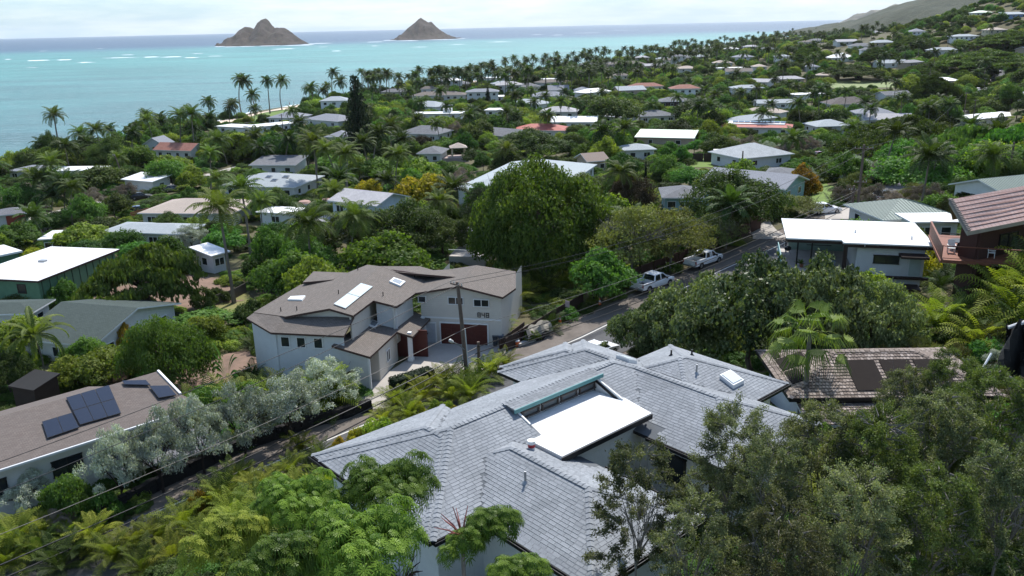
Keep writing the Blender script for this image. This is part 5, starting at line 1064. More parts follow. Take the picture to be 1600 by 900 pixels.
# coast group
house('long white beach villa with a flat roof and many windows', 'the long white beach villa', (395, 199), (466, 192), 9, 1, 'flat', .1, WHITEROOF, WHITE, wins=6)
house('low white villa wing by the beach, left of the longer villa', 'the low white villa wing', (335, 197), (394, 200), 8, 1, 'flat', .1, WHITEROOF, WHITE, wins=3)
house('beach house with a blue grey hip roof, left one of the pair', 'the left blue grey beach roof', (416, 184), (468, 184), 12, 1, 'hip', .3, SLATE, PALEGREY, wins=4)
house('beach house with a blue grey hip roof, right one of the pair', 'the right blue grey beach roof', (474, 186), (528, 190), 12, 1, 'hip', .3, SLATE, PALEGREY, wins=3)
house('pale two storey beach house left of the dark conifer', 'the two storey beach house', (498, 157), (544, 158), 9, 2, 'hip', .35, BLUEROOF, WHITE, wins=3)
r, F, w, d, ze = house('white modern house with a flat roof and a roof cabin, right of the dark conifer', 'the white modern house', (643, 178), (722, 177), 8, 1, 'flat', .1, WHITEROOF, WHITE, wins=3)
m = MB(); m.box(F.W(w*.68, 4.5, ze+.75), (3.2, 3, 1.5), F.P); m.build('roof_cabin', WHITE, r)
house('house with a dark grey roof in front of the white modern house', 'the dark grey roof', (620, 208), (684, 210), 11, 1, 'hip', .35, DKROOF, PALEGREY)
house('low house with a taupe roof behind the coconut palms at the shore', 'the taupe shore roof', (642, 150), (728, 148), 12, 1, 'hip', .25, BR848, OFFWH)
house('small pagoda shaped upper storey above the taupe shore roof', 'the pagoda shaped roof', (656, 139), (682, 139), 5, 2, 'hip', .5, BR848, OFFWH, wins=2)
house('two storey house with a grey brown roof by the shore palms', 'the two storey shore house', (727, 143), (780, 144), 8, 2, 'hip', .3, SLATE, OFFWH, wins=4)
house('long flat white roof at the shore, left part', 'the long flat white shore roof', (743, 122), (800, 121), 12, 1, 'flat', .1, WHITEROOF, OFFWH, wins=3)
house('flat white roof right of the longer one at the shore', 'the shorter flat white shore roof', (843, 124), (876, 123), 10, 1, 'flat', .1, WHITEROOF, OFFWH, wins=2)
house('grey steep roofed house left of centre among tall palms', 'the steep grey roof', (856, 142), (890, 140), 9, 1, 'gable', .5, SLATE, PALEGREY)
house('small grey roof right of the steep grey one', 'the small grey roof', (897, 142), (926, 140), 8, 1, 'hip', .35, SLATE, PALEGREY)
house('brown roofed row near the beach palms at upper centre', 'the brown row near the beach', (950, 101), (1010, 99), 14, 1, 'hip', .3, BR848, TANWALL)
house('house with a reddish hip roof and grey end, upper centre', 'the reddish hip roof', (984, 136), (1038, 134), 9, 1, 'hip', .35, REDBRN, OFFWH)
house('white two storey house with a red brown roof, upper right of centre', 'the red brown two storey roof', (1049, 139), (1097, 138), 9, 2, 'hip', .35, REDBRN, WHITE)
house('wide dark grey roofed house below the red brown one', 'the wide dark grey roof', (1030, 159), (1084, 158), 10, 1, 'hip', .3, DKROOF, DARKWOOD)
house('grey roofed bungalow left of the dark round tree pair', 'the grey bungalow roof', (1000, 182), (1058, 180), 11, 1, 'hip', .3, DKROOF, OFFWH)
house('white two storey house with a light blue grey roof, upper right', 'the white house with a light blue roof', (1146, 137), (1195, 138), 9, 2, 'hip', .25, BLUEROOF, WHITE, wins=4)
house('pale house with a lined grey roof at upper right', 'the lined grey roof', (1183, 160), (1250, 162), 8, 1, 'gable', .3, BLUEROOF, WHITE, wins=4)
r, F, w, d, ze = house('long red roofed house with a white top carrying solar panels', 'the red roof with solar panels', (1126, 198), (1238, 200), 9, 1, 'hip', .22, REDROOF, OFFWH, wins=5)
m = MB(); m.slab([F.W(1.8, 2.4, ze+.75), F.W(w-2.2, 2.4, ze+.75), F.W(w-2.2, 7., ze+1.0), F.W(1.8, 7., ze+1.0)], .5); m.build('upper_roof', WHITEROOF, r)
for k in range(9): m = MB(); m.slab([F.W(3+k*1.7, 4, ze+1.05), F.W(4.55+k*1.7, 4, ze+1.05), F.W(4.55+k*1.7, 6, ze+1.2), F.W(3+k*1.7, 6, ze+1.2)], .06); m.build('solar_panel', SOLAR, r)
house('tan walled house with a pale green low roof, right of centre', 'the pale green roof', (991, 214), (1085, 216), 9, 1, 'shed', .12, PALEGRN, TANWALL, wins=2)
house('house with a terracotta red hip roof left of the dark round tree', 'the terracotta red roof', (800, 204), (884, 204), 10, 1, 'hip', .3, REDROOF, OFFWH)
house('small light grey roof near the lawn, right of centre', 'the small light grey roof', (975, 235), (1027, 233), 8, 1, 'hip', .25, BLUEROOF, OFFWH)
house('rusty white tin roofed cottage among bushes at centre', 'the rusty tin roof', (917, 253), (954, 250), 7, 1, 'gable', .4, roofmat('rusty_tin', (.32, .28, .25), (.25, .2, .17), (.2, .15, .12), .4, 3.), TANWALL)
# blue-grey group right of centre
house('flat white carport roof beside the wooden fence, right of centre', 'the flat white carport', (1118, 239), (1170, 239), 6, 1, 'flat', .1, WHITEROOF, PALEGREY, wins=0, name='carport', cat='carport')
house('large house with a light grey hip roof behind the slate blue one', 'the light grey hip roof', (1160, 248), (1242, 240), 12, 1, 'hip', .35, roofmat('light_grey_hip', (.33, .35, .36), (.38, .4, .41), (.22, .23, .24)), PALEGREY, wins=2)
house('long slate blue gable roofed house behind the broad dark tree', 'the long slate blue roof', (1093, 282), (1228, 296), 10, 1, 'gable', .3, SLATE, TURQ, dang=0, ze=13.6)
house('turquoise walled house with a dark grey hip roof behind the olive tree', 'the turquoise walled house', (1034, 309), (1108, 309), 9, 1, 'hip', .3, DKROOF, TURQ, wins=3)
house('low dark grey roof right of the slate blue one, beside the orange shrub', 'the low dark grey roof', (1195, 270), (1238, 272), 6, 1, 'hip', .25, DKROOF, BRICKR, wins=2)
house('light grey roof in the trees, left of the great spreading tree', 'the light grey roof in the trees', (1276, 198), (1335, 196), 10, 1, 'hip', .3, BLUEROOF, OFFWH)
house('house with dark brown shingle roofs below the playing field', 'the dark brown roof below the field', (1298, 163), (1368, 162), 12, 1, 'hip', .4, roofmat('dark_brown_shingle', (.10, .085, .08), (.13, .11, .10), (.05, .04, .04)), OFFWH)
house('tiny white two storey house at upper right', 'the tiny white two storey house', (1214, 88), (1238, 88), 9, 2, 'hip', .25, BLUEROOF, WHITE, wins=3)
house('white hip roofed hall at upper right', 'the white hip roofed hall', (1300, 90), (1336, 90), 12, 1, 'hip', .5, WHITEROOF, WHITE, wins=3, name='hall', cat='hall')
house('house with a pale roof on the hillside foot, upper right', 'the pale roof at the hillside foot', (1425, 49), (1448, 49), 10, 1, 'hip', .4, SLATE, WHITE, wins=3)
house('long pale house below the hillside, upper right', 'the long pale hillside house', (1491, 58), (1532, 55), 10, 1, 'hip', .25, BLUEROOF, WHITE, wins=5)
house('blue and white house at the upper right corner on the hill', 'the blue and white hill house', (1572, 22), (1606, 22), 10, 1, 'shed', .15, BLUEROOF, mat('blue_wall', (.2, .3, .5)), wins=4)
house('house with a pale turquoise roof on the hill, left of the blue and white one', 'the pale turquoise hill roof', (1524, 20), (1552, 19), 10, 1, 'hip', .3, PALEGRN, OFFWH, wins=3)
house('cream house with a low roof halfway up the hill, upper right', 'the cream house halfway up', (1545, 47), (1575, 46), 10, 1, 'hip', .3, TANROOF, CREAM, wins=3)
house('pale grey gabled house at the right edge above the white roofs', 'the pale grey gable at the right edge', (1588, 150), (1640, 151), 8, 1, 'gable', .3, BLUEROOF, PALEGREY, wins=2)
house('bright white flat roofed building at the right edge under the street', 'the bright white roofs at the right edge', (1530, 186), (1610, 178), 10, 1, 'flat', .1, WHITEROOF, WHITE, wins=4)
for k, (x0, x1, y, rf, wl_) in enumerate(((1028, 1058, 94, BR848, 'long brown roof among palms below the far beach'), (1060, 1090, 107, TANROOF, 'pinkish tan roof below the far palms'), (1116, 1146, 98, TANROOF, 'tan roof with a white wall, upper right of centre'), (1118, 1165, 106, WHITEROOF, 'flat off white roof under the tan one'),
        (1178, 1200, 104, TANROOF, 'tiny tan roof among palms at upper right'), (1190, 1212, 76, SLATE, 'tiny grey roof near the far palms'), (1022, 1048, 76, BR848, 'small brown roof near the far beach palms'), (1096, 1120, 74, WHITEROOF, 'thin white roof near the far beach'), (1260, 1282, 104, SLATE, 'small grey roof beside the umbrella trees'),
        (1380, 1400, 94, SLATE, 'small grey roof beneath the far spreading tree'), (1455, 1500, 78, BLUEROOF, 'pale bluish roof on the lower slope'), (1540, 1562, 90, TANROOF, 'cream roof on the right slope'), (762, 788, 151, WHITEROOF, 'small white roof left of the slim conifer'), (958, 985, 118, BR848, 'brown roof behind the yellow green bushes'),
        (505, 545, 214, SLATE, 'grey roof left of the dark conifer'), (756, 790, 172, WHITEROOF, 'low white roof below the slim conifer'), (650, 690, 240, DKROOF, 'dark roof behind the yellow green bush'))):
    house(wl_, 'the '+wl_.split(',')[0], (x0, y), (x1, y), 9, 1, 'hip' if rf is not WHITEROOF else 'flat', .35, rf, OFFWH, wins=2, side_win=False)
# green metal roofs at right
r, F, w, d, ze = house('house with a sage green ribbed roof at the right edge', 'the sage green ribbed roof', (1573, 306), (1700, 292), 9, 1, 'gable', .3, GRNMET, WHITE, ze=16.6, seam=.4, dang=0, wins=3)
r, F, w, d, ze = house('house with a sage green ribbed hip roof behind the white flat roof', 'the sage green hip roof', (1380, 344), (1500, 338), 9.5, 1, 'hip', .3, GRNMET, OFFWH, ze=15.2, seam=.4, wins=3)
house('white flat roof lying between the green ribbed roof and the pink tiled one', 'the white flat roof by the green ribs', (1424, 347), (1510, 346), 4.6, 1, 'flat', .1, WHITEROOF, OFFWH, ze=16.6, wins=2, side_win=False)
# tank, pavilion
def tank(px, py, rad, h, label):
    c = onground(px, py); r = empty('water_tank', c, label, 'tank'); m = MB(); m.tube([c-Vector((0, 0, .5)), c+Vector((0, 0, h))], rad, 18); m.build('wall', WHITE, r)
    m = MB(); m.tube([c+Vector((0, 0, h+.01)), c+Vector((0, 0, h+.35)), c+Vector((0, 0, h+.55))], [rad, rad*.75, .15], 18); m.build('roof', mat('rusty_pink_tank_top', (.42, .27, .22), .8, .3), r); foot(*[c+Vector((cos(a)*rad, sin(a)*rad, 0)) for a in np.linspace(0, 6, 8)]); protect([c, c+Vector((rad, 0, h)), c+Vector((-rad, 0, h))])
tank(477, 330, 1.3, 1.6, 'white drum shaped tank with a rusty top right of the garage block'); tank(511, 324, 1.0, 1.3, 'smaller white drum tank beside the pale blue house')
c = onground(704, 252); r = empty('pavilion', c, 'small cream pavilion with a pyramid roof on a walled terrace', 'pavilion'); F = Frame(c.x, c.y, 8)
m = MB(); m.box(F.W(0, 0, c.z+.6), (9, 5, 1.2), F.P); m.build('terrace_wall', mat('pinkish_block', (.38, .30, .27), .9), r)
for sx in (.5, 3.7):
    for sy in (-1.4, 1.6): m = MB(); m.box(F.W(sx, sy, c.z+2.4), (.25, .25, 2.4), F.P); m.build('post', CREAM, r)
m = MB(); roofmesh(m, F, hipfacets(-.1, 4.3, -2., 2.2, c.z+3.6, .5), .15); m.build('roof', [TANROOF, CREAM], r); foot(F.W(-4.5, -2.5), F.W(4.5, -2.5), F.W(4.5, 2.5), F.W(-4.5, 2.5)); protect([F.W(-4.5, -2, c.z+1), F.W(4.5, -2, c.z+4.5)])
# garden fences and the retaining wall along the road
def fence(pts, h, m, label, seg=2.4, name='fence', cat='fence', th=.06, unit='panel', base=.3, boards=0):
    r = empty(name, pts[0], label, cat); P = [Vector((p[0], p[1], 0)) for p in pts]
    for a, b in zip(P, P[1:]):
        n = max(1, round((b-a).length/seg)); 
        for k in range(n):
            s, e = a.lerp(b, k/n), a.lerp(b, (k+1)/n); zs, zz = Gf(s.x, s.y), Gf(e.x, e.y); d = (e-s).normalized()
            po = MB(); po.beam((s.x, s.y, zs-.3), (s.x, s.y, zs+h+.12), .12, .12); po.build('post', m, r)
            if boards:
                for j in range(boards):
                    z0 = h*(j+.5)/boards; q = MB(); q.beam(Vector((s.x, s.y, zs+z0))+d*.07, Vector((e.x, e.y, zz+z0))-d*.07, .04, h/boards*.82); q.build('board', m, r)
            else:
                q = MB(); A = Vector((s.x, s.y, zs+h/2))+d*.065; B = Vector((e.x, e.y, zz+h/2))-d*.065; q.beam(A, B, th, h); q.build(unit, m, r)
    return r
fx = lambda x, y, z: tuple(U(x, y, z))
fence([fx(790, 552, 8), fx(866, 504, 8.3), fx(912, 479, 8.6)], 1.5, DARKWOOD, 'dark red brown board fence along the road, before the palms')
fence([fx(925, 471, 8.7), fx(958, 452, 9), fx(1060, 415, 9.6), fx(1188, 361, 10.9)], 1.6, mat('brown_fence', (.075, .04, .03), .85), 'dark board fence behind the two parked pickups')
fence([fx(780, 549, 8), fx(820, 520, 8)], 1.1, DARKWOOD, 'low dark fence right of the garage door')
fence([fx(205, 345, 4.5), fx(255, 330, 4.6)], 1.4, mat('orange_brown_fence', (.34, .12, .06), .7), 'orange brown slatted fence beside the tan roof', boards=4)
fence([fx(220, 292, 4), fx(262, 280, 4)], 1.2, DARKWOOD, 'low brown fence in front of the small white outbuilding')
fence([fx(1078, 250, 8), fx(1120, 250, 8)], 1.9, DARKWOOD, 'dark wooden fence at the far end of the lawn', unit='panel')
fence([fx(423, 405, 6.5), fx(452, 392, 6.5)], 1.5, mat('grey_brown_fence', (.12, .10, .085), .9), 'weathered grey fence below the yellow palms')
fence([fx(330, 475, 6.5), fx(365, 462, 6.5), fx(385, 452, 6.5)], 1.3, mat('grey_brown_fence', (.12, .10, .085), .9), 'weathered grey fence at the foot of the coconut palm')
# lattice gate
c0, c1 = U(912, 478, 8.6), U(922, 472, 8.7); d = (c1-c0).normalized(); r = empty('gate', c0, 'brown lattice gate in the roadside fence', 'gate'); z = Gf(c0.x, c0.y)
m = MB(); L = (c1-c0).length
for zz in (.1, 1.9): m.beam(Vector((c0.x, c0.y, z+zz)), Vector((c0.x, c0.y, z+zz))+d*L, .07, .07)
m.build('rail', mat('lattice_brown', (.2, .14, .11)), r)
for k in range(6):
    s = MB(); s.beam(Vector((c0.x, c0.y, z+.14))+d*(L*k/5), Vector((c0.x, c0.y, z+1.86))+d*(L*((k+2) % 6)/5), .035, .035); s.build('lattice_slat', MATS['lattice_brown'], r)
def lavawall(pts, h, th, label):
    mb = MB(); P = [Vector((*p, 0)) if len(p) == 2 else Vector((p[0], p[1], 0)) for p in pts]; S = []
    for a, b in zip(P, P[1:]):
        n = max(1, int((b-a).length/.5)); S += [a.lerp(b, k/n) for k in range(n)]
    for i in range(len(S)-1):
        a, b = S[i], S[i+1]
        for lv in range(int(h/.35)):
            c = (a+b)/2+Vector((random.uniform(-.05, .05), random.uniform(-.06, .06), Gf(a.x, a.y)+.1+lv*.35)); mb.box(c, (.55*random.uniform(.8, 1.05), th*random.uniform(.85, 1.1), .4), (b-a)+Vector((random.uniform(-.05, .05), random.uniform(-.05, .05), random.uniform(-.05, .05))))
    r = empty('stone_wall', S[0], label, 'wall'); tag(mb.build('stone', ROCKW, r), kind='stuff')
lavawall([U(140, 822, 7.5)[:2], U(255, 762, 7.5)[:2], U(380, 705, 7.5)[:2], U(480, 672, 7.5)[:2], U(590, 640, 7.6)[:2]], 1.3, .45, 'low black lava rock wall along the road at lower left')

# the further houses one sees only as roofs between the trees
hr2 = random.Random(12); EXTRA = []
HL = [Vector((f[0][0]+f[2][0], f[0][1]+f[2][1], 0))/2 for f in FOOT]
RFS = [('grey', GREYROOF), ('pale blue grey', BLUEROOF), ('brown', BR848), ('tan', TANROOF), ('dark grey', DKROOF), ('slate', SLATE), ('white', WHITEROOF), ('light grey', MATS['light_grey_roof']), ('pale blue grey', BLUEROOF), ('dark grey', DKROOF)]
tries = 0
while len(EXTRA) < 58 and tries < 6000:
    tries += 1; Y = math.exp(hr2.uniform(math.log(225), math.log(1050))); X = hr2.uniform(-.30, .66)*Y; z = Gf(X, Y)
    sh_ = float(np.interp(Y, [p[1] for p in SHORE], [p[0] for p in SHORE]))
    if X < sh_+28 or z > 24 or z < 1.5: continue
    q = PJ((X, Y, z+3)); 
    if not (560 < q[0] < 1620) or min((h-Vector((X, Y, 0))).length for h in HL) < 19: continue
    d_, _ = roaddist(np.array([X]), np.array([Y]))
    if d_[0] < 14 or (1280 < q[0] < 1430 and 118 < q[1] < 145): continue
    w = hr2.uniform(12, 19); dp_ = hr2.uniform(8, 11); ang = hr2.choice((0, 12, -10, 35, -40)); F = Frame(X-w/2*cos(radians(ang)), Y-w/2*sin(radians(ang)), ang); st = 2 if hr2.random() < .18 else 1; ze = z+2.8*st; cn, rm = hr2.choice(RFS); kd = 'flat' if cn == 'white' and hr2.random() < .5 else hr2.choice(('hip', 'hip', 'gable'))
    r = empty('house', (X, Y, z), None, 'house', 'houses among the trees'); wb = MB(); box_walls(wb, F, .6, w-.6, .6, dp_-.6, z-2, ze-.08); gable_ends(wb, F, 0, w, 0, dp_, ze, .33, kd, .6); wb.build('wall', hr2.choice((WHITE, OFFWH, PALEGREY, TANWALL)), r)
    rb = MB(); roofmesh(rb, F, hipfacets(0, w, 0, dp_, ze, .33, kd), .18); rb.build('roof', [rm, WHITE], r)
    for k in range(3): window(r, F.W(.6+(w-1.2)*(k+.5)/3, .58, ze-1.25), -F.Q, 1.5, 1.1, WHITE)
    FOOT.append([tuple(F.W(a, b))[:2] for a, b in ((0, 0), (w, 0), (w, dp_), (0, dp_))]); HL.append(Vector((X, Y, 0))); protect([F.W(a, b, zz) for a in (0, w) for b in (0, dp_) for zz in (ze-.8, ze+.9)])
    EXTRA.append(dict(o=r, kind='house', desc='%s roofed house' % cn if kd != 'flat' else 'flat white roofed house', p=Vector((X, Y, z)), H=4*st, R=w/2, label=None))
print('extra houses', len(EXTRA))
# ------------------------------------------------------------------ vehicles
TYRE = mat('tyre_rubber', (.015, .015, .015), .8, .2); RIM = mat('wheel_rim', (.35, .35, .36), .35, .2, metal=.8)
CARGL = glassmat('car_glass', (.012, .015, .018), .06); TAILR = mat('tail_light_red', (.35, .01, .01), .3); LAMPW = mat('headlight_lens', (.7, .7, .68), .15)
def paint(name, c):
    if name in MATS: return MATS[name]
    m, n, l, b = newmat(name); b.inputs['Base Color'].default_value = (*c, 1); b.inputs['Roughness'].default_value = .32; b.inputs['Coat Weight'].default_value = .6; b.inputs['Coat Roughness'].default_value = .08
    t = n.new('ShaderNodeTexCoord'); a = n.new('ShaderNodeTexNoise'); a.inputs['Scale'].default_value = 2.5; l.new(t.outputs['Object'], a.inputs['Vector']); r = n.new('ShaderNodeMapRange'); r.inputs[3].default_value = .22; r.inputs[4].default_value = .5; l.new(a.outputs[0], r.inputs[0]); l.new(r.outputs[0], b.inputs['Roughness'])
    return m
def loft(mb, secs, mi=0):
    """closed rings (same count) joined end to end, capped"""
    base = len(mb.v); n = len(secs[0])
    for r in secs: mb.v += [tuple(p) for p in r]; mb.t += [0.]*n
    for i in range(len(secs)-1):
        for k in range(n): k2 = (k+1) % n; mb.f.append((base+i*n+k, base+i*n+k2, base+(i+1)*n+k2, base+(i+1)*n+k)); mb.m.append(mi); mb.uv += [(0, 0)]*4
    for s, o in ((0, 1), (len(secs)-1, 0)):
        f = [base+s*n+k for k in range(n)]; mb.f.append(tuple(f[::-1] if o else f)); mb.m.append(mi); mb.uv += [(0, 0)]*n
def wheelset(root, W, xs, hw, r=.36):
    for x in xs:
        for s in (-1, 1):
            c = W(x, s*(hw-.1), r); ax = (W(x, 1, r)-W(x, 0, r)).normalized()*s; m = MB(); m.tube([c-ax*.11, c+ax*.07, c+ax*.11], [r, r, r*.9], 16); t = m.build('tyre', TYRE, root)
            m = MB(); m.tube([c+ax*.1, c+ax*.125], [r*.62, r*.5], 12); m.build('rim', RIM, t)
def car(loc, deg, col, label, L=4.5, Wd=1.8, H=1.48, cab=(-.42, .2), hood=.93, name='parked_car', group=None, suv=False):
    """x forward; body lofted across its length, greenhouse above with separate glass"""
    F = Frame(loc[0], loc[1], deg); z0 = loc[2]; W = lambda x, y, z: F.W(x, y, z0+z); r = empty(name, loc, label, 'car', group); h = Wd/2
    prof = [(-L/2, .35, .82 if not suv else .95, .9), (-L/2+.1, .25, .9 if not suv else 1.0, .97), (-L*.3, .2, hood, 1), (0, .2, hood, 1), (L*.25, .2, hood*.98, 1), (L*.42, .22, hood*.86, .97), (L/2-.04, .3, hood*.72, .88), (L/2, .4, hood*.6, .82)]
    S = []
    for x, zb, zt, k in prof: w = h*k; S.append([W(x, -w*.94, zb), W(x, w*.94, zb), W(x, w, (zb+zt)*.5), W(x, w*.97, zt-.06), W(x, w*.86, zt), W(x, -w*.86, zt), W(x, -w*.97, zt-.06), W(x, -w, (zb+zt)*.5)])
    mb = MB(); loft(mb, S); body = mb.build('body', col, r, smooth=False)
    xa, xb = L*cab[0], L*cab[1]; ra, rb_ = xa+(.25 if suv else .7), xb-.75
    mb = MB(); loft(mb, [[W(xa, -h*.84, hood-.02), W(xa, h*.84, hood-.02), W(ra, h*.68, H-.05), W(ra, -h*.68, H-.05)], [W(xb, -h*.84, hood-.02), W(xb, h*.84, hood-.02), W(rb_, h*.68, H-.05), W(rb_, -h*.68, H-.05)]]); mb.build('window_glass', CARGL, r)
    mb = MB(); loft(mb, [[W(ra-.06, -h*.69, H-.07), W(ra-.06, h*.69, H-.07), W(ra+.1, h*.6, H), W(ra+.1, -h*.6, H)], [W(rb_+.06, -h*.69, H-.07), W(rb_+.06, h*.69, H-.07), W(rb_-.1, h*.6, H), W(rb_-.1, -h*.6, H)]]); mb.build('roof', col, r)
    for x0, x1 in ((xa, ra), (xb, rb_)):
        for s in (-1, 1): mb = MB(); mb.beam(W(x0, s*h*.84, hood-.02), W(x1, s*h*.69, H-.06), .09, .07); mb.build('pillar', col, r)
    for s in (-1, 1): mb = MB(); mb.box(W((xa+xb)/2, s*h*.79, (hood+H)/2-.03), (.09, .06, H-hood-.06), F.P, up=F.Q*(-s*.25)+Vector((0, 0, 1))); mb.build('pillar', col, r)
    for s in (-1, 1):
        mb = MB(); mb.box(W(-L/2+.02, s*h*.68, .72 if not suv else .82), (.1, .32, .16), F.P); mb.build('tail_light', TAILR, r)
        mb = MB(); mb.box(W(L/2-.1, s*h*.66, .6), (.12, .34, .14), F.P); mb.build('headlight', LAMPW, r)
    wheelset(r, W, (-L*.3, L*.31), h, .33 if not suv else .37); return r
def pickup(loc, deg, col, label, L=5.6, Wd=1.95, ext=False):
    F = Frame(loc[0], loc[1], deg); z0 = loc[2]; W = lambda x, y, z: F.W(x, y, z0+z); r = empty('pickup_truck', loc, label, 'pickup truck', 'white pickups parked along the road'); h = Wd/2; B = 1.12
    c0 = -L/2+2.0   # rear of cab
    # cab block + hood, lofted along x
    def ring(x, zb, zt, k): w = h*k; return [W(x, -w*.95, zb), W(x, w*.95, zb), W(x, w, zb+.3), W(x, w*.985, zt-.1), W(x, w*.9, zt), W(x, -w*.9, zt), W(x, -w*.985, zt-.1), W(x, -w, zb+.3)]
    mb = MB(); loft(mb, [ring(c0, .42, B, 1), ring(c0+1.9, .4, B, 1), ring(c0+2.3, .42, B+.02, 1), ring(L/2-.5, .42, B-.06, .98), ring(L/2-.08, .45, B-.16, .92), ring(L/2, .5, B-.35, .88)]); mb.build('body', col, r)
    xa, xb, H = c0+.02, c0+2.35, 1.82; ra, rb_ = xa+.22, xb-.75
    mb = MB(); loft(mb, [[W(xa, -h*.9, B-.02), W(xa, h*.9, B-.02), W(ra, h*.76, H-.07), W(ra, -h*.76, H-.07)], [W(xb, -h*.9, B-.02), W(xb, h*.9, B-.02), W(rb_, h*.76, H-.07), W(rb_, -h*.76, H-.07)]]); mb.build('window_glass', CARGL, r)
    mb = MB(); loft(mb, [[W(ra-.07, -h*.78, H-.1), W(ra-.07, h*.78, H-.1), W(ra+.1, h*.68, H), W(ra+.1, -h*.68, H)], [W(rb_+.07, -h*.78, H-.1), W(rb_+.07, h*.78, H-.1), W(rb_-.12, h*.68, H), W(rb_-.12, -h*.68, H)]]); mb.build('roof', col, r)
    for x0, x1 in ((xa, ra), (xb, rb_)):
        for s in (-1, 1): mb = MB(); mb.beam(W(x0, s*h*.9, B-.02), W(x1, s*h*.77, H-.08), .14, .09); mb.build('pillar', col, r)
    for t in ((.52,) if not ext else (.42, .55)):
        for s in (-1, 1): mb = MB(); mb.box(W(xa+(xb-xa)*t-.1, s*h*.84, (B+H)/2-.04), (.13, .06, H-B-.08), F.P, up=F.Q*(-s*.2)+Vector((0, 0, 1))); mb.build('pillar', col, r)
    # open bed: two sides, floor, tailgate, front wall
    for s in (-1, 1):
        mb = MB(); mb.box(W((c0-L/2)/2+.0, s*(h-.06), .8), (c0+L/2-.04, .12, .66), F.P); mb.box(W((c0-L/2)/2, s*(h-.09), B+.02), (c0+L/2-.06, .17, .05), F.P); mb.build('bed_side', col, r)
        mb = MB(); mb.box(W(-L/2+.01, s*(h-.09), .93), (.06, .15, .34), F.P); mb.build('tail_light', TAILR, r)
        mb = MB(); mb.box(W(c0+1.95, s*(h+.1), B+.1), (.12, .22, .2), F.P); mb.build('mirror', BLACK, r)
        mb = MB(); mb.box(W(L/2-.1, s*h*.7, .78), (.14, .36, .2), F.P); mb.build('headlight', LAMPW, r)
        for x in (-L*.31, L*.33):
            m = MB(); q = [W(x+.46*cos(a), s*(h+.006), .4+.44*sin(a)) for a in np.linspace(0, pi, 9)]; m.face(q if s < 0 else q[::-1]); m.build('wheel_arch', BLACK, r)
    mb = MB(); mb.box(W((c0-L/2)/2, 0, .62), (c0+L/2-.1, Wd-.26, .08), F.P); mb.build('bed_floor', BLACK, r)
    for k in range(5): mb = MB(); mb.box(W((c0-L/2)/2, -.6+k*.3, .67), (c0+L/2-.15, .06, .02), F.P); mb.build('bed_rib', GREYMETAL, r)
    mb = MB(); mb.box(W(-L/2+.03, 0, .84), (.08, Wd-.26, .58), F.P); mb.build('tailgate', col, r)
    mb = MB(); mb.box(W(-L/2-.08, 0, .5), (.16, Wd-.1, .16), F.P); mb.build('rear_bumper', GREYMETAL, r); mb = MB(); mb.box(W(-L/2-.015, 0, .66), (.02, .34, .14), F.P); mb.build('number_plate', mat('plate_white', (.6, .6, .58)), r)
    wheelset(r, W, (-L*.31, L*.33), h, .38); return r
WP = paint('white_car_paint', (.78, .79, .8)); BP = paint('black_car_paint', (.012, .012, .014)); SP_ = paint('silver_car_paint', (.35, .36, .38)); RP = paint('dark_red_car_paint', (.12, .012, .015)); BLP = paint('dark_blue_car_paint', (.02, .035, .08)); GP = paint('grey_car_paint', (.12, .125, .13))
def onroad(px, py, zz=None): c = onground(px, py); return (c.x, c.y, c.z+.03)
p1_ = onroad(1020, 450); pickup(p1_, 41, WP, 'white pickup with a single long cab, the nearer of the two on the dirt shoulder'); protect([Vector(p1_), Vector(p1_)+Vector((3, 2, 1.8)), Vector(p1_)+Vector((-3, -2, 0))])
p2_ = onroad(1099, 414); pickup(p2_, 42, WP, 'white pickup with an extended cab, the farther of the two on the dirt shoulder', ext=True); protect([Vector(p2_), Vector(p2_)+Vector((3, 2, 1.8)), Vector(p2_)+Vector((-3, -2, 0))])
c = U(934, 545, 8.9); car((c.x, c.y, Gf(c.x, c.y)+.06), 41, WP, 'white car on the road, just showing over the grey shingle roof'); protect([c, c+Vector((2, 1, 1))])
SA = 57
for i, (px, py, col, lab, suv) in enumerate(((1492, 176, BP, 'black off roader parked under the great spreading tree', True), (1516, 156, WP, 'white car first in the row on the far street', False), (1523, 149, SP_, 'silver car second in the row on the far street', False), (1528, 143, WP, 'white van like car third in the row on the far street', True),
        (1534, 138, BP, 'black car in the middle of the far street row', False), (1540, 134, GP, 'dark grey car beside the road bend on the far street', True), (1546, 129, BP, 'black car near the upper end of the far street row', True), (1552, 124, SP_, 'silver car near the upper end of the far street', False), (1557, 119, WP, 'white car at the top end of the far street', False), (1506, 166, SP_, 'silver car in the shade beside the utility pole on the far street', False),
        (1562, 114, BP, 'black car last at the top of the far street', False))):
    car(onroad(px, py), SA, col, lab, suv=suv, H=1.7 if suv else 1.45, group='cars parked along the far street'); 
car(onroad(1281, 246), 20, RP, 'dark red car parked behind the orange shrub'); car(onroad(1288, 333), 10, WP, 'white car parked at the corner driveway'); c = onroad(1381, 312); car(c, 30, WP, 'white car showing behind the sage green hip roof'); car(onroad(221, 311), 25, BP, 'black car by the brown fence at left'); car(onroad(272, 299), 25, GP, 'dark grey car on the left side street'); car(onroad(219, 333), 20, BLP, 'dark blue car beside the orange brown fence')
for q in ((1281, 246), (1288, 333), (221, 311), (272, 299)): c = Vector(onroad(*q)); protect([c, c+Vector((2, 1, 1.4)), c+Vector((-2, -1, 0))])
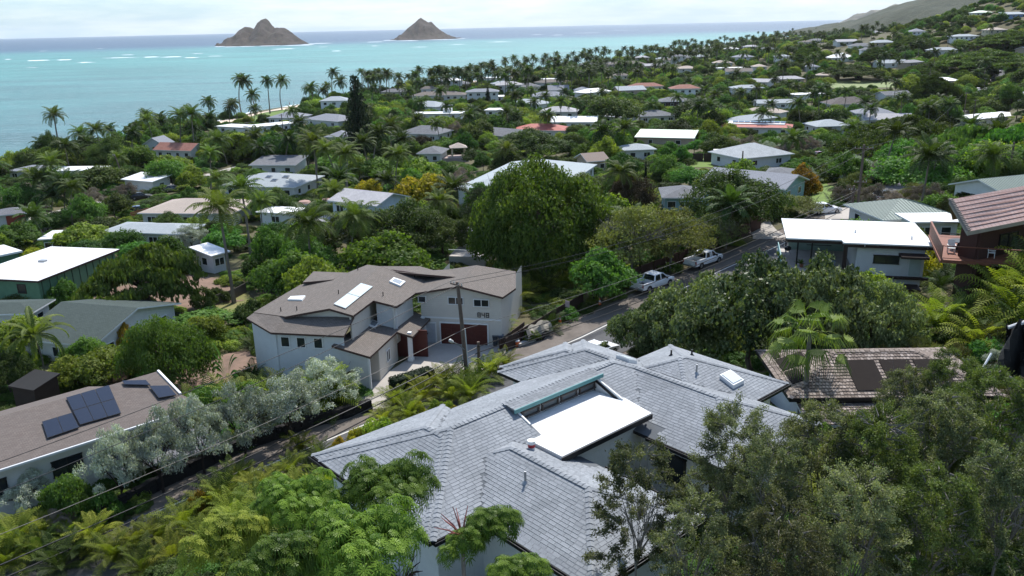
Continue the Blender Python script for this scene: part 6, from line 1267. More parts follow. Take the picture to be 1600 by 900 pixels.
# trailer by the road with tarp, boards, cooler
c = Vector(onroad(836, 528)); F = Frame(c.x, c.y, 41); r = empty('trailer', c, 'flat utility trailer under a beige tarp, at the roadside before the palms', 'trailer')
m = MB(); m.box(F.W(0, 0, c.z+.55), (3.4, 1.7, .1), F.P); m.build('bed', GREYMETAL, r)
g_ = MB(); N = 9
P = [[F.W(-1.7+3.4*i/N, -.9+1.8*j/5, c.z+1.25+.18*sin(i*1.3+j)+(-.55 if j in (0, 5) else 0)) for j in range(6)] for i in range(N+1)]
for i in range(N):
    for j in range(5): g_.face([P[i][j], P[i+1][j], P[i+1][j+1], P[i][j+1]])
g_.build('tarp', mat('beige_tarp', (.27, .245, .2), .85), r, smooth=True)
for s in (-1, 1): cc = F.W(.1, s*.92, c.z+.32); m = MB(); ax = F.Q*s; m.tube([cc-ax*.08, cc+ax*.08], .32, 14); m.build('tyre', TYRE, r)
m = MB(); m.beam(F.W(-1.7, 0, c.z+.5), F.W(-2.9, 0, c.z+.45), .08, .08); m.build('tow_bar', GREYMETAL, r)
c = Vector(onroad(822, 537)); F = Frame(c.x, c.y, 41)
for k in range(4): m = MB(); m.box((c.x, c.y, c.z+.05+k*.07), (2.2, .5, .06), F.P+F.Q*.04*k); tag(m.build('board', mat('whitewashed_board', (.55, .53, .5)), origin=c), ('whitewashed board at the bottom of its pile by the trailer', 'whitewashed board second from the bottom of its pile by the trailer', 'whitewashed board third up in its pile by the trailer', 'whitewashed board on top of its pile by the trailer')[k], 'board', 'pile of whitewashed boards')
c = Vector(onroad(808, 541)); r = empty('cooler', c, 'orange drinks cooler standing beside the pile of boards', 'cooler'); m = MB(); m.tube([c, c+Vector((0, 0, .5))], [.24, .27], 12); m.build('body', mat('orange_plastic', (.75, .16, .04), .5), r); m = MB(); m.tube([c+Vector((0, 0, .505)), c+Vector((0, 0, .6))], [.28, .26], 12); m.build('lid', WHITE, r)
def cone(px, py, lab):
    c = Vector(onroad(px, py)); r = empty('traffic_cone', c, lab, 'traffic cone'); m = MB(); m.box(c+Vector((0, 0, .03)), (.42, .42, .05)); m.build('base', BLACK, r); m = MB(); m.tube([c+Vector((0, 0, .06)), c+Vector((0, 0, .4))], [.17, .095], 12); m.build('cone', MATS['orange_plastic'], r)
    m = MB(); m.tube([c+Vector((0, 0, .402)), c+Vector((0, 0, .55))], [.1, .068], 12); m.build('white_band', WHITE, r); m = MB(); m.tube([c+Vector((0, 0, .552)), c+Vector((0, 0, .78))], [.068, .02], 12); m.build('tip', MATS['orange_plastic'], r)
cone(937, 477, 'orange traffic cone by the lattice gate'); cone(875, 505, 'small orange cone at the road edge left of the lattice gate')
# road signs
def sign(px, py, w, h, H, m_, lab, ang=-40):
    c = Vector(onroad(px, py)); F = Frame(c.x, c.y, ang); r = empty('road_sign', c, lab, 'sign'); m = MB(); m.beam(c, c+Vector((0, 0, H)), .06, .06); m.build('post', GREYMETAL, r); m = MB(); m.box(F.W(0, -.05, c.z+H-h/2), (w, .03, h), F.P); m.build('sign_plate', m_, r)
sign(938, 470, .5, .65, 2.4, WHITE, 'small white road sign behind the traffic cone'); sign(887, 497, .55, .7, 1.9, mat('pale_pink_sign', (.55, .42, .40)), 'pale pinkish notice on a post in the fence, left of the lattice gate')
# hydrant
c = Vector(onroad(653, 612)); YEL = mat('hydrant_yellow', (.6, .38, .04), .5); r = empty('fire_hydrant', c, 'yellow fire hydrant beyond the clipped hedge at the roadside', 'fire hydrant'); m = MB(); m.tube([c, c+Vector((0, 0, .08)), c+Vector((0, 0, .1)), c+Vector((0, 0, .6))], [.2, .2, .13, .13], 12); m.build('barrel', YEL, r)
m = MB(); m.tube([c+Vector((0, 0, .6)), c+Vector((0, 0, .64)), c+Vector((0, 0, .78)), c+Vector((0, 0, .86))], [.17, .17, .1, .03], 12); m.build('bonnet', YEL, r)
for s in (-1, 1): m = MB(); m.tube([c+Vector((s*.1, 0, .45)), c+Vector((s*.24, 0, .45))], .07, 8); m.build('nozzle', YEL, r)
# wheelie bins beside the garage
for k, (px, py, mm, nm) in enumerate(((774, 541, mat('bin_grey', (.05, .055, .06)), 'dark grey wheeled bin right of the garage door, the left one'), (783, 540, mat('bin_blue', (.06, .08, .11)), 'dark blue wheeled bin right of the garage door, the right one'))):
    c = Vector(onroad(px, py)); r = empty('wheelie_bin', c, nm, 'bin', 'wheeled bins by the garage'); m = MB(); loft(m, [[c+Vector((x*a, y*a, z)) for x, y in ((-.25, -.28), (.25, -.28), (.25, .28), (-.25, .28))] for a, z in ((.8, .05), (1, 1.0))]); m.build('body', mm, r); m = MB(); m.box(c+Vector((0, 0, 1.04)), (.56, .62, .06)); m.build('lid', mm, r)
    for s in (-1, 1): m = MB(); m.tube([c+Vector((s*.2, .26, .12)), c+Vector((s*.28, .26, .12))], .11, 10); m.build('wheel', TYRE, r)
# ------------------------------------------------------------------ poles and wires
def zat(x, y, py):
    z = 10.
    for _ in range(60): z += (PJ((x, y, z))[1]-py)*.03
    return z
INS = mat('insulator_grey', (.45, .45, .42), .4); WIRE = mat('wire_black', (.03, .03, .03), .5); WIREP = mat('wire_pale', (.20, .18, .16), .6)
def pole(base, ytop, label, r0=.17, arms=((.4, 2.2),), lean=(0, 0), ang=-45, fittings=True, top=None):
    x, y = base; zb = Gf(x, y); zt = zat(x, y, ytop) if top is None else top; r = empty('utility_pole', (x, y, zb), label, 'utility pole'); tp = Vector((x+lean[0], y+lean[1], zt))
    m = MB(); m.tube([Vector((x, y, zb-.5)), Vector((x, y, zb)).lerp(tp, .5), tp], [r0, r0*.9, r0*.75], 10); m.build('shaft', WOODPOLE, r); F = Frame(tp.x, tp.y, ang)
    for dz, L in arms:
        a = MB(); a.box(F.W(0, -.14, zt-dz), (L, .1, .12), F.P); ar = a.build('crossarm', WOODPOLE, r)
        for k in (-.46, -.2, .2, .46): i = MB(); i.tube([F.W(k*L, -.14, zt-dz+.06), F.W(k*L, -.14, zt-dz+.26)], [.05, .035], 7); i.build('insulator', INS, ar)
    return r, tp, F
b1 = U(731, 594, 8.0); r1, t1, F1 = pole((b1.x, b1.y), 440, 'tall brown wooden pole with a street lamp in front of the house numbered 848', .2, ((.25, 1.5),), lean=(-.55, 0))
m = MB(); lz = zat(b1.x-.2, b1.y, 546); A = Vector((b1.x-.15, b1.y-.1, lz)); H_ = U(708, 535, Y=b1.y-1.2); m.tube([A, A.lerp(H_, .5)+Vector((0, 0, .12)), H_], .05, 7); la = m.build('lamp_arm', GREYMETAL, r1)
m = MB(); hd = (H_-A).normalized(); m.tube([H_-hd*.05, H_+hd*.15, H_+hd*.5, H_+hd*.62], [.06, .15, .15, .05], 10); m.build('lamp_head', mat('lamp_head_grey', (.6, .6, .58), .4), la)
m = MB(); m.tube([Vector((b1.x+.16, b1.y-.2, Gf(b1.x, b1.y))), Vector((b1.x-.05, b1.y-.2, zat(b1.x, b1.y, 512)))], .05, 6); m.build('conduit', PALEGREY, r1)
b2 = U(749, 582, 8.0); r2_, t2, F2 = pole((b2.x, b2.y), 534, 'short black stub pole right of the tall pole with the street lamp', .17, ())
b3 = onground(1338, 343); r3, t3, F3 = pole((b3.x, b3.y), 226, 'tallest utility pole, behind the white flat roof, with its crossarm near the top', .2, ((.5, 2.4), (5, 1.6)), ang=-10)
b4 = onground(1329, 342); r4, t4, F4 = pole((b4.x, b4.y), 290, 'shorter pole close to the left of the tallest one', .2, ((.6, 1.2),), ang=-10)
b5 = onground(1157, 300); r5, t5, F5 = pole((b5.x, b5.y), 236, 'thin pole rising over the slate blue roof', .16, ())
b6 = onground(197, 290); r6, t6, F6 = pole((b6.x, b6.y), 240, 'leaning pole beside the small white outbuilding', .17, ((.4, 1.5),), lean=(-1.6, 0))
b7 = onground(1574, 290); pole((b7.x, b7.y), 222, 'pole behind the sage green ribbed roof at the right edge', .17, ())
for px, py, yt, lab in ((1504, 192, 144, 'pole at the far street corner, the left one of the pair'), (1518, 204, 155, 'pole at the far street corner, the right one of the pair'), (1536, 150, 122, 'pole beside the row of cars on the far street'), (1588, 186, 155, 'pole at the right edge before the white roofs'), (1562, 198, 177, 'short post before the bright white roofs at right'), (1450, 98, 60, 'thin pole standing in the trees at upper right'),
        (443, 212, 178, 'pole with a crossarm before the left blue grey beach roof'), (665, 208, 180, 'thin dark pole before the white modern house'), (923, 180, 140, 'slim pole left of the dark round tree'), (76, 345, 320, 'thin pole left of the garage with the red door')):
    c = onground(px, py); pole((c.x, c.y), yt, lab, .16, ((.4, 1.8),), ang=20)
def wire(a, b, sag, label, m_=None, r=.022, group='overhead wires'):
    a, b = Vector(a), Vector(b); P = []; n = 14
    for i in range(n+1): t = i/n; P.append(a.lerp(b, t)-Vector((0, 0, sag*4*t*(1-t))))
    m = MB(); m.tube(P, r, 4, cap=False); tag(m.build('wire', m_ or WIRE, origin=a), label, 'wire', group)
off = Vector((-44, 30, 0)); z1t = t1.z
fl1 = [Vector((-46, 24, 15.5)), Vector((-45, 23, 15.3)), Vector((-45, 25, 11.5)), Vector((-44, 26, 9.4)), Vector((-44, 27, 8.9))]
wire(F1.W(-.6, -.14, t1.z), F3.W(-1., -.14, t3.z-.3), 2.2, 'uppermost wire from the lamp pole to the tallest pole, left strand'); wire(F1.W(.6, -.14, t1.z), F3.W(1., -.14, t3.z-.3), 2.2, 'uppermost wire from the lamp pole to the tallest pole, right strand')
wire(F1.W(-.6, -.14, t1.z), fl1[0], 1.2, 'high thin wire running from the lamp pole down to lower left'); wire(F1.W(.6, -.14, t1.z), fl1[1]+Vector((2, -2, 0)), 1.4, 'second high thin wire running to the lower left')
ym = zat(b1.x, b1.y, 512)
wire((b1.x, b1.y-.2, ym), (b3.x, b3.y, zat(b3.x, b3.y, 296)), 1.0, 'pale cable from the middle of the lamp pole to the shorter pole', WIREP, .022); wire((b1.x, b1.y-.2, ym), fl1[2], 1.2, 'pale cable from the middle of the lamp pole to lower left', WIREP, .02)
for k, (dz, lab) in enumerate(((0, 'thick black cable over the road, top one of three'), (.5, 'thick black cable over the road, middle one of three'), (1.0, 'thick black cable over the road, lowest of three'))):
    zz = t2.z-.4-dz; wire((b2.x+.1*k, b2.y-.2, zz), (b4.x, b4.y, zat(b4.x, b4.y, 305+k*8)), .8+.2*k, lab, WIRE, .04)
    wire((b2.x+.1*k, b2.y-.2, zz), fl1[3]+Vector((.3*k, -.5*k, -.55*k)), .9+.15*k, lab.replace('over the road', 'left of the stub pole'), WIRE, .04)
wire(t3-Vector((0, 0, .4)), U(1600, 238, Y=120), 1.5, 'wire from the tallest pole to the right, upper one'); wire(t3-Vector((0, 0, 5)), U(1600, 262, Y=120), 1.5, 'wire from the tallest pole to the right, lower one')
wire(F3.W(0, 0, t3.z-.3), U(1504, 147, Y=onground(1504, 192).y), 3, 'wire from the tallest pole toward the far street')
# ------------------------------------------------------------------ people on the beach
SKIN = mat('skin_tan', (.42, .25, .17), .6); 
def personmesh():
    J = {'pel': (0, 0, .95), 'ch': (0, 0, 1.3), 'nk': (0, 0, 1.48), 'hd': (0, .01, 1.62), 'ht': (0, .01, 1.74)}; V = list(J.values()); R = [.13, .15, .055, .095, .06]; E = [(0, 1), (1, 2), (2, 3), (3, 4)]
    for s in (-1, 1):
        i = len(V); V += [(s*.1, 0, .88), (s*.12, .03, .48), (s*.13, -.02, .09), (s*.14, .12, .05)]; R += [.095, .062, .042, .035]; E += [(0, i), (i, i+1), (i+1, i+2), (i+2, i+3)]
        i = len(V); V += [(s*.19, 0, 1.4), (s*.26, -.03, 1.12), (s*.28, .06, .86), (s*.28, .1, .76)]; R += [.06, .045, .033, .03]; E += [(1, i), (i, i+1), (i+1, i+2), (i+2, i+3)]
    me = bpy.data.meshes.new('person_body'); me.from_pydata(V, E, []); o = bpy.data.objects.new('tmp', me); COL.objects.link(o); o.modifiers.new('s', 'SKIN')
    for k, sv in enumerate(me.skin_vertices[0].data): sv.radius = (R[k], R[k]); sv.use_root = (k == 0)
    o.modifiers.new('d', 'SUBSURF').levels = 1; dg = bpy.context.evaluated_depsgraph_get(); dg.update(); m2 = bpy.data.meshes.new_from_object(o.evaluated_get(dg)); bpy.data.objects.remove(o); m2.materials.clear(); m2.materials.append(SKIN); return m2
PM = personmesh()
for k, (px, py, cl, lab) in enumerate(((352, 183, (.5, .05, .05), 'person in red swimwear standing on the sand below the lone short palm'), (357, 185, (.05, .1, .3), 'person in blue swimwear beside the one in red on the sand'), (361, 182, (.02, .02, .02), 'person in black swimwear on the sand, right of the pair'), (356, 179, (.6, .6, .6), 'person in white on the wet sand, behind the group'), (452, 160, (.3, .1, .3), 'person in purple swimwear on the sand between the two palm groups'), (459, 159, (.05, .2, .2), 'person in teal swimwear on the sand, left of the rounded tree'))):
    w = U(px, py, 1.4); w.z = Gf(w.x, w.y)+.12; r = empty('person', w, lab, 'person', 'people on the beach', rz=random.uniform(0, 6)); o = bpy.data.objects.new('body', PM); COL.objects.link(o); o.parent = r
    m = MB(); m.tube([(0, 0, .8), (0, 0, .92), (0, 0, 1.0)], [.155, .165, .15], 10, cap=False); s = m.build('swimwear', mat('swimwear_%d' % k, cl), None); s.parent = r
    m = MB(); m.tube([(0, -.01, 1.63), (0, -.01, 1.7), (0, -.01, 1.77)], [.105, .108, .05], 10); s = m.build('hair', mat('dark_hair', (.02, .015, .01)), None); s.parent = r
# ------------------------------------------------------------------ foliage meshes (numpy)
def meshq(name, V, F, tone, mats, mi=None, smooth=False):
    me = bpy.data.meshes.new(name); V = np.asarray(V, np.float32).reshape(-1, 3); F = np.asarray(F, np.int32)
    me.vertices.add(len(V)); me.vertices.foreach_set('co', V.ravel()); k = F.shape[1]; me.loops.add(F.size); me.loops.foreach_set('vertex_index', F.ravel())
    me.polygons.add(len(F)); me.polygons.foreach_set('loop_start', np.arange(0, F.size, k, dtype=np.int32)); me.polygons.foreach_set('loop_total', np.full(len(F), k, np.int32))
    me.update(calc_edges=True); a = me.attributes.new('tone', 'FLOAT', 'POINT'); a.data.foreach_set('value', np.asarray(tone, np.float32)); me.materials.append(mats); return me
def nrm(a): return a/np.maximum(np.linalg.norm(a, axis=-1, keepdims=True), 1e-9)
def leaves(P, N, L, W, r, spread=.9, droop=0., dirs=None):
    """kite shaped leaf faces at points P facing roughly N"""
    n = len(P); N = nrm(N+r.normal(0, spread*.6, (n, 3))); T = r.normal(0, 1, (n, 3)) if dirs is None else dirs+r.normal(0, .25, (n, 3)); T = nrm(T-N*(T*N).sum(1, keepdims=True)); T[:, 2] -= droop; T = nrm(T)
    B = nrm(np.cross(N, T)); l = L*r.uniform(.65, 1.3, (n, 1)); w = W*r.uniform(.7, 1.25, (n, 1))
    V = np.stack([P-T*l*.5, P+B*w*.5-T*l*.05, P+T*l*.5, P-B*w*.5-T*l*.05], 1); return V.reshape(-1, 3), np.arange(4*n).reshape(-1, 4)
def crown(name, m, n, seed, blobs=55, shape='dome', asp=1., L=.075, W=.045, rb=(.2, .34), hole=.0, inner=.25, solid=False, top=1., flat=1., spread=.9, droop=0., up=.35):
    """crown of unit radius, z from 0 to 1: leaf faces on many lobes spread over a dome"""
    r = np.random.default_rng(seed); C = []; R = []
    for i in range(blobs):
        a = r.uniform(0, 2*pi); R_ = r.uniform(*rb)
        if shape == 'dome': u = r.uniform(-.45, 1)**1 if False else r.uniform(-.35, 1); s = math.sqrt(max(0, 1-u*u)); k = (1-R_*.85)*r.uniform(*((.68, 1.08) if not solid else (.92, 1.02))); c = (s*cos(a)*k, s*sin(a)*k, .42+u*k*.5*1.05)
        elif shape == 'umbrella': q = math.sqrt(r.uniform(0, 1)); k = (1-R_); c = (q*cos(a)*k, q*sin(a)*k, .72-.38*q**2.4+r.uniform(-.06, .06))
        elif shape == 'mound': u = r.uniform(0, 1); s = math.sqrt(1-u*u); k = (1-R_*.8); c = (s*cos(a)*k, s*sin(a)*k, .15+u*k*.72)
        elif shape == 'loose': u = r.uniform(-.5, 1); s = math.sqrt(max(0, 1-u*u)); k = (1-R_*.7)*r.uniform(.45, 1.02); c = (s*cos(a)*k, s*sin(a)*k, .45+u*k*.5)
        elif shape == 'column': u = r.uniform(0, 1); k = (1-R_)*(1-u*.55); c = (cos(a)*k, sin(a)*k, u*.85+.05)
        C.append(c); R.append(R_)
    C = np.array(C); R = np.array(R); w = R**2/sum(R**2); idx = r.choice(blobs, n, p=w); D = nrm(r.normal(0, 1, (n, 3))); D[:, 2] = np.where(D[:, 2] < -.35, -D[:, 2], D[:, 2])
    bz = 1. if shape != 'umbrella' else .42
    rad = R[idx, None]*np.where(r.random((n, 1)) < inner, r.uniform(.4, .9, (n, 1)), r.uniform(.9, 1.08, (n, 1)))
    # small scale ruffle so that lobes have an uneven outline
    ruf = 1+.24*np.sin(D[:, :1]*8+idx[:, None]*1.7)*np.cos(D[:, 1:2]*9+idx[:, None]*2.3)+.12*np.sin(D[:, 2:]*13+idx[:, None])
    P = C[idx]+D*rad*ruf*np.array([1, 1, .62*bz if shape != 'column' else .5]); N = D+np.array([0, 0, up])
    ph = r.uniform(0, 6, 6) if not solid else np.zeros(6); az = np.arctan2(P[:, 1], P[:, 0]); dfm = .25 if solid else 1; P[:, :2] *= (1+dfm*.13*np.sin(2*az+ph[0])+.1*np.sin(3*az+ph[1]+P[:, 2]*3))[:, None]; P[:, 2] *= 1+.1*np.sin(az+ph[2])
    q = np.sin(P[:, 0]*9+ph[3])*np.sin(P[:, 1]*9+ph[4])*np.sin(P[:, 2]*11+ph[5]); kp = q > (-.42 if not solid else -9); P, N, idx = P[kp], N[kp], idx[kp]; n = len(P)
    V, F = leaves(P, N, L, W, r, spread, droop); PP = np.repeat(P, 4, 0); V = PP+(V-PP)*np.array([1, 1, 1/asp])
    bt = r.uniform(0, 1, blobs); tone = np.repeat(np.clip(bt[idx]*.55+r.uniform(0, .6, n)-.08, 0, 1), 4)
    return meshq(name, V, F, tone, m)
def trunkmesh(name, seed, r0=.05, fork=.35, limbs=6, spread=.6, topz=.75, m=None, twigs=0, twist=.12):
    """tapered trunk with limbs; unit tree height, limbs reach `spread` of the crown radius (x,y in radii)"""
    r = random.Random(seed); mb = MB(); 
    b = Vector((0, 0, -.06)); P = [b]; 
    for i in range(4): t = (i+1)/4; P.append(Vector((r.uniform(-1, 1)*twist*.3, r.uniform(-1, 1)*twist*.3, fork*t)))
    mb.tube(P, [r0*1.5, r0*1.1, r0, r0*.92, r0*.85], 8)
    for k in range(limbs):
        a = 2*pi*k/limbs+r.uniform(-.4, .4); q = spread*r.uniform(.6, 1.1); e = Vector((cos(a)*q, sin(a)*q, topz*r.uniform(.8, 1.05))); s = P[-1].lerp(P[-2], r.uniform(0, .6)); mid = s.lerp(e, .5)+Vector((r.uniform(-.1, .1), r.uniform(-.1, .1), r.uniform(-.02, .08)))
        mb.tube([s, s.lerp(mid, .5)+Vector((0, 0, .02)), mid, e], [r0*.6, r0*.48, r0*.33, r0*.1], 6)
        for j in range(2+twigs):
            a2 = a+r.uniform(-1.1, 1.1); e2 = mid+Vector((cos(a2)*q*.6, sin(a2)*q*.6, r.uniform(.05, .3)*(topz))); mb.tube([mid, mid.lerp(e2, .5)+Vector((0, 0, .03)), e2], [r0*.28, r0*.18, r0*.05], 5)
            for i in range(twigs):
                s3 = mid.lerp(e2, r.uniform(.3, 1)); e3 = s3+Vector((r.uniform(-.22, .22), r.uniform(-.22, .22), r.uniform(.02, .18))); mb.tube([s3, e3], [r0*.12, r0*.03], 4, cap=False)
    o = mb.build(name, m or BARK); me = o.data; bpy.data.objects.remove(o); return me
BARK = mat('tree_bark', (.10, .078, .06), .95, .4, scale=3, bump=.8, fine=5); BARKG = mat('grey_bark', (.22, .20, .18), .9, .35, scale=3, bump=.6, fine=5); BARKD = mat('dark_bark', (.045, .034, .028), .95, .4, scale=3, bump=.8, fine=5); PALMB = mat('palm_trunk_bark', (.20, .17, .14), .9, .35, scale=2, bump=.6, fine=8)
LM = dict(
    dark=leafmat('leaf_dark', (.022, .040, .011), (.085, .118, .028), .3), mid=leafmat('leaf_mid', (.036, .066, .014), (.14, .18, .038), .36), bright=leafmat('leaf_bright', (.065, .11, .018), (.235, .28, .045), .4),
    umb=leafmat('leaf_umbrella', (.030, .054, .012), (.115, .155, .030), .3, hue=.008), silver=leafmat('leaf_silver', (.20, .22, .175), (.44, .47, .40), .15, .6, .01), olive=leafmat('leaf_olive', (.075, .085, .03), (.18, .19, .06), .3),
    grape=leafmat('leaf_leathery', (.03, .055, .018), (.23, .27, .12), .25, .45, .02), pine=leafmat('needle_dark', (.022, .034, .014), (.05, .065, .028), .15), norf=leafmat('needle_norfolk', (.010, .020, .010), (.028, .045, .02), .1),
    palm=leafmat('frond_green', (.03, .055, .01), (.11, .145, .028), .3), palmd=leafmat('frond_dark', (.018, .036, .009), (.06, .09, .02), .25), areca=leafmat('frond_yellow_green', (.09, .13, .015), (.26, .28, .045), .4, hue=.03),
    fan=leafmat('fan_frond', (.04, .08, .012), (.14, .18, .035), .25, hue=.01), yellow=leafmat('leaf_yellow', (.16, .18, .015), (.42, .36, .04), .35), orange=leafmat('leaf_orange', (.12, .13, .02), (.50, .27, .035), .35),
    octo=leafmat('leaf_octopus', (.04, .085, .010), (.18, .26, .035), .32, .45, .008), ydusty=leafmat('leaf_dusty', (.03, .042, .018), (.22, .23, .11), .25), dry=leafmat('leaf_dry_twig', (.10, .075, .06), (.24, .19, .16), .1), pinkg=leafmat('leaf_pinkish_grey', (.14, .11, .10), (.28, .23, .20), .15), brown=leafmat('leaf_purplish_brown', (.045, .035, .022), (.10, .075, .045), .2))
def frondset(name, m, n, L, seed, nl=16, ll=.24, lw=.055, e0=(-.3, 1.2), droop=.55, curl=.5, base=(0, 0, 0), spreadz=0., vshape=.25, petiole=.12, rach=.012):
    """pinnate palm head: n arching fronds of length L with paired hanging leaflets"""
    r = np.random.default_rng(seed); V = []; Fq = []; T = []; c = 0
    for k in range(n):
        az = 2*pi*k*.381966*1+r.uniform(-.2, .2); el = e0[0]+(e0[1]-e0[0])*((k+.5)/n)**.8+r.uniform(-.1, .1); Lk = L*r.uniform(.85, 1.1); D = np.array([cos(az), sin(az), 0.]); Z = np.array([0, 0, 1.]); S = np.array([-sin(az), cos(az), 0.])
        pts = []; p = np.array(base, float)+D*.03+Z*spreadz*r.random(); e = el; ns = nl
        for i in range(ns+1): pts.append(p.copy()); p = p+(D*cos(e)+Z*sin(e))*Lk/ns; e -= (droop+curl*max(cos(el), .2))*1.9/ns*(.4+i/ns)
        pts = np.array(pts); tk = r.uniform(.2, 1); 
        for i in range(ns):     # rachis
            a, b = pts[i], pts[i+1]; w0 = rach*Lk*(1-i/ns*.8); V += [a-S*w0, a+S*w0, b+S*w0*.9, b-S*w0*.9]; Fq.append((c, c+1, c+2, c+3)); c += 4; T += [.85]*4
        i0 = int(ns*petiole)
        for i in range(i0, ns+1):
            t = i/ns; d = pts[min(i+1, ns)]-pts[max(i-1, 0)]; d = d/np.linalg.norm(d); l = ll*Lk*math.sin(pi*min(max(.12+t*.86, .05), .97))**.7*r.uniform(.85, 1.1); upv = np.cross(d, S); upv = -upv if upv[2] < 0 else upv
            for s in (-1, 1):
                out_ = S*s*.86+d*.42+upv*vshape; out_ = out_/np.linalg.norm(out_); mid = pts[i]+out_*l*.5; end = mid+(out_*.5-Z*(.45+.35*r.random())*.8)*l*.62; wv = d*lw*Lk*.5
                V += [pts[i]-wv*.6, pts[i]+wv*.6, mid+wv, mid-wv]; Fq.append((c, c+1, c+2, c+3)); V += [mid-wv, mid+wv, end+wv*.15, end-wv*.15]; Fq.append((c+4, c+5, c+6, c+7)); c += 8; q = tk*.6+.35*r.random(); T += [q]*8
    return meshq(name, np.array(V), np.array(Fq), T, m)
def palmtrunk(name, bend, m=None, r0=.018, swell=1.5, seed=0, n=14):
    """unit height trunk leaning by bend at the top"""
    mb = MB(); P = []; R = []
    for i in range(n+1): t = i/n; P.append(Vector((bend*t**1.6, bend*.25*sin(t*3), t if i else -.04))); R.append(r0*(swell-(swell-1)*min(1, t*5) if t < .2 else 1-.35*t)*(1+.06*(i % 2)))
    mb.tube(P, R, 8); o = mb.build(name, m or PALMB); me = o.data; bpy.data.objects.remove(o); return me, P[-1]
def shaftbulb(): pass
VM = {}
print('foliage'); import time; _t0 = time.time()
for i in range(4): VM['broad%d' % i] = crown('crown_broad', LM['dark'], 10500, 10+i, blobs=30+8*i, L=.085, W=.052, rb=(.14, .4))
for i in range(3): VM['big%d' % i] = crown('crown_large', LM['mid'], 30000, 30+i, blobs=110+20*i, L=.042, W=.026, rb=(.12, .26), inner=.2)
VM['giant'] = crown('crown_giant', leafmat('leaf_giant', (.026, .055, .010), (.125, .175, .028), .36, hue=0), 64000, 39, 300, L=.034, W=.022, rb=(.12, .2), inner=.2, solid=True)
VM['umb0'] = crown('crown_umbrella', LM['umb'], 16000, 40, 75, 'umbrella', .5, L=.06, W=.038, rb=(.14, .26)); VM['umb1'] = crown('crown_umbrella', LM['umb'], 16000, 41, 85, 'umbrella', .5, L=.06, W=.038, rb=(.13, .24))
VM['umb2'] = crown('crown_great_umbrella', LM['umb'], 52000, 44, 170, 'umbrella', .5, L=.032, W=.02, rb=(.08, .19))
VM['silver0'] = crown('crown_silver', LM['silver'], 16000, 50, 75, 'loose', L=.045, W=.02, rb=(.09, .2), up=.2, spread=1.3); VM['silver1'] = crown('crown_silver', LM['silver'], 16000, 51, 75, 'loose', L=.045, W=.02, rb=(.09, .2), up=.2, spread=1.3)
VM['olive0'] = crown('crown_olive', LM['olive'], 13000, 60, 110, 'loose', L=.045, W=.026, rb=(.1, .22), spread=1.4); VM['olive1'] = crown('crown_olive', LM['olive'], 13000, 61, 110, 'loose', L=.045, W=.026, rb=(.1, .22), spread=1.4)
VM['grape0'] = crown('crown_leathery', LM['grape'], 26000, 70, 120, 'dome', L=.045, W=.034, rb=(.1, .22), spread=1.1); VM['grape1'] = crown('crown_leathery', LM['grape'], 26000, 71, 130, 'dome', L=.045, W=.034, rb=(.1, .2), spread=1.1)
VM['mound0'] = crown('crown_mound', LM['bright'], 6000, 80, 34, 'mound', L=.1, W=.06); VM['mound1'] = crown('crown_mound', LM['mid'], 6000, 81, 38, 'mound', L=.1, W=.055)
VM['pine0'] = crown('crown_pine', LM['pine'], 9000, 85, 60, 'umbrella', L=.06, W=.016, rb=(.1, .2), spread=1.3)
VM['fine0'] = crown('crown_fine', LM['dark'], 24000, 86, 90, 'dome', L=.045, W=.028, rb=(.13, .27)); VM['fine1'] = crown('crown_fine', LM['dark'], 24000, 87, 100, 'dome', L=.045, W=.028, rb=(.12, .25))
def recolor(key, new, m): me = VM[key].copy(); me.materials[0] = LM[m]; VM[new] = me
for i in range(4): recolor('broad%d' % i, 'midb%d' % i, 'mid'); recolor('broad%d' % i, 'brt%d' % i, 'bright')
recolor('mound0', 'yel0', 'yellow'); recolor('mound1', 'org0', 'orange'); recolor('mound1', 'pnk0', 'pinkg'); recolor('mound0', 'drk0', 'dark'); recolor('silver0', 'sdist0', 'pinkg'); recolor('fine0', 'brown0', 'brown'); recolor('big0', 'bigd0', 'dark'); recolor('umb1', 'umbb', 'mid')
def norfolk():
    r = np.random.default_rng(5); P = []; N = []; D = []
    for k in range(26):
        z = .08+.9*k/26; R = .85*(1-z)**.75+.1; nb = 7 if k < 20 else 5
        for j in range(nb):
            a = 2*pi*j/nb+k*.5+r.uniform(-.15, .15); m_ = max(10, int(38*R)); t = r.uniform(.1, 1, m_); e = .1*t-.02
            P.append(np.stack([cos(a)*t*R+r.normal(0, .035, m_), sin(a)*t*R+r.normal(0, .035, m_), z+e*R*.6+r.normal(0, .006, m_)], 1)); N.append(r.normal(0, .4, (m_, 3))+[0, 0, 1]); D.append(np.tile([cos(a), sin(a), .3], (m_, 1)))
    V, F = leaves(np.concatenate(P), np.concatenate(N), .12, .045, r, .6, dirs=np.concatenate(D)); V[:, 2] = V[:, 2]; return meshq('crown_norfolk', V, F, np.repeat(r.random(len(F)), 4), LM['norf'])
VM['norf'] = norfolk()
TM = dict(broad=[trunkmesh('trunk_broad', s, .035, .3, 6, .55, .72) for s in (1, 2)], umb=[trunkmesh('trunk_umbrella', s, .055, .3, 7, .7, .5, BARKD) for s in (3, 4)], silver=[trunkmesh('trunk_silver', s, .03, .22, 7, .7, .75, BARKD, 2) for s in (5, 6)],
          olive=[trunkmesh('trunk_olive', s, .026, .25, 8, .8, .85, BARKG, 4) for s in (7, 8)], pine=[trunkmesh('trunk_pine', 9, .03, .55, 6, .7, .85, BARKD)], straight=[trunkmesh('trunk_straight', 11, .03, .85, 0, .1, .95)])
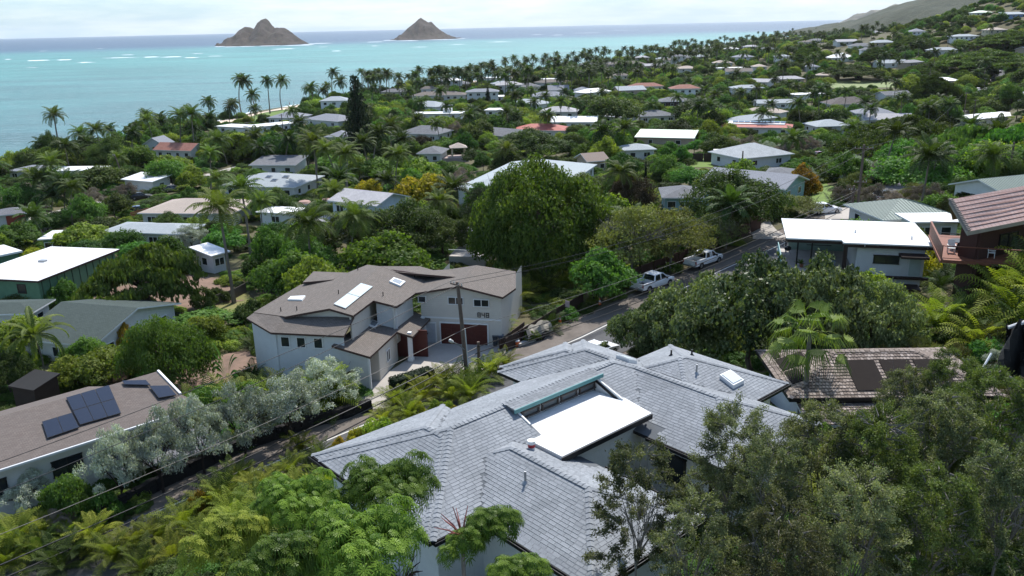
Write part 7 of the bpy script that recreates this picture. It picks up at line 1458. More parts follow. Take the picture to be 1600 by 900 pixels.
for i in range(3): VM['coco%d' % i] = frondset('fronds_coconut', LM['palm'], 27, 1., 100+i, 16, .3, .055, (-.45, 1.25), .5, .45)
for i in range(2): VM['cocofar%d' % i] = frondset('fronds_far', LM['palmd'], 23, 1., 110+i, 9, .32, .12, (-.6, 1.2), .5, .45)
VM['wind0'] = frondset('fronds_windblown', LM['palmd'], 24, 1., 120, 12, .3, .085, (-.3, 1.3), .35, .4)
VM['fox'] = frondset('fronds_bushy', LM['palm'], 20, 1., 130, 20, .17, .06, (-.35, 1.3), .75, .5, vshape=.5)
VM['areca0'] = frondset('fronds_areca', LM['areca'], 26, 1., 140, 20, .27, .03, (.35, 1.45), .5, .35, spreadz=.25); VM['areca1'] = frondset('fronds_areca', LM['areca'], 22, 1., 141, 20, .28, .03, (.2, 1.45), .55, .35, spreadz=.2)
VM['ground0'] = frondset('fronds_ground_palm', LM['palm'], 20, 1., 150, 22, .28, .03, (.1, 1.4), .4, .4, spreadz=.05); VM['ground1'] = frondset('fronds_ground_palm', LM['palmd'], 18, 1., 151, 22, .27, .03, (.05, 1.4), .45, .4, spreadz=.05)
PT = [palmtrunk('trunk_palm', b, seed=i) for i, b in enumerate((.03, .12, -.16, .24))]
def fanpalm():
    r = np.random.default_rng(3); V = []; F = []; T = []; c = 0
    for k in range(21):
        az = 2*pi*k*.381966; el = 1.3-1.75*(k/21)**.9+r.uniform(-.08, .08); D = np.array([cos(az)*cos(el), sin(az)*cos(el), sin(el)]); L = .62*r.uniform(.9, 1.1); S = np.array([-sin(az), cos(az), 0.]); 
        p0 = np.array([0, 0, 0.]); p1 = D*L*.6; p2 = p1+(D-np.array([0, 0, .5]))*L*.42
        for a, b in ((p0, p1), (p1, p2)): V += [a-S*.008, a+S*.008, b+S*.006, b-S*.006]; F.append((c, c+1, c+2, c+3)); c += 4; T += [1.]*4
        E = nrm((p2-p1)[None])[0]; U_ = np.cross(S, E); U_ = U_ if U_[2] > 0 else -U_; R = .36*r.uniform(.9, 1.1); nseg = 20; q = r.random()*.6
        for j in range(nseg):
            t0, t1 = [-1.35+2.7*x/nseg for x in (j+.04, j+.96)]; tm = (t0+t1)/2; rr = R*(1.15-.12*abs(tm))*r.uniform(.85, 1.1); ed = lambda t, k_: E*cos(t)*k_+S*sin(t)*k_
            mid = p2+ed(tm, rr*.62)+U_*.035; tip = p2+ed(tm, rr)-np.array([0, 0, .28+.2*abs(sin(tm))])*R*1.6
            V += [p2, p2+ed(t0, rr*.6)-U_*.012, mid, p2+ed(t1, rr*.6)-U_*.012]; F.append((c, c+1, c+2, c+3)); V += [p2+ed(t0, rr*.6)-U_*.012, tip-S*.004, tip+S*.004, p2+ed(t1, rr*.6)-U_*.012]; F.append((c+4, c+5, c+6, c+7)); c += 8; T += [q+.25*(j % 2)]*8
    return meshq('fan_fronds', np.array(V), np.array(F), T, LM['fan'])
VM['fan'] = fanpalm()
def octopus(name, seed, nros, R=1., rl=.115, nlf=11):
    """umbrella tree crown: rosettes of long hanging leaflets on a lobed dome, unit radius / height"""
    r = np.random.default_rng(seed); V = []; F = []; T = []; c = 0; C = []
    lob = [(r.uniform(-.62, .62), r.uniform(-.62, .62), r.uniform(.35, .75), r.uniform(.26, .4)) for _ in range(15)]
    for k in range(nros):
        lx, ly, lz, lr = lob[k % len(lob)]; d = nrm(r.normal(0, 1, (1, 3)))[0]; d[2] = abs(d[2])*.9+.05 if r.random() < .8 else d[2]; p = np.array([lx, ly, lz])+d*lr*np.array([1, 1, .75])*r.uniform(.85, 1.05); ax = nrm((d+np.array([0, 0, .9]))[None])[0]
        a1 = nrm(np.cross(ax, [.3, .5, .1])[None])[0]; a2 = np.cross(ax, a1); ll = rl*r.uniform(.75, 1.25); q = r.uniform(0, .7); yl = .3 if r.random() < .1 else 0
        for ring, (nn, ls, dr) in enumerate(((nlf, 1., .5), (6, .5, .05))):
            for j in range(nn):
                t = 2*pi*(j+r.uniform(-.2, .2))/nn; o = a1*cos(t)+a2*sin(t); s = np.cross(ax, o); l = ll*ls; w = l*.16; m1 = p+ax*.012*ring+o*l*.5+ax*l*.06; e = p+o*l*(.98-.1*dr)-ax*l*dr*.45-np.array([0, 0, l*.25*dr]); b = p+ax*.01*ring+o*l*.1
                V += [b, m1-s*w*.5, m1+ax*w*.12, m1+s*w*.5]; F.append((c, c+1, c+2, c+2)) if False else None
                V = V[:-4]; V += [b-s*w*.12, b+s*w*.12, m1+s*w*.5, m1-s*w*.5, m1-s*w*.5, m1+s*w*.5, e+s*w*.12, e-s*w*.12]; F += [(c, c+1, c+2, c+3), (c+4, c+5, c+6, c+7)]; c += 8; T += [min(1, q+.3+yl)]*2+[q+yl]*4+[q*.8]*2
        V += [p+ax*.015+a1*.006, p+ax*.015+a2*.006, p+ax*.015-a1*.006, p+ax*.015-a2*.006]; F.append((c, c+1, c+2, c+3)); c += 4; T += [1.]*4
    return meshq(name, np.array(V), np.array(F), T, LM['octo'])
VM['octo0'] = octopus('crown_octopus', 1, 560, rl=.125); VM['octo1'] = octopus('crown_octopus', 2, 320, rl=.165); VM['octoy'] = VM['octo1'].copy(); VM['octoy'].materials[0] = leafmat('leaf_octopus_young', (.08, .12, .012), (.30, .33, .045), .3, hue=0)
def feathery(name, seed, mat_, n=95, dens=190, hang=.55, leafL=.034, leafW=.009, tall=1.):
    """tall loose crown of drooping sprays with narrow leaves and bare twigs, unit radius / height"""
    r = np.random.default_rng(seed); P = []; N = []; D = []; tw = MB(); tn = []
    for k in range(n):
        z = r.uniform(.12, .95)**.85; a = r.uniform(0, 2*pi); q = (1-z)**.45*r.uniform(.35, 1.0)+.08; L = r.uniform(.18, .34); s = np.array([cos(a)*q*.8, sin(a)*q*.8, z]); d = nrm(np.array([[cos(a), sin(a), r.uniform(.0, .8)]])+r.normal(0, .3, (1, 3)))[0]; pts = [s]
        for i in range(7): d = nrm((d-np.array([0, 0, hang*.2]))[None])[0]; pts.append(pts[-1]+d*np.array([1, 1, .38])*L/7)
        pts = np.array(pts); tw.tube([Vector(p) for p in pts[::2]], [.008, .005, .003, .002], 4, cap=False)
        m_ = int(dens*r.uniform(.4, 1.3)); t = 6.99*r.uniform(0, 1, m_)**.55; i = t.astype(int); f = (t-i)[:, None]; c = pts[i]*(1-f)+pts[i+1]*f+r.normal(0, .038, (m_, 3))*np.array([1, 1, .36]); P.append(c); N.append(r.normal(0, 1, (m_, 3))+[0, 0, .5]); D.append(np.tile(d*.5+[0, 0, .15-hang*.4], (m_, 1))+r.normal(0, .45, (m_, 3))); tn.append(np.clip(np.full(m_, r.uniform(0, .75))+r.uniform(-.1, .35, m_), 0, 1))
    P = np.concatenate(P); V, F = leaves(P, np.concatenate(N), leafL*1.25, leafW*1.35, r, .9, dirs=np.concatenate(D)); PP = np.repeat(P, 4, 0); V = PP+(V-PP)*np.array([1, 1, .38]); o = tw.build('twigs_'+name, BARKG); me = o.data; bpy.data.objects.remove(o)
    return meshq(name, V, F, np.repeat(np.concatenate(tn), 4), mat_), me
VM['fea0'], TW0 = feathery('crown_feathery', 1, LM['ydusty'], 210, 230, .15, .03, .0125); VM['fea1'], TW1 = feathery('crown_feathery', 2, LM['ydusty'], 230, 230, .4, .033, .012); VM['fea2'], TW2 = feathery('crown_feathery', 3, LM['ydusty'], 120, 210, .2, .04, .015)
VM['feag'] = VM['fea1'].copy(); VM['feag'].materials[0] = leafmat('leaf_green_feathery', (.026, .045, .014), (.17, .21, .06), .3, hue=0)
for _m in TM['silver']: pass
TMF = [trunkmesh('trunk_feathery', s, .022, .45, 7, .5, .85, BARKG, 2) for s in (21, 22)]
def banana(name, m, seed, n=9, upright=1.):
    r = np.random.default_rng(seed); V = []; F = []; T = []; c = 0
    for k in range(n):
        az = (k/n)*2*pi+r.uniform(-.3, .3) if upright < 1.5 else (0 if k % 2 else pi); el = (1.2-.7*r.random()) if upright < 1.5 else radians(22+136*k/n) if False else 1.4-1.15*abs(k-(n-1)/2)/((n-1)/2)
        D = np.array([cos(az), sin(az), 0.]); S = np.array([-sin(az), cos(az), 0.]); p = np.array([0, 0, .05]); e = el; L = r.uniform(.8, 1.1); q = r.random(); W_ = .11
        if upright >= 1.5: D = np.array([1. if k > (n-1)/2 else -1., 0, 0]); S = np.array([0, 1., 0])
        for i in range(8):
            p2 = p+(D*cos(e)+np.array([0, 0, 1.])*sin(e))*L/8; w0 = .012 if i < 3 else W_*math.sin(pi*(i-2.4)/6); w1 = .012 if i < 2 else W_*math.sin(pi*min(5.9, i-1.4)/6)
            for s in (-1, 1): V += [p, p+S*s*w0-[0, 0, w0*.3], p2+S*s*w1-[0, 0, w1*.3], p2]; F.append((c, c+1, c+2, c+3)); c += 4; T += [q*.7, q, q, q*.7]
            p = p2; e -= .16 if upright >= 1.5 else .3*(i/5)
    return meshq(name, np.array(V), np.array(F), T, m)
VM['banana'] = banana('banana_leaves', LM['mid'], 1); VM['bird'] = banana('paddle_leaves', LM['bright'], 2, 12); VM['ravenala'] = banana('traveller_fan', LM['mid'], 3, 15, 2.); recolor('bird', 'ti', 'orange')
print('foliage built', round(time.time()-_t0, 1))
# ------------------------------------------------------------------ planting
PLANTS = []; NPL = {}
EXH = EXTRA
def child(name, me, parent, sc, loc=(0, 0, 0), rz=0.):
    o = bpy.data.objects.new(name, me); COL.objects.link(o); o.parent = parent; o.scale = sc; o.location = loc; o.rotation_euler[2] = rz; return o
SPEC = {  # kind: (object name, category, crown meshes, trunks, crown base fraction, description)
 'broad': ('tree', 'tree', ['broad0', 'broad1', 'broad2', 'broad3'], 'broad', .12, 'dark green round tree'), 'midb': ('tree', 'tree', ['midb0', 'midb1', 'midb2', 'midb3'], 'broad', .12, 'green leafy tree'), 'brt': ('tree', 'tree', ['brt0', 'brt1', 'brt2', 'brt3'], 'broad', .1, 'yellow green tree'),
 'big': ('tree', 'tree', ['big0', 'big1', 'big2'], 'broad', -.08, 'great dense green tree'), 'bigd': ('tree', 'tree', ['bigd0'], 'broad', .08, 'broad dense dark tree'), 'fine': ('tree', 'tree', ['fine0', 'fine1'], 'broad', .08, 'dense dark green tree'), 'umb': ('tree', 'tree', ['umb0', 'umb1'], 'umb', .0, 'flat topped spreading tree'), 'umbb': ('tree', 'tree', ['umbb'], 'umb', .0, 'bright flat topped spreading tree'),
 'giant': ('tree', 'tree', ['giant'], 'broad', -.1, 'giant tree'), 'silver': ('tree', 'tree', ['silver0', 'silver1'], 'silver', .1, 'silver grey leaved tree'), 'pnk': ('tree', 'tree', ['sdist0'], 'silver', .1, 'greyish bare looking bush'), 'olive': ('tree', 'tree', ['olive0', 'olive1'], 'olive', .12, 'sparse olive green twiggy tree'), 'grape': ('tree', 'tree', ['grape0', 'grape1'], 'broad', .03, 'glossy leathery leaved tree'), 'pine': ('tree', 'tree', ['pine0'], 'pine', .25, 'dark pine like tree'), 'brown': ('tree', 'tree', ['brown0'], 'broad', .05, 'purplish brown leaved tree'),
 'norf': ('conifer', 'conifer', ['norf'], 'straight', .0, 'dark narrow conifer'),
 'shrub': ('shrub', 'shrub', ['mound1', 'drk0'], None, 0, 'rounded green shrub'), 'shrubb': ('shrub', 'shrub', ['mound0'], None, 0, 'bright green shrub'), 'yel': ('shrub', 'shrub', ['yel0'], None, 0, 'yellow leaved shrub'), 'org': ('shrub', 'shrub', ['org0'], None, 0, 'orange and green shrub'),
 'banana': ('banana_plant', 'plant', ['banana'], None, 0, 'broad leaved banana plant'), 'bird': ('leafy_plant', 'plant', ['bird'], None, 0, 'paddle leaved plant'), 'ti': ('leafy_plant', 'plant', ['ti'], None, 0, 'orange leaved ti plant'), 'rav': ('travellers_palm', 'plant', ['ravenala'], None, 0, "fan shaped traveller's palm")}
rr_ = random.Random(99)
def plant(kind, base, H, R, label=None, hand=False, rz=None, group=None, squash=1., rx=1.):
    nm, cat, ms, tk, cb, desc = SPEC[kind]; base = Vector(base); r = empty(nm, base, None, cat, None, rz if rz is not None else rr_.uniform(0, 6.28)); me = VM[rr_.choice(ms)] if not (kind == 'umb' and R > 7) else VM['umb2']
    if tk: child('trunk', rr_.choice(TM[tk]), r, (R if tk != 'straight' else H*.5, R if tk != 'straight' else H*.5, H))
    h0 = H*cb; ax = rr_.uniform(.84, 1.2) if cat == 'tree' and not label else rx; child('crown' if cat != 'plant' else 'leaves', me, r, (R*ax, R/ax**.5, (H-h0)), (0, 0, h0))
    PLANTS.append(dict(o=r, kind=kind, desc=desc, p=base, H=H, R=R, label=label, group=group)); return r
def palm(kind, base, H, L, label=None, hand=False, tr=None, group=None, rz=None):
    base = Vector(base); far = kind == 'cocofar'; r = empty('coconut_palm' if kind not in ('fox',) else 'palm', base, None, 'palm', None, rz if rz is not None else rr_.uniform(0, 6.28)); i = rr_.randrange(4) if tr is None else tr; tm, tp = PT[i]
    child('trunk', tm, r, (H, H, H)); ms = {'coco': ['coco0', 'coco1', 'coco2'], 'cocofar': ['cocofar0', 'cocofar1'], 'wind': ['wind0'], 'fox': ['fox']}[kind]
    child('fronds', VM[rr_.choice(ms)], r, (L, L, L), (tp.x*H, tp.y*H, tp.z*H), rr_.uniform(0, 6)); PLANTS.append(dict(o=r, kind='palm', desc='tall coconut palm' if H > 9 else 'coconut palm' if H > 5.5 else 'short coconut palm', p=base, H=H+L*.4, R=L*.8, label=label, group=group)); return r
def clump(kind, base, L, label=None, group=None):
    r = empty({'areca': 'areca_palm', 'ground': 'low_palm'}[kind], base, None, 'palm', None, rr_.uniform(0, 6.28)); child('fronds', VM[rr_.choice({'areca': ['areca0', 'areca1'], 'ground': ['ground0', 'ground1']}[kind])], r, (L, L, L*1.05))
    PLANTS.append(dict(o=r, kind=kind, desc={'areca': 'clump palm', 'ground': 'low frond clump'}[kind], p=Vector(base), H=L*1.1, R=L*.8, label=label, group=group)); return r
def px_at(px, yb, ytop, wpx=None):
    """ground point under a photo pixel, height and half width from pixels"""
    g = onground(px, yb); d = PJ(g)[2]; lo = zat(g.x, g.y, ytop)-g.z; return g, max(lo, .5), (wpx or 60)*d/1300/2
def T(kind, px, ytop, yb, w, label=None, **k):
    g, H, R = px_at(px, yb, ytop, w); return plant(kind, g, H*1.03, R*1.02, label, True, **k)
def PA(px, ytop, yb, L=None, kind='coco', label=None, tr=None, **k):
    g, H, R = px_at(px, yb, ytop); L = L or 3.6; return palm(kind, g, max(1.5, H-L*.55), L, label, True, tr, **k)
# --- signature trees, from the photograph
T('giant', 850, 254, 434, 214, 'giant rounded dense green tree at the centre, beside the parked pickups'); 
T('fine', 556, 332, 408, 130, 'wide dark green tree left part, behind the taupe roof'); T('fine', 628, 318, 412, 150, 'wide dark green tree middle part, just behind the taupe roof'); T('fine', 692, 334, 405, 110, 'dark green tree right part, left of the white porch house')
T('olive', 985, 322, 432, 150, 'sparse twiggy olive tree right of the giant tree'); T('olive', 1048, 330, 425, 130, 'second twiggy olive tree nearer the parked pickups'); T('olive', 1112, 332, 398, 90, 'smaller twiggy olive tree under the broad dark tree'); T('bigd', 1150, 270, 372, 152, 'broad dark tree in front of the slate blue roof'); T('brown', 985, 275, 345, 75, 'purplish brown tree between the giant tree and the clump palms')
T('umb', 233, 374, 486, 178, 'flat topped spreading tree with a thick trunk in the dirt yard'); T('big', 270, 494, 610, 135, 'leafy green tree right of the dark green shingle roof')
for px, yt, yb, w, lb in ((515, 556, 640, 130, 'silver grey tree farthest up the road, beside the entry wing'), (455, 580, 690, 150, 'silver grey tree second along the row by the road'), (385, 600, 715, 130, 'silver grey tree third along the row, over the road wall'), (320, 608, 740, 120, 'silver grey tree above the carport of the solar panel house'), (255, 640, 770, 130, 'silver grey tree covering the eave of the solar panel roof'), (195, 668, 788, 110, 'silver grey tree nearest the lower left wall')):
    T('silver', px, yt+2, yb, w*.92, lb)
T('silver', 45, 738, 800, 95, 'low silver grey shrub tree at the lower left edge'); T('midb', 118, 742, 815, 80, 'green bush between the silver trees at lower left')
for px, yt, yb, w, lb in ((1003, 474, 566, 112, 'leathery leaved tree with red flowers beside the road bend'), (1080, 434, 580, 170, 'leathery leaved tree behind the grey roof peak'), (1168, 404, 590, 230, 'leathery leaved tree in the middle of the dark mass'), (1258, 402, 585, 190, 'leathery leaved tree behind the fan palm'), (1358, 446, 575, 130, 'leathery leaved tree below the white flat roofed house')):
    T('grape', px, yt, yb, w, lb)
T('umb', 1405, 172, 262, 215, 'great spreading tree at right, before the far street'); T('umbb', 1508, 186, 282, 180, 'bright green spreading tree behind the sage green roofs'); T('umbb', 1590, 182, 262, 130, 'spreading tree at the right edge under the white roofs'); T('umb', 1528, 70, 122, 160, 'dark spreading tree above the far street'); T('umb', 1568, 42, 84, 110, 'dark spreading tree on the upper right slope')
T('umb', 1420, 52, 80, 62, 'broad spreading tree at upper right, below the far hill'); T('umb', 1262, 65, 104, 55, 'dark spreading tree left of the white hip roofed hall'); T('umb', 1372, 70, 102, 60, 'spreading tree right of the white hip roofed hall'); T('umb', 1342, 98, 126, 110, 'wide dark tree row before the playing field'); T('umb', 1440, 98, 128, 70, 'spreading tree at the right end of the playing field')
T('umb', 1462, 108, 180, 76, 'rounded green tree left of the far street bend'); T('broad', 963, 152, 200, 75, 'dark rounded tree at upper centre, over the tan walled house'); T('broad', 928, 148, 178, 50, 'dark tree left of and behind the dark rounded one'); T('broad', 1095, 158, 196, 78, 'dark rounded tree left of the red roof with solar panels'); T('midb', 1112, 172, 196, 34, 'small green tree against the red roof with solar panels')
T('norf', 563, 118, 250, 56, 'tall dark Norfolk type conifer near the beach houses', rz=1.); T('norf', 763, 136, 170, 13, 'slim small conifer before the shore houses', rz=2.)
T('pine', 770, 276, 400, 100, 'dark pine like tree against the pale blue grey hip roof'); T('norf', 1008, 252, 300, 8, 'thin dark spire between the small light roof and the lawn', rz=0.)
T('fine', 90, 208, 262, 45, 'dark tree at the shore, far left'); T('fine', 130, 214, 262, 60, 'dark tree at the shore, beside the far left palms'); T('fine', 172, 218, 268, 60, 'green tree at the shore between the pole and the cottage'); T('umb', 222, 186, 225, 60, 'dark flat tree on the water edge above the gabled cottage')
T('broad', 152, 262, 300, 85, 'dark green tree before the flat cream roof'); T('midb', 92, 268, 300, 60, 'green tree under the flat cream roof'); T('pnk', 38, 288, 322, 78, 'greyish bare tree at the left edge'); T('pnk', 142, 294, 330, 62, 'greyish bare tree beside the left side street'); T('pnk', 200, 284, 314, 40, 'small greyish bare tree below the leaning pole')
T('broad', 180, 305, 342, 50, 'dark round bush at the end of the left side street'); T('midb', 76, 335, 362, 60, 'green shrub tree right of the red garage door'); T('midb', 30, 352, 388, 75, 'green tree below the red garage door'); T('brt', 140, 350, 396, 100, 'bright green tree behind the green building'); T('midb', 190, 360, 402, 60, 'green tree left of the flat topped tree')
T('midb', 270, 250, 292, 60, 'green tree right of the cottage with the red brown roof'); T('brt', 300, 262, 300, 50, 'yellow green tree before the skylight roof'); T('fine', 262, 332, 372, 55, 'white blossomed dark tree before the tan hip roof'); T('silver', 300, 352, 388, 70, 'greyish olive tree right of the blossomed one')
T('midb', 540, 240, 272, 100, 'pale green wide tree above the pale blue house'); T('midb', 600, 248, 285, 80, 'pale green tree right of the wide one'); T('brt', 660, 250, 300, 90, 'yellow green tree before the pavilion'); T('pnk', 715, 262, 312, 60, 'greyish brown tree left of the pale blue grey roof'); T('fine', 835, 202, 250, 110, 'dark tree behind the pale blue grey hip roof'); T('midb', 640, 394, 420, 110, 'bright green hedge like tree just over the taupe roof ridge')
T('brown', 690, 300, 350, 60, 'brownish olive tree left of the pine like tree'); T('midb', 430, 360, 430, 60, 'green tree left of the wide dark trees'); T('midb', 420, 412, 452, 70, 'green bush at the upper left corner of the taupe roof')
T('fine', 40, 455, 492, 120, 'dark green hedge tree under the green building'); T('brt', 30, 500, 560, 100, 'bright green tree at the left edge beside the bushy palm'); T('fine', 20, 555, 625, 80, 'dark tree at the left edge below the bushy palm'); T('brt', 175, 545, 598, 110, 'bright yellow green bushes left of the leafy tree'); T('brt', 120, 560, 612, 80, 'bright green bushes behind the solar panel roof'); T('org', 195, 500, 545, 38, 'orange yellow shrub at the gable of the dark green house')
T('midb', 325, 488, 515, 110, 'long green hedge behind the leafy tree'); T('rav', 358, 512, 612, 44, "traveller's palm fan behind the silver trees", rz=.2); T('bird', 330, 520, 560, 30, 'paddle leaved plant left of the fan shaped one')
T('org', 1253, 255, 310, 58, 'orange and yellow bushy tree right of the slate blue roof'); T('midb', 1325, 240, 290, 70, 'green tree left of the tallest pole'); T('yel', 1385, 236, 268, 50, 'yellow leaved tree right of the tallest pole'); T('midb', 1440, 250, 315, 130, 'layered green tree behind the sage green hip roof'); T('brt', 1470, 278, 310, 75, 'bright green tree behind the pink tiled roof'); T('pnk', 1360, 285, 325, 60, 'pinkish grey bush at the street corner'); T('olive', 1245, 308, 340, 80, 'pale flowering bush before the corner driveway')
T('brt', 1415, 118, 150, 40, 'bright tree by the field right corner'); T('fine', 1060, 195, 212, 60, 'dark tree behind the tan walled house'); T('shrub', 645, 568, 612, 50, 'green bush', rz=0) if False else None
for x, y, h_, lb in ((-25.5, 62.8, 3.6, 'bushy tree at the left corner wall of the taupe house'), (-21.5, 62.6, 3.0, 'bushy tree under the first windows of the taupe house'), (-17.6, 62.9, 3.2, 'bushy tree under the last window of the taupe house, beside the entry wing')):
    plant('midb', (x, y, Gf(x, y)), h_, 2.3, lb, True)
# clipped hedge by the driveway
c = onground(645, 612); FH = Frame(c.x, c.y, 38)
def hedge(F, w, d, h, label, z):
    r = empty('hedge', F.W(0, 0, z), label, 'hedge'); rg = np.random.default_rng(4); n = 9000; f = rg.integers(0, 5, n); u, v = rg.uniform(-.5, .5, n), rg.uniform(-.5, .5, n); P = np.zeros((n, 3)); N = np.zeros((n, 3))
    for k, (ax, s) in enumerate(((0, -1), (0, 1), (1, -1), (1, 1), (2, 1))):
        m_ = f == k; o = [a for a in (0, 1, 2) if a != ax]; P[m_, ax] = s*.5; P[m_, o[0]] = u[m_]; P[m_, o[1]] = v[m_]; N[m_, ax] = s
    P[:, 2] += .5; P = P*[w, d, h]+rg.normal(0, .04, (n, 3)); V, Fc = leaves(P, N, .14, .09, rg, .8); me = meshq('hedge_leaves', V, Fc, np.repeat(rg.random(n)*.7, 4), LM['norf']); o = child('leaves', me, r, (1, 1, 1)); o.rotation_euler[2] = F.a
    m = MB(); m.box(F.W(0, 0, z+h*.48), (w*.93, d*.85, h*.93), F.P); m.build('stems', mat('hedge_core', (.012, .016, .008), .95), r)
hedge(FH, 3.9, 1.1, 1.75, 'clipped dark rectangular hedge beside the driveway', c.z-.05)
# --- palms, from the photograph
for px, yt, yb, L, kd, lb in ((366, 298, 474, 3.9, 'coco', 'tall coconut palm in front of the taupe roof, left of it'), (392, 272, 400, 3.7, 'coco', 'coconut palm behind the tall one, beside the garage block'), (497, 203, 300, 4.4, 'coco', 'large coconut palm left of the dark conifer'), (608, 182, 252, 4.2, 'coco', 'large coconut palm right of the dark conifer'), (355, 203, 258, 4.6, 'coco', 'drooping coconut palm before the beach villa'), (412, 300, 372, 3.0, 'coco', 'coconut palm over the white garage block'),
        (98, 169, 258, 3.9, 'coco', 'lone coconut palm at far left, against the water'), (140, 196, 250, 3.9, 'coco', 'dark coconut palm right of the lone one'), (158, 190, 252, 4.2, 'coco', 'coconut palm leaning over the far left shore'), (188, 238, 275, 3.0, 'coco', 'small coconut palm above the flat cream roof'), (85, 262, 305, 3.4, 'coco', 'coconut palm before the flat cream roof'), (50, 262, 300, 3.0, 'coco', 'coconut palm at the grey roof on the water edge'),
        (242, 176, 232, 4.2, 'coco', 'coconut palm over the gabled cottage'), (283, 168, 240, 4.6, 'coco', 'big coconut palm right of the gabled cottage'), (306, 166, 242, 4.4, 'coco', 'big coconut palm left of the beach people'), (327, 151, 205, 3.6, 'cocofar', 'lone coconut palm leaning at the start of the sand'), (371, 153, 190, 3.4, 'cocofar', 'short coconut palm on the sand'), (379, 116, 183, 4.6, 'cocofar', 'tallest coconut palm of the beach group, leftmost'), (399, 118, 180, 4.4, 'cocofar', 'coconut palm second from left in the beach group'),
        (393, 140, 184, 4.2, 'cocofar', 'lower coconut palm within the beach group'), (422, 119, 178, 4., 'cocofar', 'straight coconut palm at the middle of the beach group'), (441, 118, 172, 4.8, 'cocofar', 'coconut palm right end of the beach group with two trunks'), (398, 163, 190, 3.4, 'cocofar', 'small coconut palm beside the white villa'), (490, 128, 172, 4.4, 'cocofar', 'dark coconut palm beyond the two storey beach house'), (507, 135, 170, 3.8, 'cocofar', 'short coconut palm right above the two storey beach house'), (521, 107, 158, 4.4, 'cocofar', 'coconut palm standing alone over the beach house'), (539, 119, 160, 4.6, 'cocofar', 'pale coconut palm left of the dark conifer top'),
        (569, 107, 150, 3.8, 'cocofar', 'coconut palm just right of the conifer top'), (580, 111, 152, 3.8, 'cocofar', 'coconut palm second right of the conifer top'), (594, 107, 152, 3.9, 'cocofar', 'coconut palm third right of the conifer top'), (463, 165, 205, 3.4, 'cocofar', 'small coconut palm between the blue grey beach roofs'), (70, 490, 592, 3.6, 'fox', 'bushy palm left of the black shed'), (20, 690, 778, 2.1, 'fox', 'small palm before the white door at lower left')):
    PA(px, yt, yb, L, kd, lb)
cp = random.Random(5)
cb = lambda x: np.interp(x, [600, 680, 740, 800, 860, 900, 960, 1010, 1060, 1120, 1200, 1300, 1370], [152, 147, 138, 118, 110, 103, 96, 92, 84, 72, 60, 50, 46])
x = 605.
while x < 1340:
    yb = cb(x)+cp.uniform(-2, 9); g = onground(x, yb); H = cp.uniform(10, 17); L = cp.uniform(3.2, 4.4)
    palm('cocofar', g, H-2, L); x += cp.uniform(4.5, 13) if cp.random() < .72 else cp.uniform(16, 30)
for px, py in ((835, 195), (878, 190), (690, 235), (800, 160), (890, 175), (855, 215), (1020, 190), (1050, 120), (1075, 150), (1100, 110), (1150, 175), (1205, 190), (1208, 140), (1250, 205), (1350, 200), (1480, 210), (1462, 185), (1355, 215), (1230, 165), (1285, 160), (1130, 120), (1165, 118), (1185, 95), (1000, 130), (935, 118), (905, 128), (870, 115), (1045, 100), (1235, 110), (1270, 88), (1310, 118), (1400, 120), (1450, 70), (1480, 75), (1550, 60), (1500, 92), (660, 215), (705, 190), (735, 225), (790, 215),
        (260, 220), (330, 235), (232, 212), (470, 240), (445, 265), (610, 330), (80, 350), (330, 300), (95, 320), (115, 355), (75, 390), (535, 290), (480, 275), (1190, 210), (1110, 190), (905, 200)):
    g = onground(px, py); d = PJ(g)[2]; palm('wind' if cp.random() < .4 else ('coco' if d < 190 else 'cocofar'), g, cp.uniform(5, 9.5), cp.uniform(2.8, 3.9))
# fan palm in the middle right
g = onground(1253, 655); zt = zat(g.x, g.y, 520); r = empty('fan_palm', g, 'tall fan palm with pleated round fronds before the shake roof', 'palm'); m = MB(); m.tube([g-Vector((0, 0, .5)), Vector((g.x+.05, g.y, (g.z+zt)/2)), Vector((g.x, g.y, zt))], [.17, .14, .12], 10); m.build('trunk', BARKG, r)
child('fronds', VM['fan'], r, (2.75, 2.75, 2.75), (0, 0, zt-g.z)); LAND.append(('the fan palm', 1253, 500, (g.x, g.y)))
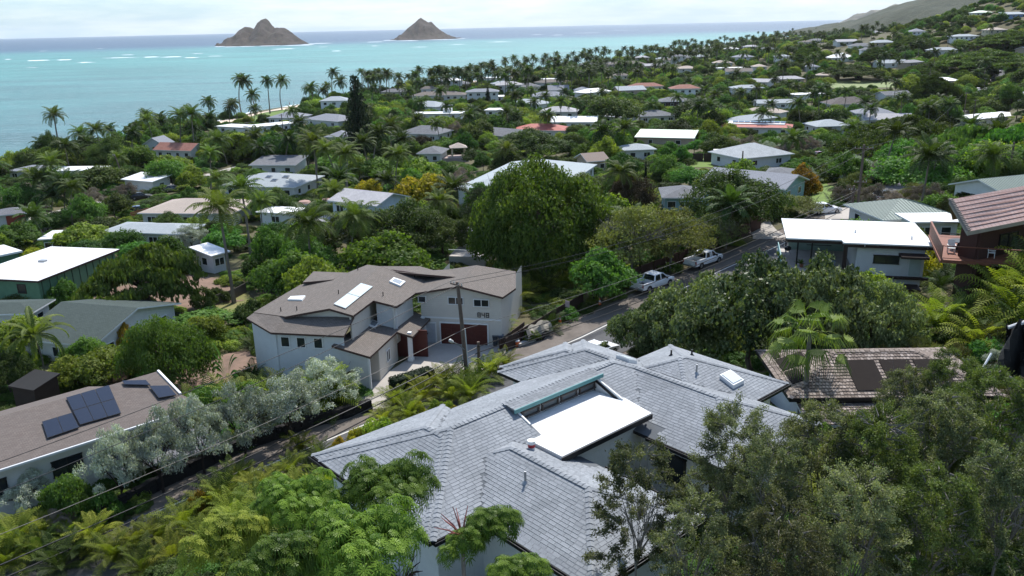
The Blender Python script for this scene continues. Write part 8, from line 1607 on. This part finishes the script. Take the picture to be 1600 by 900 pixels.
# areca and ground palms by pixel (top pixel, frond length)
def CP(kind, px, py, L, label=None): g = onground(px, py); clump(kind, g, L, label)
for px, py, L in ((980, 300, 2.6), (1015, 318, 2.6), (1045, 315, 2.4), (1025, 330, 2.4), (440, 372, 2.6), (455, 385, 2.6), (420, 388, 2.4), (470, 360, 2.4), (820, 470, 3.4), (850, 462, 3.6), (880, 455, 3.4), (790, 490, 3.4), (905, 448, 3.0), (835, 440, 3.4), (870, 430, 3.2), (800, 455, 3.2), (765, 500, 2.6), (785, 515, 2.2), (690, 610, 2.6), (715, 605, 2.6), (745, 600, 2.8), (765, 590, 2.6), (790, 575, 2.0), (735, 625, 2.6), (705, 628, 2.2),
        (660, 625, 2.0), (620, 640, 2.2), (640, 655, 2.2), (600, 665, 2.0), (470, 690, 2.2), (500, 700, 2.2), (485, 720, 2.4), (455, 730, 2.4), (430, 745, 2.6), (400, 760, 2.4), (440, 780, 2.6), (470, 760, 2.4), (500, 745, 2.2), (380, 740, 2.2), (350, 775, 2.4), (410, 800, 2.6), (365, 815, 2.4), (330, 800, 2.4), (290, 830, 2.4), (250, 850, 2.2), (215, 860, 2.2), (320, 850, 2.2), (270, 880, 2.2), (180, 880, 2.2), (130, 870, 2.2), (95, 890, 2.2), (60, 870, 2.0), (30, 860, 2.2), (10, 890, 2.2), (225, 895, 2.0), (150, 850, 1.8), (110, 845, 1.8), (75, 840, 2.0), (460, 820, 2.4), (380, 850, 2.2), (420, 850, 2.0), (520, 770, 1.8), (500, 790, 2.0)):
    if px < 520 and py < 800: py += 16; L *= .74
    CP('areca' if cp.random() < .72 else 'ground', px, py, L*cp.uniform(.85, 1.15))
for px, py, L in ((345, 790, 2.6), (365, 760, 2.2), (860, 515, 2.4), (400, 545, 2.2), (440, 560, 2.4), (460, 545, 2.2), (420, 580, 2.4), (395, 600, 2.2), (1440, 385, 2.2), (1480, 405, 2.2), (1520, 415, 2.4), (1560, 405, 2.4), (1500, 430, 2.2), (1590, 400, 2.6), (1545, 440, 2.4), (1580, 455, 2.4), (1470, 450, 2.2)):
    CP('ground', px, py, L)
for px, py, s in ((1455, 480, 2.2), (1500, 470, 2.3), (1540, 490, 2.4), (1580, 500, 2.2), (1430, 520, 2.0), (1480, 530, 2.2), (1520, 545, 2.0), (1400, 560, 2.0), (1450, 575, 2.1), (1390, 600, 1.9), (1425, 625, 2.0), (1370, 560, 2.1), (1330, 620, 1.7), (1480, 600, 2.0), (1370, 640, 1.8), (1350, 595, 1.6), (1590, 530, 2.0), (1410, 490, 2.0)):
    g = onground(px, py+14); clump('areca' if cp.random() < .3 else 'ground', g, s)
for px, py, w in ((1420, 505, 60), (1470, 495, 70), (1520, 510, 70), (1560, 540, 70), (1440, 560, 60), (1400, 590, 60), (1500, 570, 70), (1460, 620, 70), (1380, 620, 55)):
    T('pnk' if cp.random() < .4 else 'olive', px, py-30, py+22, w)
for px, py, w, k in ((830, 525, 26, 'shrubb'), (690, 640, 40, 'shrubb'), (590, 680, 60, 'shrubb'), (630, 672, 40, 'shrubb'), (560, 690, 40, 'yel'), (530, 700, 30, 'org'), (775, 530, 16, 'shrub'), (650, 640, 30, 'yel'), (720, 650, 40, 'yel'), (310, 790, 40, 'org'), (160, 800, 60, 'shrub'), (100, 820, 50, 'pnk'), (230, 470, 24, 'shrub'), (320, 470, 45, 'shrub'), (345, 462, 30, 'shrub'), (100, 470, 60, 'shrub')):
    T(k if k in SPEC else 'shrub', px, py-w*.55, py+w*.3, w)
for px, py, w, k in ((100, 752, 34, 'ti'), (75, 745, 40, 'banana'), (120, 735, 36, 'banana'), (60, 725, 30, 'banana'), (160, 515, 30, 'ti'), (150, 560, 30, 'bird'), (195, 560, 26, 'ti'), (780, 580, 30, 'bird'), (705, 600, 28, 'bird'), (395, 580, 30, 'banana')):
    T(k, px, py-w*.9, py+w*.4, w)
for k in range(11):
    x = -26.5+k*1.15; y = 62.6+.25*k*.4; clump('ground' if k % 3 else 'areca', (x, y, Gf(x, y)+.4), 3.1+.5*(k % 2))
for x, y, L in ((33, 55.5, 3.4), (35.2, 55, 3.6), (37.5, 56, 3.6), (39.8, 57, 3.8), (42, 58.5, 3.8), (36.2, 57.6, 4.2), (38.6, 59, 4.2), (41, 60.2, 4.2), (31.5, 57.5, 3.2), (32, 53, 3.2), (34.5, 52, 3.2), (37, 52.5, 3.4), (40, 54, 3.4)):
    clump('areca' if cp.random() < .6 else 'ground', (x, y, Gf(x, y)+.3), L*1.12)
# umbrella (octopus) trees in the foreground
def octo(px, ytop, wpx, Y, k='octo0', label=None, zb=None):
    c = U(px, ytop, Y=Y); R = wpx/1300*Y*1.07/2; zb = Gf(c.x, c.y); H = c.z-zb; h = min(H, R*1.35); r = empty('umbrella_tree', (c.x, c.y, zb), label, 'tree'); child('trunk', TM['silver'][0], r, (R*.8, R*.8, H*.9)); child('crown', VM[k], r, (R, R, h), (0, 0, H-h)); return r
octo(600, 722, 200, 20.5, 'octo0', 'large umbrella tree with rosettes of drooping leaflets, over the roof corner'); octo(455, 748, 170, 20, 'octo0', 'umbrella tree left of the largest one, with whorled leaves'); octo(345, 806, 150, 18.5, 'octoy', 'yellowish umbrella tree at the bottom, left one'); octo(560, 800, 250, 17, 'octo0', 'umbrella tree filling the bottom centre left, closest to the camera'); octo(762, 796, 130, 17.5, 'octo1', 'umbrella tree alone at the lower edge of the grey shingle roof'); octo(430, 840, 170, 16.5, 'octo1', 'low umbrella tree at the bottom edge, between the two others'); octo(800, 874, 150, 16, 'octo1', 'umbrella tree top just showing at the bottom centre')
# bare reddish flower spikes beside it
c = U(722, 838, Y=17.6); r = empty('flower_spike_plant', (c.x, c.y, Gf(c.x, c.y)), 'umbrella tree top with bare dusty pink flower spikes, at the roof corner', 'plant'); m0 = MB(); m0.tube([Vector((c.x, c.y, Gf(c.x, c.y))), c], [.08, .05], 7); m0.build('stem', BARKG, r)
for k in range(16): a = k*2.4; e = .25+.9*(k/16); d = Vector((cos(a)*cos(e), sin(a)*cos(e), sin(e))); m = MB(); m.tube([c, c+d*.35+Vector((0, 0, .05)), c+d*.75], [.022, .02, .008], 5); m.build('flower_spike', mat('dusty_pink_spike', (.25, .085, .075), .7), r)
o = child('leaves', VM['octo1'], r, (.7, .7, .8), (0, 0, c.z-.7-Gf(c.x, c.y)))
# feathery trees at lower right
def fea(px, ytop, wpx, Y, k, tw, label, hfrac=1., green=None):
    c = U(px, ytop, Y=Y); R = wpx/1300*Y*1.07/2; zb = Gf(c.x, c.y); H = c.z-zb; r = empty('tree', (c.x, c.y, zb), label, 'tree', 'dusty green trees at lower right', rz=cp.uniform(0, 6)); ch = min(H*.95, R*3.0); child('trunk', TMF[int(px) % 2], r, (R, R, H)); child('crown', VM[k], r, (R, R, ch), (0, 0, H-ch)); tag(child('twigs', tw, r, (R, R, ch), (0, 0, H-ch)), kind='stuff')
for px, yt, w, Y, k, tw, lb in ((1000, 690, 190, 21.5, 'fea2', TW2, 'open dusty green tree with the grey shingle roof showing through it'), (1150, 640, 190, 22, 'fea0', TW0, 'dusty green tree at the right end of the grey shingle roof'), (1215, 690, 180, 20, 'fea0', TW0, 'dusty green tree in front of the shake roofed house'), (1290, 628, 200, 23, 'fea1', TW1, 'dusty tree with hanging sprays below the shake roof'), (1380, 640, 200, 22, 'feag', TW0, 'dusty tree with hanging sprays right of the shake roof'), (1475, 610, 210, 23, 'fea1', TW1, 'tall dusty tree at lower right, left of the tallest'),
        (1560, 575, 200, 24, 'feag', TW1, 'tallest green feathery tree at the right edge'), (1425, 572, 130, 31, 'fea1', TW1, 'dusty tree covering the right end of the shake roof'), (1500, 548, 130, 30, 'feag', TW1, 'green feathery tree left of the black shade cloth'), (1090, 775, 180, 18.5, 'fea2', TW2, 'low open dusty tree at the bottom, under the grey roof'), (1230, 790, 220, 17, 'fea1', TW1, 'dusty tree at the bottom right of centre, nearest one'), (1350, 740, 220, 18, 'fea0', TW0, 'dark dusty tree at the bottom, third from the right'), (1470, 730, 220, 18.5, 'feag', TW1, 'dark feathery tree at the bottom, second from the right'), (1590, 690, 220, 19, 'fea1', TW1, 'dark feathery tree in the bottom right corner')):
    fea(px, yt, w, Y, k, tw, lb)
# black shade cloth and white pole at the right edge
a = U(1590, 505, Y=33); b = U(1512, 600, Y=31.5); r = empty('shade_cloth', a, 'black shade cloth sagging from a white pole at the right edge', 'shade cloth'); m = MB(); N = 8; A = [U(1520+12*i, 512-2*i if i else 515, Y=33) for i in range(N+1)]
G_ = [[U(1572+7*i-j*(2.5 if i < 3 else .5)+3*sin(j*1.3+i), 506-1.2*i+j*15+5*sin(i*1.4+j), Y=33-.15*j+.35*sin(i*1.7+j*.6)) for j in range(7)] for i in range(9)]
for i in range(8):
    for j in range(6): m.face([G_[i][j], G_[i+1][j], G_[i+1][j+1], G_[i][j+1]])
m.build('cloth', mat('black_shade_cloth', (.012, .012, .012), .8), r, smooth=True)
m = MB(); m.tube([U(1549, 552, Y=32.5), U(1530, 585, Y=32), U(1498, 648, Y=31)], .045, 7); m.build('pole', WHITE, r); m = MB(); m.tube([U(1575, 512, Y=33), U(1602, 503, Y=33)], .08, 7); m.build('ridge_pole', PALEGREY, r)
# --- the rest of the neighbourhood: fill the gaps between houses, street and lawns
def inpoly(x, y, P):
    c = False; j = len(P)-1
    for i in range(len(P)):
        if (P[i][1] > y) != (P[j][1] > y) and x < (P[j][0]-P[i][0])*(y-P[i][1])/(P[j][1]-P[i][1]+1e-12)+P[i][0]: c = not c
        j = i
    return c
def bbox(P): a = np.array(P); return a[:, 0].min(), a[:, 1].min(), a[:, 0].max(), a[:, 1].max()
ZONES = [(P, bbox(P)) for P in FOOT+NOVEG]; FZ_ = [(P, bbox(P)) for P in FOOT]; NZ_ = [(P, bbox(P)) for P in NOVEG]
FZ_ += [(P, bbox(P)) for P in [pxy((752, 470), (800, 430), (960, 425), (985, 448), (900, 470), (800, 535))]]
def blocked(x, y, m=0., Z=None):
    for P, b in (Z if Z is not None else ZONES):
        if b[0]-m < x < b[2]+m and b[1]-m < y < b[3]+m:
            if inpoly(x, y, P): return True
            if m > 0 and any(inpoly(x+cos(a)*m, y+sin(a)*m, P) for a in (0, .785, 1.571, 2.356, 3.142, 3.927, 4.712, 5.498)): return True
    return False
VIEW = [(q[0], q[1], q[2], q[3], q[4]) for q in PROT]
for q in ((395, 440, 800, 640), (150, 448, 390, 480), (262, 548, 420, 612), (1262, 286, 1312, 325), (1076, 247, 1116, 262), (1296, 126, 1425, 136), (1490, 112, 1565, 205), (860, 478, 960, 530), (960, 380, 1240, 470), (210, 285, 280, 330), (60, 585, 100, 600), (1195, 345, 1240, 372), (1285, 322, 1362, 342), (330, 160, 490, 190)):
    g = onground((q[0]+q[2])/2, q[3]); VIEW.append((*q, g.y-3))
COVER = [0.]*400
def hides(x, y, z, H, R, commit=False):
    t = PJ((x, y, z+H)); b = PJ((x, y, z)); w = R*1300/b[2]; x0, x1, y0, y1 = b[0]-w, b[0]+w, t[1], b[1]-4; s = 0
    for i, a in enumerate(VIEW):
        if b[2] < a[4]+3:
            ox, oy = min(x1, a[2])-max(x0, a[0]), min(y1, a[3])-max(y0, a[1])
            if ox > 0 and oy > 0:
                f = ox*oy/max(1, (a[2]-a[0])*(a[3]-a[1])); s = max(s, f+COVER[i], .6 if (oy > .5*(a[3]-a[1]) and ox > 14) else 0)
                if commit: COVER[i] += f
    return s
OCC = [(p['p'].x, p['p'].y, p['R']) for p in PLANTS]
def crowded(x, y, R, f=.62): return any((x-a)**2+(y-b)**2 < (f*(R+c))**2 for a, b, c in OCC)
fr_ = random.Random(31); tries = 0; cnt = 0
shore = lambda y: np.interp(y, [p[1] for p in SHORE], [p[0] for p in SHORE])
CANDFAR = []
while tries < 24000 and cnt < 190:
    tries += 1; Y = math.exp(fr_.uniform(math.log(58), math.log(290))); X = fr_.uniform(-.72, .70)*Y
    if X < shore(Y)+14: continue
    z = Gf(X, Y); q = PJ((X, Y, z))
    if not (-60 < q[0] < 1660) or q[1] > 640: continue
    if (GF.L((X, Y))[0] > 5 and -99 < GF.L((X, Y))[1] < 47 and X < 20): continue
    k = fr_.random(); H = fr_.uniform(3.2, 7.5) if Y < 160 else fr_.uniform(4, 8.5); R = H*fr_.uniform(.5, .8)
    if blocked(X, Y, R*.45, FZ_) or blocked(X, Y, .6, NZ_): continue
    while H > 2.4 and hides(X, Y, z, H, R) > .16: H *= .8; R *= .85
    if H <= 2.4 or crowded(X, Y, R): continue
    kd = 'broad' if k < .3 else 'midb' if k < .62 else 'brt' if k < .82 else 'fine' if k < .88 else 'olive' if k < .92 else 'pnk' if k < .935 else 'brown' if k < .945 else 'umb' if (k < .985 and H > 5) else 'yel'
    hides(X, Y, z, H, R, True); plant(kd, (X, Y, z), H, R); OCC.append((X, Y, R)); cnt += 1
print('fill trees', cnt, tries)
cnt = 0; tries = 0
while tries < 6000 and cnt < 85:
    tries += 1; Y = math.exp(fr_.uniform(math.log(95), math.log(420))); X = fr_.uniform(-.66, .70)*Y
    if X < shore(Y)+10: continue
    z = Gf(X, Y); q = PJ((X, Y, z))
    if not (-20 < q[0] < 1620) or blocked(X, Y, .8): continue
    H = fr_.uniform(5, 10.5); L = fr_.uniform(2.9, 4.)
    if hides(X, Y, z, H+1.2, L*.45) > .2: continue
    palm('wind' if fr_.random() < .35 else ('coco' if Y < 190 else 'cocofar'), (X, Y, z), H, L); cnt += 1
def stuffpoints(name, n, gen, protos, group=None, label=None):
    """one object: points on the ground, each replaced by one of the listed crown meshes (geometry nodes)"""
    P, S, I, Rt = gen(n); me = bpy.data.meshes.new(name); me.vertices.add(len(P)); me.vertices.foreach_set('co', np.array(P, np.float32).ravel())
    for nm, arr, ty in (('sc', S, 'FLOAT_VECTOR'), ('rz', Rt, 'FLOAT'), ('pick', I, 'INT')):
        a = me.attributes.new(nm, ty, 'POINT'); a.data.foreach_set('vector' if ty == 'FLOAT_VECTOR' else 'value', np.array(arr, np.float32 if ty != 'INT' else np.int32).ravel())
    o = bpy.data.objects.new(name, me); COL.objects.link(o); tag(o, kind='stuff'); g = bpy.data.node_groups.new(name, 'GeometryNodeTree'); g.interface.new_socket('Geometry', in_out='INPUT', socket_type='NodeSocketGeometry'); g.interface.new_socket('Geometry', in_out='OUTPUT', socket_type='NodeSocketGeometry')
    N = g.nodes; L = g.links; gi = N.new('NodeGroupInput'); go = N.new('NodeGroupOutput'); ip = N.new('GeometryNodeInstanceOnPoints'); g2 = N.new('GeometryNodeGeometryToInstance')
    for pr in protos[::-1]: ob = N.new('GeometryNodeObjectInfo'); ob.inputs['Object'].default_value = pr; ob.transform_space = 'ORIGINAL'; ob.inputs['As Instance'].default_value = False; gg = N.new('GeometryNodeGeometryToInstance'); L.new(ob.outputs['Geometry'], gg.inputs[0]); pr['_'] = 0; L.new(gg.outputs[0], g2.inputs[0]) if False else None; protos_nodes.append(gg) if False else JN.append(gg)
    J = N.new('GeometryNodeJoinGeometry')
    for gg in JN: L.new(gg.outputs[0], J.inputs[0])
    JN.clear()
    def attr(nm, ty): a = N.new('GeometryNodeInputNamedAttribute'); a.data_type = ty; a.inputs['Name'].default_value = nm; return a.outputs['Attribute']
    cx = N.new('ShaderNodeCombineXYZ'); L.new(attr('rz', 'FLOAT'), cx.inputs[2]); er = N.new('FunctionNodeEulerToRotation'); L.new(cx.outputs[0], er.inputs[0])
    L.new(gi.outputs[0], ip.inputs['Points']); L.new(J.outputs[0], ip.inputs['Instance']); ip.inputs['Pick Instance'].default_value = True; L.new(attr('pick', 'INT'), ip.inputs['Instance Index']); L.new(er.outputs[0], ip.inputs['Rotation']); L.new(attr('sc', 'FLOAT_VECTOR'), ip.inputs['Scale']); L.new(ip.outputs[0], go.inputs[0])
    md = o.modifiers.new('scatter', 'NODES'); md.node_group = g
    for pr in protos:
        if '_' in pr: del pr['_']
    return o
JN = []
def protos(*keys):
    """real plants already standing in the scene supply the meshes"""
    out_ = []
    for k in keys:
        for ob in COL.objects:
            if ob.type == 'MESH' and ob.data is VM[k]: out_.append(ob); break
        else: print('no proto', k)
    return out_
def gen_under(n):
    r = random.Random(77); P = []; S = []; I = []; R_ = []; t = 0
    while len(P) < n and t < n*6:
        t += 1; Y = math.exp(r.uniform(math.log(18), math.log(420))); X = r.uniform(-.74, .74)*Y
        if X < shore(Y)+10: continue
        b = GF.L((X, Y)); 
        if blocked(X, Y, .3): continue
        z = Gf(X, Y); s = r.uniform(.5, 1.15)*(1 if Y < 60 else 1.5 if Y < 150 else 2.3); zsc = s*r.uniform(.55, 1.0)
        if any(a[0] < (q := PJ((X, Y, z)))[0] < a[2] and a[1] < q[1]-zsc*1300/q[2] < a[3] and q[2] < a[4] for a in VIEW): zsc *= .35
        P.append((X, Y, z-.1)); S.append((s, s, zsc)); I.append(r.choice((0, 0, 1, 1, 1, 2, 3, 3))); R_.append(r.uniform(0, 6.28))
    return P, S, I, R_
stuffpoints('undergrowth', 9000, gen_under, protos('mound0', 'mound1', 'drk0', 'broad0'))
def gen_far(n):
    r = random.Random(78); P = []; S = []; I = []; R_ = []; t = 0
    while len(P) < n and t < n*8:
        t += 1; Y = math.exp(r.uniform(math.log(225), math.log(1900))); X = r.uniform(-.75, .78)*Y
        if X < shore(Y)+16: continue
        z = Gf(X, Y)
        if z < 1.0: continue
        H = r.uniform(2.6, 6.6)*(1.25 if r.random() < .15 else 1); R = H*r.uniform(.55, .95)
        if blocked(X, Y, R*.4, FZ_) or blocked(X, Y, .5, NZ_): continue
        q = PJ((X, Y, z))
        if q[1] > 330 or not (-100 < q[0] < 1700): continue
        if hides(X, Y, z, H, R) > .3: H *= .6; R *= .75
        if hides(X, Y, z, H, R) > .3: continue
        hides(X, Y, z, H, R, True)
        if Y < 320 and crowded(X, Y, R, .45): continue
        P.append((X, Y, z-.2)); S.append((R, R, H)); I.append(r.choice((0, 0, 1, 1, 2, 2, 3, 4, 5))); R_.append(r.uniform(0, 6.28))
    print('far trees', len(P)); return P, S, I, R_
stuffpoints('distant_treetops', 5200, gen_far, protos('broad0', 'midb1', 'brt2', 'midb0', 'umb1', 'broad3'))
def gen_farpalm(n):
    r = random.Random(79); P = []; S = []; I = []; R_ = []; t = 0
    while len(P) < n and t < n*8:
        t += 1; Y = math.exp(r.uniform(math.log(420), math.log(1700))); X = r.uniform(-.3, .75)*Y; sh = shore(Y)
        if X < sh+12 or (X > sh+160 and r.random() < .75): continue
        z = Gf(X, Y)
        if z < 1 or z > 25 or blocked(X, Y, 1.): continue
        H = r.uniform(7, 13); L = r.uniform(2.8, 4.2); P.append((X, Y, z+H)); S.append((L, L, L)); I.append(r.choice((0, 1))); R_.append(r.uniform(0, 6.28))
    FP.extend([(p, s) for p, s in zip(P, S)]); return P, S, I, R_
FP = []
stuffpoints('distant_palm_fronds', 420, gen_farpalm, protos('cocofar0', 'cocofar1'))
m = MB()
for (x, y, z), s in FP: m.tube([Vector((x, y, Gf(x, y)-.5)), Vector((x, y, z+.1))], [.28, .16], 3, cap=False)
tag(m.build('distant_palm_trunks', PALMB), kind='stuff')
def gen_hill(n):
    r = random.Random(80); P = []; S = []; I = []; R_ = []; t = 0
    while len(P) < n and t < n*8:
        t += 1; Y = math.exp(r.uniform(math.log(26), math.log(230))); X = r.uniform(.25, .74)*Y
        if (Y < 60 and X < 24) or blocked(X, Y, 1.2): continue
        z = Gf(X, Y)
        if Y < 70 and z < 15: continue
        H = r.uniform(1.2, 2.6) if Y < 75 else r.uniform(2.5, 5); R = H*.7
        q = PJ((X, Y, z))
        if q[1] < 150 or hides(X, Y, z, H, R) > .08 or crowded(X, Y, R, .4): continue
        P.append((X, Y, z-.1)); S.append((R, R, H)); I.append(r.choice((0, 1, 2, 3, 4))); R_.append(r.uniform(0, 6.28))
    return P, S, I, R_
stuffpoints('hillside_scrub', 420, gen_hill, protos('olive0', 'silver0', 'midb2', 'sdist0', 'drk0'))
# ------------------------------------------------------------------ labels for the planted things: by look, then by the nearest landmark
LAND += [('the giant tree', 850, 330, (4, 100)), ('the flat topped tree in the yard', 235, 430, (-43, 96)), ('the great spreading tree', 1405, 220, (95, 190)), ('the beach', 420, 175, (-110, 390)), ('the playing field', 1360, 132, (165, 410)), ('the far street', 1530, 145, (210, 380)), ('the parked pickups', 1060, 425, (20, 96)), ('the driveway', 690, 580, (-6, 70)), ('the bottom left corner', 60, 880, (-18, 24)), ('the lower left road', 330, 750, (-22, 50)), ('the tallest pole', 1340, 290, (48, 112))]
_cut = {'among', 'below', 'behind', 'beside', 'near', 'under', 'with', 'left', 'right', 'by', 'at', 'on', 'beneath'}
_sh = []
for l in LAND:
    w = l[0].split(); k = next((i for i, x in enumerate(w) if i > 2 and x in _cut), len(w)); _sh.append(' '.join(w[:k]) if len(w) > 7 else l[0])
LAND = [((s if _sh.count(s) == 1 else l[0]),)+tuple(l[1:]) for s, l in zip(_sh, LAND)]
groups = {}
for p in PLANTS+EXH:
    q = PJ((p['p'].x, p['p'].y, p['p'].z+p['H']*.5)); p['q'] = q; tag(p['o'], group={'tree': 'trees among the houses', 'palm': 'palms among the houses', 'shrub': 'garden shrubs', 'plant': 'leafy garden plants', 'conifer': 'conifers', 'house': 'houses among the trees'}[p['o']['category']])
    if p['label']: p['o']['label'] = p['label']; continue
    best = min(LAND, key=lambda l: math.hypot(l[1]-q[0], (l[2]-q[1])*1.6)); dx, dy = q[0]-best[1], q[1]-best[2]
    side = ('right of' if dx > 0 else 'left of') if abs(dx) > abs(dy)*1.3 else ('before' if dy > 0 else 'behind')
    p['land'] = (best[0], side); groups.setdefault((p['desc'], best[0], side), []).append(p)
ORD = ['first', 'second', 'third', 'fourth', 'fifth', 'sixth', 'seventh', 'eighth', 'ninth', 'tenth', 'eleventh', 'twelfth', 'thirteenth', 'fourteenth', 'fifteenth', 'sixteenth', 'seventeenth', 'eighteenth', 'nineteenth', 'twentieth', '21st', '22nd', '23rd', '24th', '25th', '26th', '27th', '28th', '29th', '30th', '31st', '32nd', '33rd', '34th', '35th']
for (d, l, s), ps in groups.items():
    ps.sort(key=lambda p: p['q'][0])
    for i, p in enumerate(ps):
        if len(ps) == 1: t = '%s %s %s' % (d, s, l)
        elif len(ps) == 2: t = '%s %s %s, %s one' % (d, s, l, ('left', 'right')[i])
        else: t = '%s %s %s, %s' % (d, s, l, 'leftmost' if i == 0 else 'rightmost' if i == len(ps)-1 else ORD[min(i, 34)]+' from left')
        w = t.split()
        if len(w) > 16: t = t.replace('tall ', '').replace('low ', ''); print('LONG', t)
        p['o']['label'] = ' '.join(t.split()[:16])
print('plants', len(PLANTS))

for o in COL.objects:
    if o.get('label') and len(o['label'].split()) > 16: print('LONGLABEL', o['label'])
